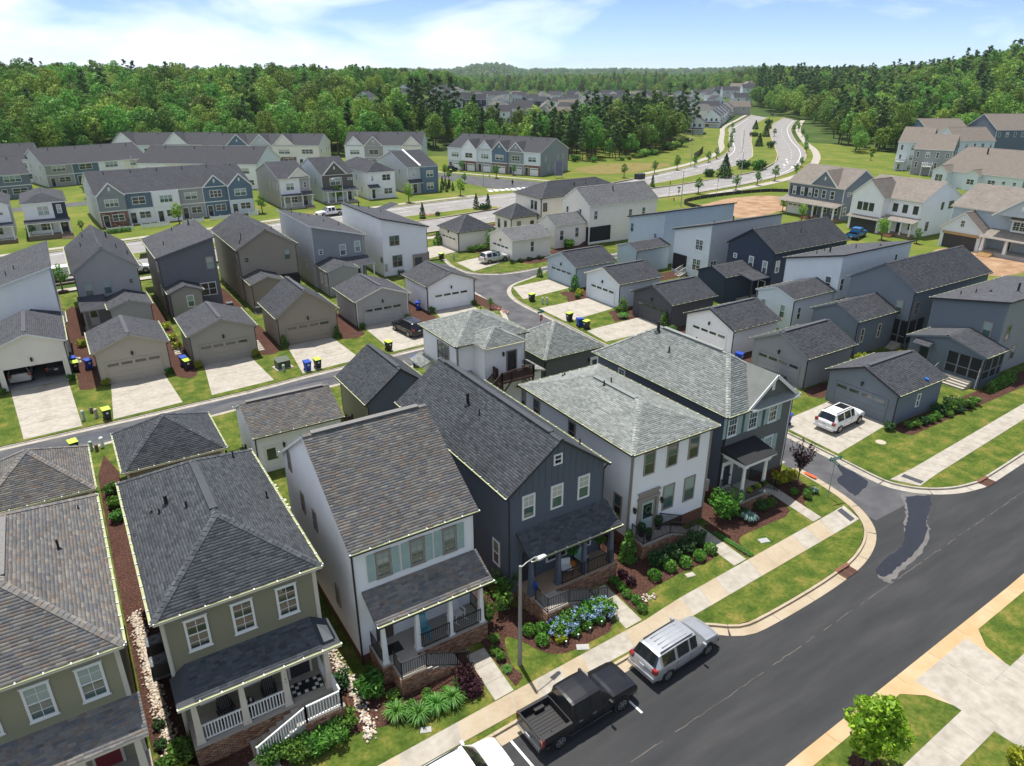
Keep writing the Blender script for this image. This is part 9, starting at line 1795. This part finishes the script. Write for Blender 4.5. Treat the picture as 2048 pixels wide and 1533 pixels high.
# flower box on portico
o = thing('flower_box', 'flower box with purple and green plants hung on the portico rail', 'flower box', (36.95, 26.42, 1.5)); mb = MB(); mb.box(-.85,.85,-.12,.12,0,.22); part('box', mb, [BLACK], o, local=True)
for i in range(6): link('plants', ball(710+i, .2, 120, .09, (GYE, GPU, GS)[i % 3]), o, (-.75+i*.3, 0, .15))
# small yard signs, solar lights
o = thing('yard_sign', 'small pale yard sign left of the hydrangeas', 'sign', (18.0, 23.75, 0), -.3); mb = MB(); mb.box(-.02,.02,-.01,.01,0,.3); part('stake', mb, [GALV], o, local=True); mb = MB(); mb.box(-.14,.14,-.012,.012,.3,.75); part('plate', mb, [SIGNW], o, local=True); mb = MB(); [mb.box(-.1,.1,-.014,-.012,.4+i*.09,.43+i*.09) for i in range(4)]; part('print', mb, [GALV], o, local=True)
for i, (x, y) in enumerate(((18.05,22.95),(18.9,23.0),(19.75,23.05),(20.6,23.1),(21.35,23.15))): mb = MB(); mb.lathe([(.015,0),(.015,.3),(.06,.31),(.055,.36),(.01,.37)], (0,0), 10); tag(link('path_light', mb.mesh('path_light', [GALV]), loc=(x, y, 0)), ORD[i] + ' small path light from the left before the hydrangeas', 'path light', 'path lights before the hydrangeas')
# flag
o = thing('flag', 'small red, white and blue striped flag on the screened porch steps', 'flag', (70.6, 28.5, 0), .3); mb = MB(); mb.tube((0,0,.3), (.35,0,2.3), .02, .015, 6); part('staff', mb, [WHITE], o, local=True)
for i in range(6): mb = MB(); z0 = 2.25 - i*.16; mb.quad((.33-i*.02,-.01,z0),(.62-i*.05,-.05,z0-.05),(.60-i*.05,-.05,z0-.2),(.31-i*.02,-.01,z0-.15)); part('stripe', mb, [(REDS, SIGNW, BLUEP)[i % 3]], o, local=True)
tag(link('blue_tarp_scrap', MB().box(-.2,.2,-.15,.15,0,.12).mesh('blue_tarp_scrap', [var_mat('bright_blue_plastic', (.02,.16,.55), .5)]), loc=(61.6, 28.75, 3.28), rot=(.3,.1,.4)), 'bright blue plastic scrap on the eave of the dark blue-grey garage', 'plastic scrap')
# orange marking and rubble at lane kerb
tag(link('paint_marking', MB().quad((43.95,27.6,.019),(44.05,26.6,.019),(44.35,26.6,.019),(44.3,27.6,.019)).mesh('paint_marking', [var_mat('orange_paint', (.62,.10,.03), .8, amt=.3, scale=6)])), 'orange spray paint on the kerb beside the plum tree', 'paint mark')
mb = MB(); rg = random.Random(8)
for i in range(22): x, y, s = 46.0+rg.uniform(-.25,.25), 74.5+rg.uniform(-1.6,1.8), rg.uniform(.06,.16); mb.lathe([(s,0),(s*.8,s*.6),(.01,s*.7)], (x, y), 5)
link('kerb_rubble', mb.mesh('kerb_rubble', [var_mat('pink_rubble', (.42,.22,.17), .9, amt=.2, scale=3)]), kind='stuff')
# hose/tyre rings by the open garage
for i, y in enumerate((83.2, 84.4)):
 mb = MB(); [mb.tube((.42*math.cos(a), .30*math.sin(a), .06), (.42*math.cos(a+.35), .30*math.sin(a+.35), .06), .05, .05, 6) for a in [k*.314 for k in range(20)]]; tag(link('coiled_hose', mb.mesh('coiled_hose', [WHITE]), loc=(-1.4, y, .01)), ('lower','upper')[i] + ' pale coiled hose on the mulch by the open garage', 'hose', 'coiled hoses')
# fences
def slat_fence(lab, pts, h, mat, n, grp, cat='fence', horiz=True):
 o = thing('picket_fence' if horiz else 'metal_fence', lab, cat, (pts[0][0], pts[0][1], 0), 0, grp)
 for a, b in zip(pts[:-1], pts[1:]):
  L = math.dist(a, b); k = max(1, round(L/2.0))
  for i in range(k + 1): p = lerp(a, b, i/k); mb = MB(); mb.box(p[0]-.07,p[0]+.07,p[1]-.07,p[1]+.07,0,h+.12); part('post', mb, [mat], o)
  if horiz:
   for j in range(n): z = .12 + (h-.15)*j/n; mb = MB(); mb.bar((*a, z+.06), (*b, z+.06), .03, (h-.15)/n*.82); part('slat', mb, [mat], o)
  else:
   mb = MB(); [mb.bar((*lerp(a,b,t/(L/.12)),.1), (*lerp(a,b,t/(L/.12)),h), .02) for t in range(int(L/.12))]; mb.bar((*a,h-.1),(*b,h-.1),.04); mb.bar((*a,.15),(*b,.15),.04); part('bars', mb, [mat], o, kind='stuff')
WF = 'white fences of the long townhouse row'
for pts, lab in ((((7.9,156.6),(12.4,156.8)),'leftmost white slat fence before the long townhouse row'),(((13.9,157.0),(19.0,157.3)),'second white slat fence before the long townhouse row'),(((21.5,157.6),(25.6,157.9)),'third white slat fence before the long townhouse row'),(((27.0,158.3),(33.0,158.8)),'fourth white slat fence before the long townhouse row'),(((35.0,159.2),(37.2,159.5),(37.4,162.5)),'rightmost white slat fence at the end of the long townhouse row'),(((-15.5,211),(-15.0,214)),'white screen fence behind the far left townhouse'),(((12.4,236.5),(12.6,240)),'white screen fence behind the grey and blue townhouses')): slat_fence(lab, pts, .85 if pts[0][1] < 200 else 1.8, WHITE, 4, WF)
slat_fence('black metal fence panel between the pyramid garage and the white garage', ((7.2,52.2),(8.7,52.4)), 1.3, BLACK, 0, 'black metal fences', horiz=False); slat_fence('black metal fence returning to the dark pyramid garage', ((7.2,52.2),(7.0,49.5)), 1.3, BLACK, 0, 'black metal fences', horiz=False)
slat_fence('brown timber gate between the white garage and the blue-grey garage', ((16.2,52.8),(17.6,52.8)), 1.5, DECKB, 7, 'timber gates')
slat_fence('dark wooden fence at the bend of the boulevard', ((196,187),(206,194),(217,203)), 2.0, BLACK, 5, 'dark fences')
o = thing('silt_fence', 'black silt fence around the dirt lot', 'fence', (124, 118, 0)); P_ = resample(smooth_line([(122.5,112),(123.5,119),(128,122.5),(141,124.0),(155,122.5),(160,119)], 5), 1.5); mb = MB()
for a, b in zip(P_[:-1], P_[1:]): mb.bar((*a,.4),(*b,.4),.03,.8)
part('fabric', mb, [BLACK], o)
for a in P_[::2]: mb = MB(); mb.box(a[0]-.04,a[0]+.04,a[1]-.04,a[1]+.04,0,1.1); part('stake', mb, [PEDT], o)
tag(link('site_crate', MB().box(-1.5,1.5,-.8,.8,0,1.5).mesh('site_crate', [DARKTRIM]), loc=(144.5,158.2,0), rot=(0,0,.2)), 'dark box beside the footpath on the dry bank', 'box')
o = thing('realty_board', 'purple-grey board standing at the corner of the junction row', 'sign', (126.3, 172.8, 0), math.radians(-10)); mb = MB(); mb.box(-1.3,1.3,-.05,.05,.6,4.6); part('panel', mb, [var_mat('dull_violet', (.16,.16,.24), .6)], o, local=True)
for x in (-1.2, 1.2): mb = MB(); mb.box(x-.06,x+.06,-.08,.08,0,4.6); part('post', mb, [GALV], o, local=True)
# person crossing
def person(lab, x, y, rz):
 J = [(0,0,.95),(0,0,1.2),(0,0,1.45),(0,.0,1.55),(0,.02,1.68),(.11,0,.9),(.12,.20,.5),(.12,.30,.08),(.12,.42,.04),(-.11,0,.9),(-.12,-.10,.5),(-.12,-.34,.12),(-.12,-.24,.04),(.2,0,1.42),(.26,-.1,1.15),(.24,-.02,.9),(-.2,0,1.42),(-.26,.1,1.15),(-.22,.24,.95)]
 E_ = [(0,1),(1,2),(2,3),(3,4),(0,5),(5,6),(6,7),(7,8),(0,9),(9,10),(10,11),(11,12),(2,13),(13,14),(14,15),(2,16),(16,17),(17,18)]; Rr = [.16,.15,.15,.06,.10,.10,.07,.05,.04,.10,.07,.05,.04,.07,.05,.04,.07,.05,.04]
 me = bpy.data.meshes.new('body'); me.from_pydata(J, E_, []); o = thing('person', lab, 'person', (x, y, .04), rz); b = link('body', me, o); sk = b.modifiers.new('skin', 'SKIN')
 for v, r in zip(me.skin_vertices[0].data, Rr): v.radius = (r, r)
 me.skin_vertices[0].data[0].use_root = True; ss = b.modifiers.new('sub', 'SUBSURF'); ss.levels = 1; ss.render_levels = 1; me.materials.append(var_mat('dark_clothes', (.02,.02,.024), .8))
 hd = bmesh.new(); bmesh.ops.create_uvsphere(hd, u_segments=10, v_segments=8, radius=.11); hm = bpy.data.meshes.new('head'); hd.to_mesh(hm); hd.free(); hm.materials.append(var_mat('skin', (.32,.19,.13), .6)); h_ = link('head', hm, o, (0,.02,1.74)); h_.scale = (.85,1,1.2)
 hr = MB(); hr.lathe([(.118,1.76),(.11,1.83),(.06,1.88),(.01,1.885)], (0,.0), 10); part('hair', hr, [BLACK], o, local=True)
person('person in dark clothes walking over the crossing at the junction', 105.6, 165.4, math.radians(-35))
# ---------------------------------------------------------------- air
def haze(density):
 mb = MB(); mb.box(-2600, 8200, -900, 8200, -3.0, 175.0); o = link('haze', mb.mesh('haze', []), kind='stuff')
 m = bpy.data.materials.new('haze_air'); m.use_nodes = True; t = m.node_tree; t.nodes.clear(); ou = N(t, 'ShaderNodeOutputMaterial'); v = N(t, 'ShaderNodeVolumePrincipled'); v.inputs['Density'].default_value = density; v.inputs['Color'].default_value = (0.80, 0.88, 1.0, 1); v.inputs['Anisotropy'].default_value = 0.0
 t.links.new(v.outputs[0], ou.inputs['Volume']); o.data.materials.append(m)
haze(0.00006)
SC.cycles.use_denoising = True; SC.cycles.volume_bounces = 0; SC.cycles.max_bounces = 6; SC.cycles.transparent_max_bounces = 4; SC.cycles.use_adaptive_sampling = True
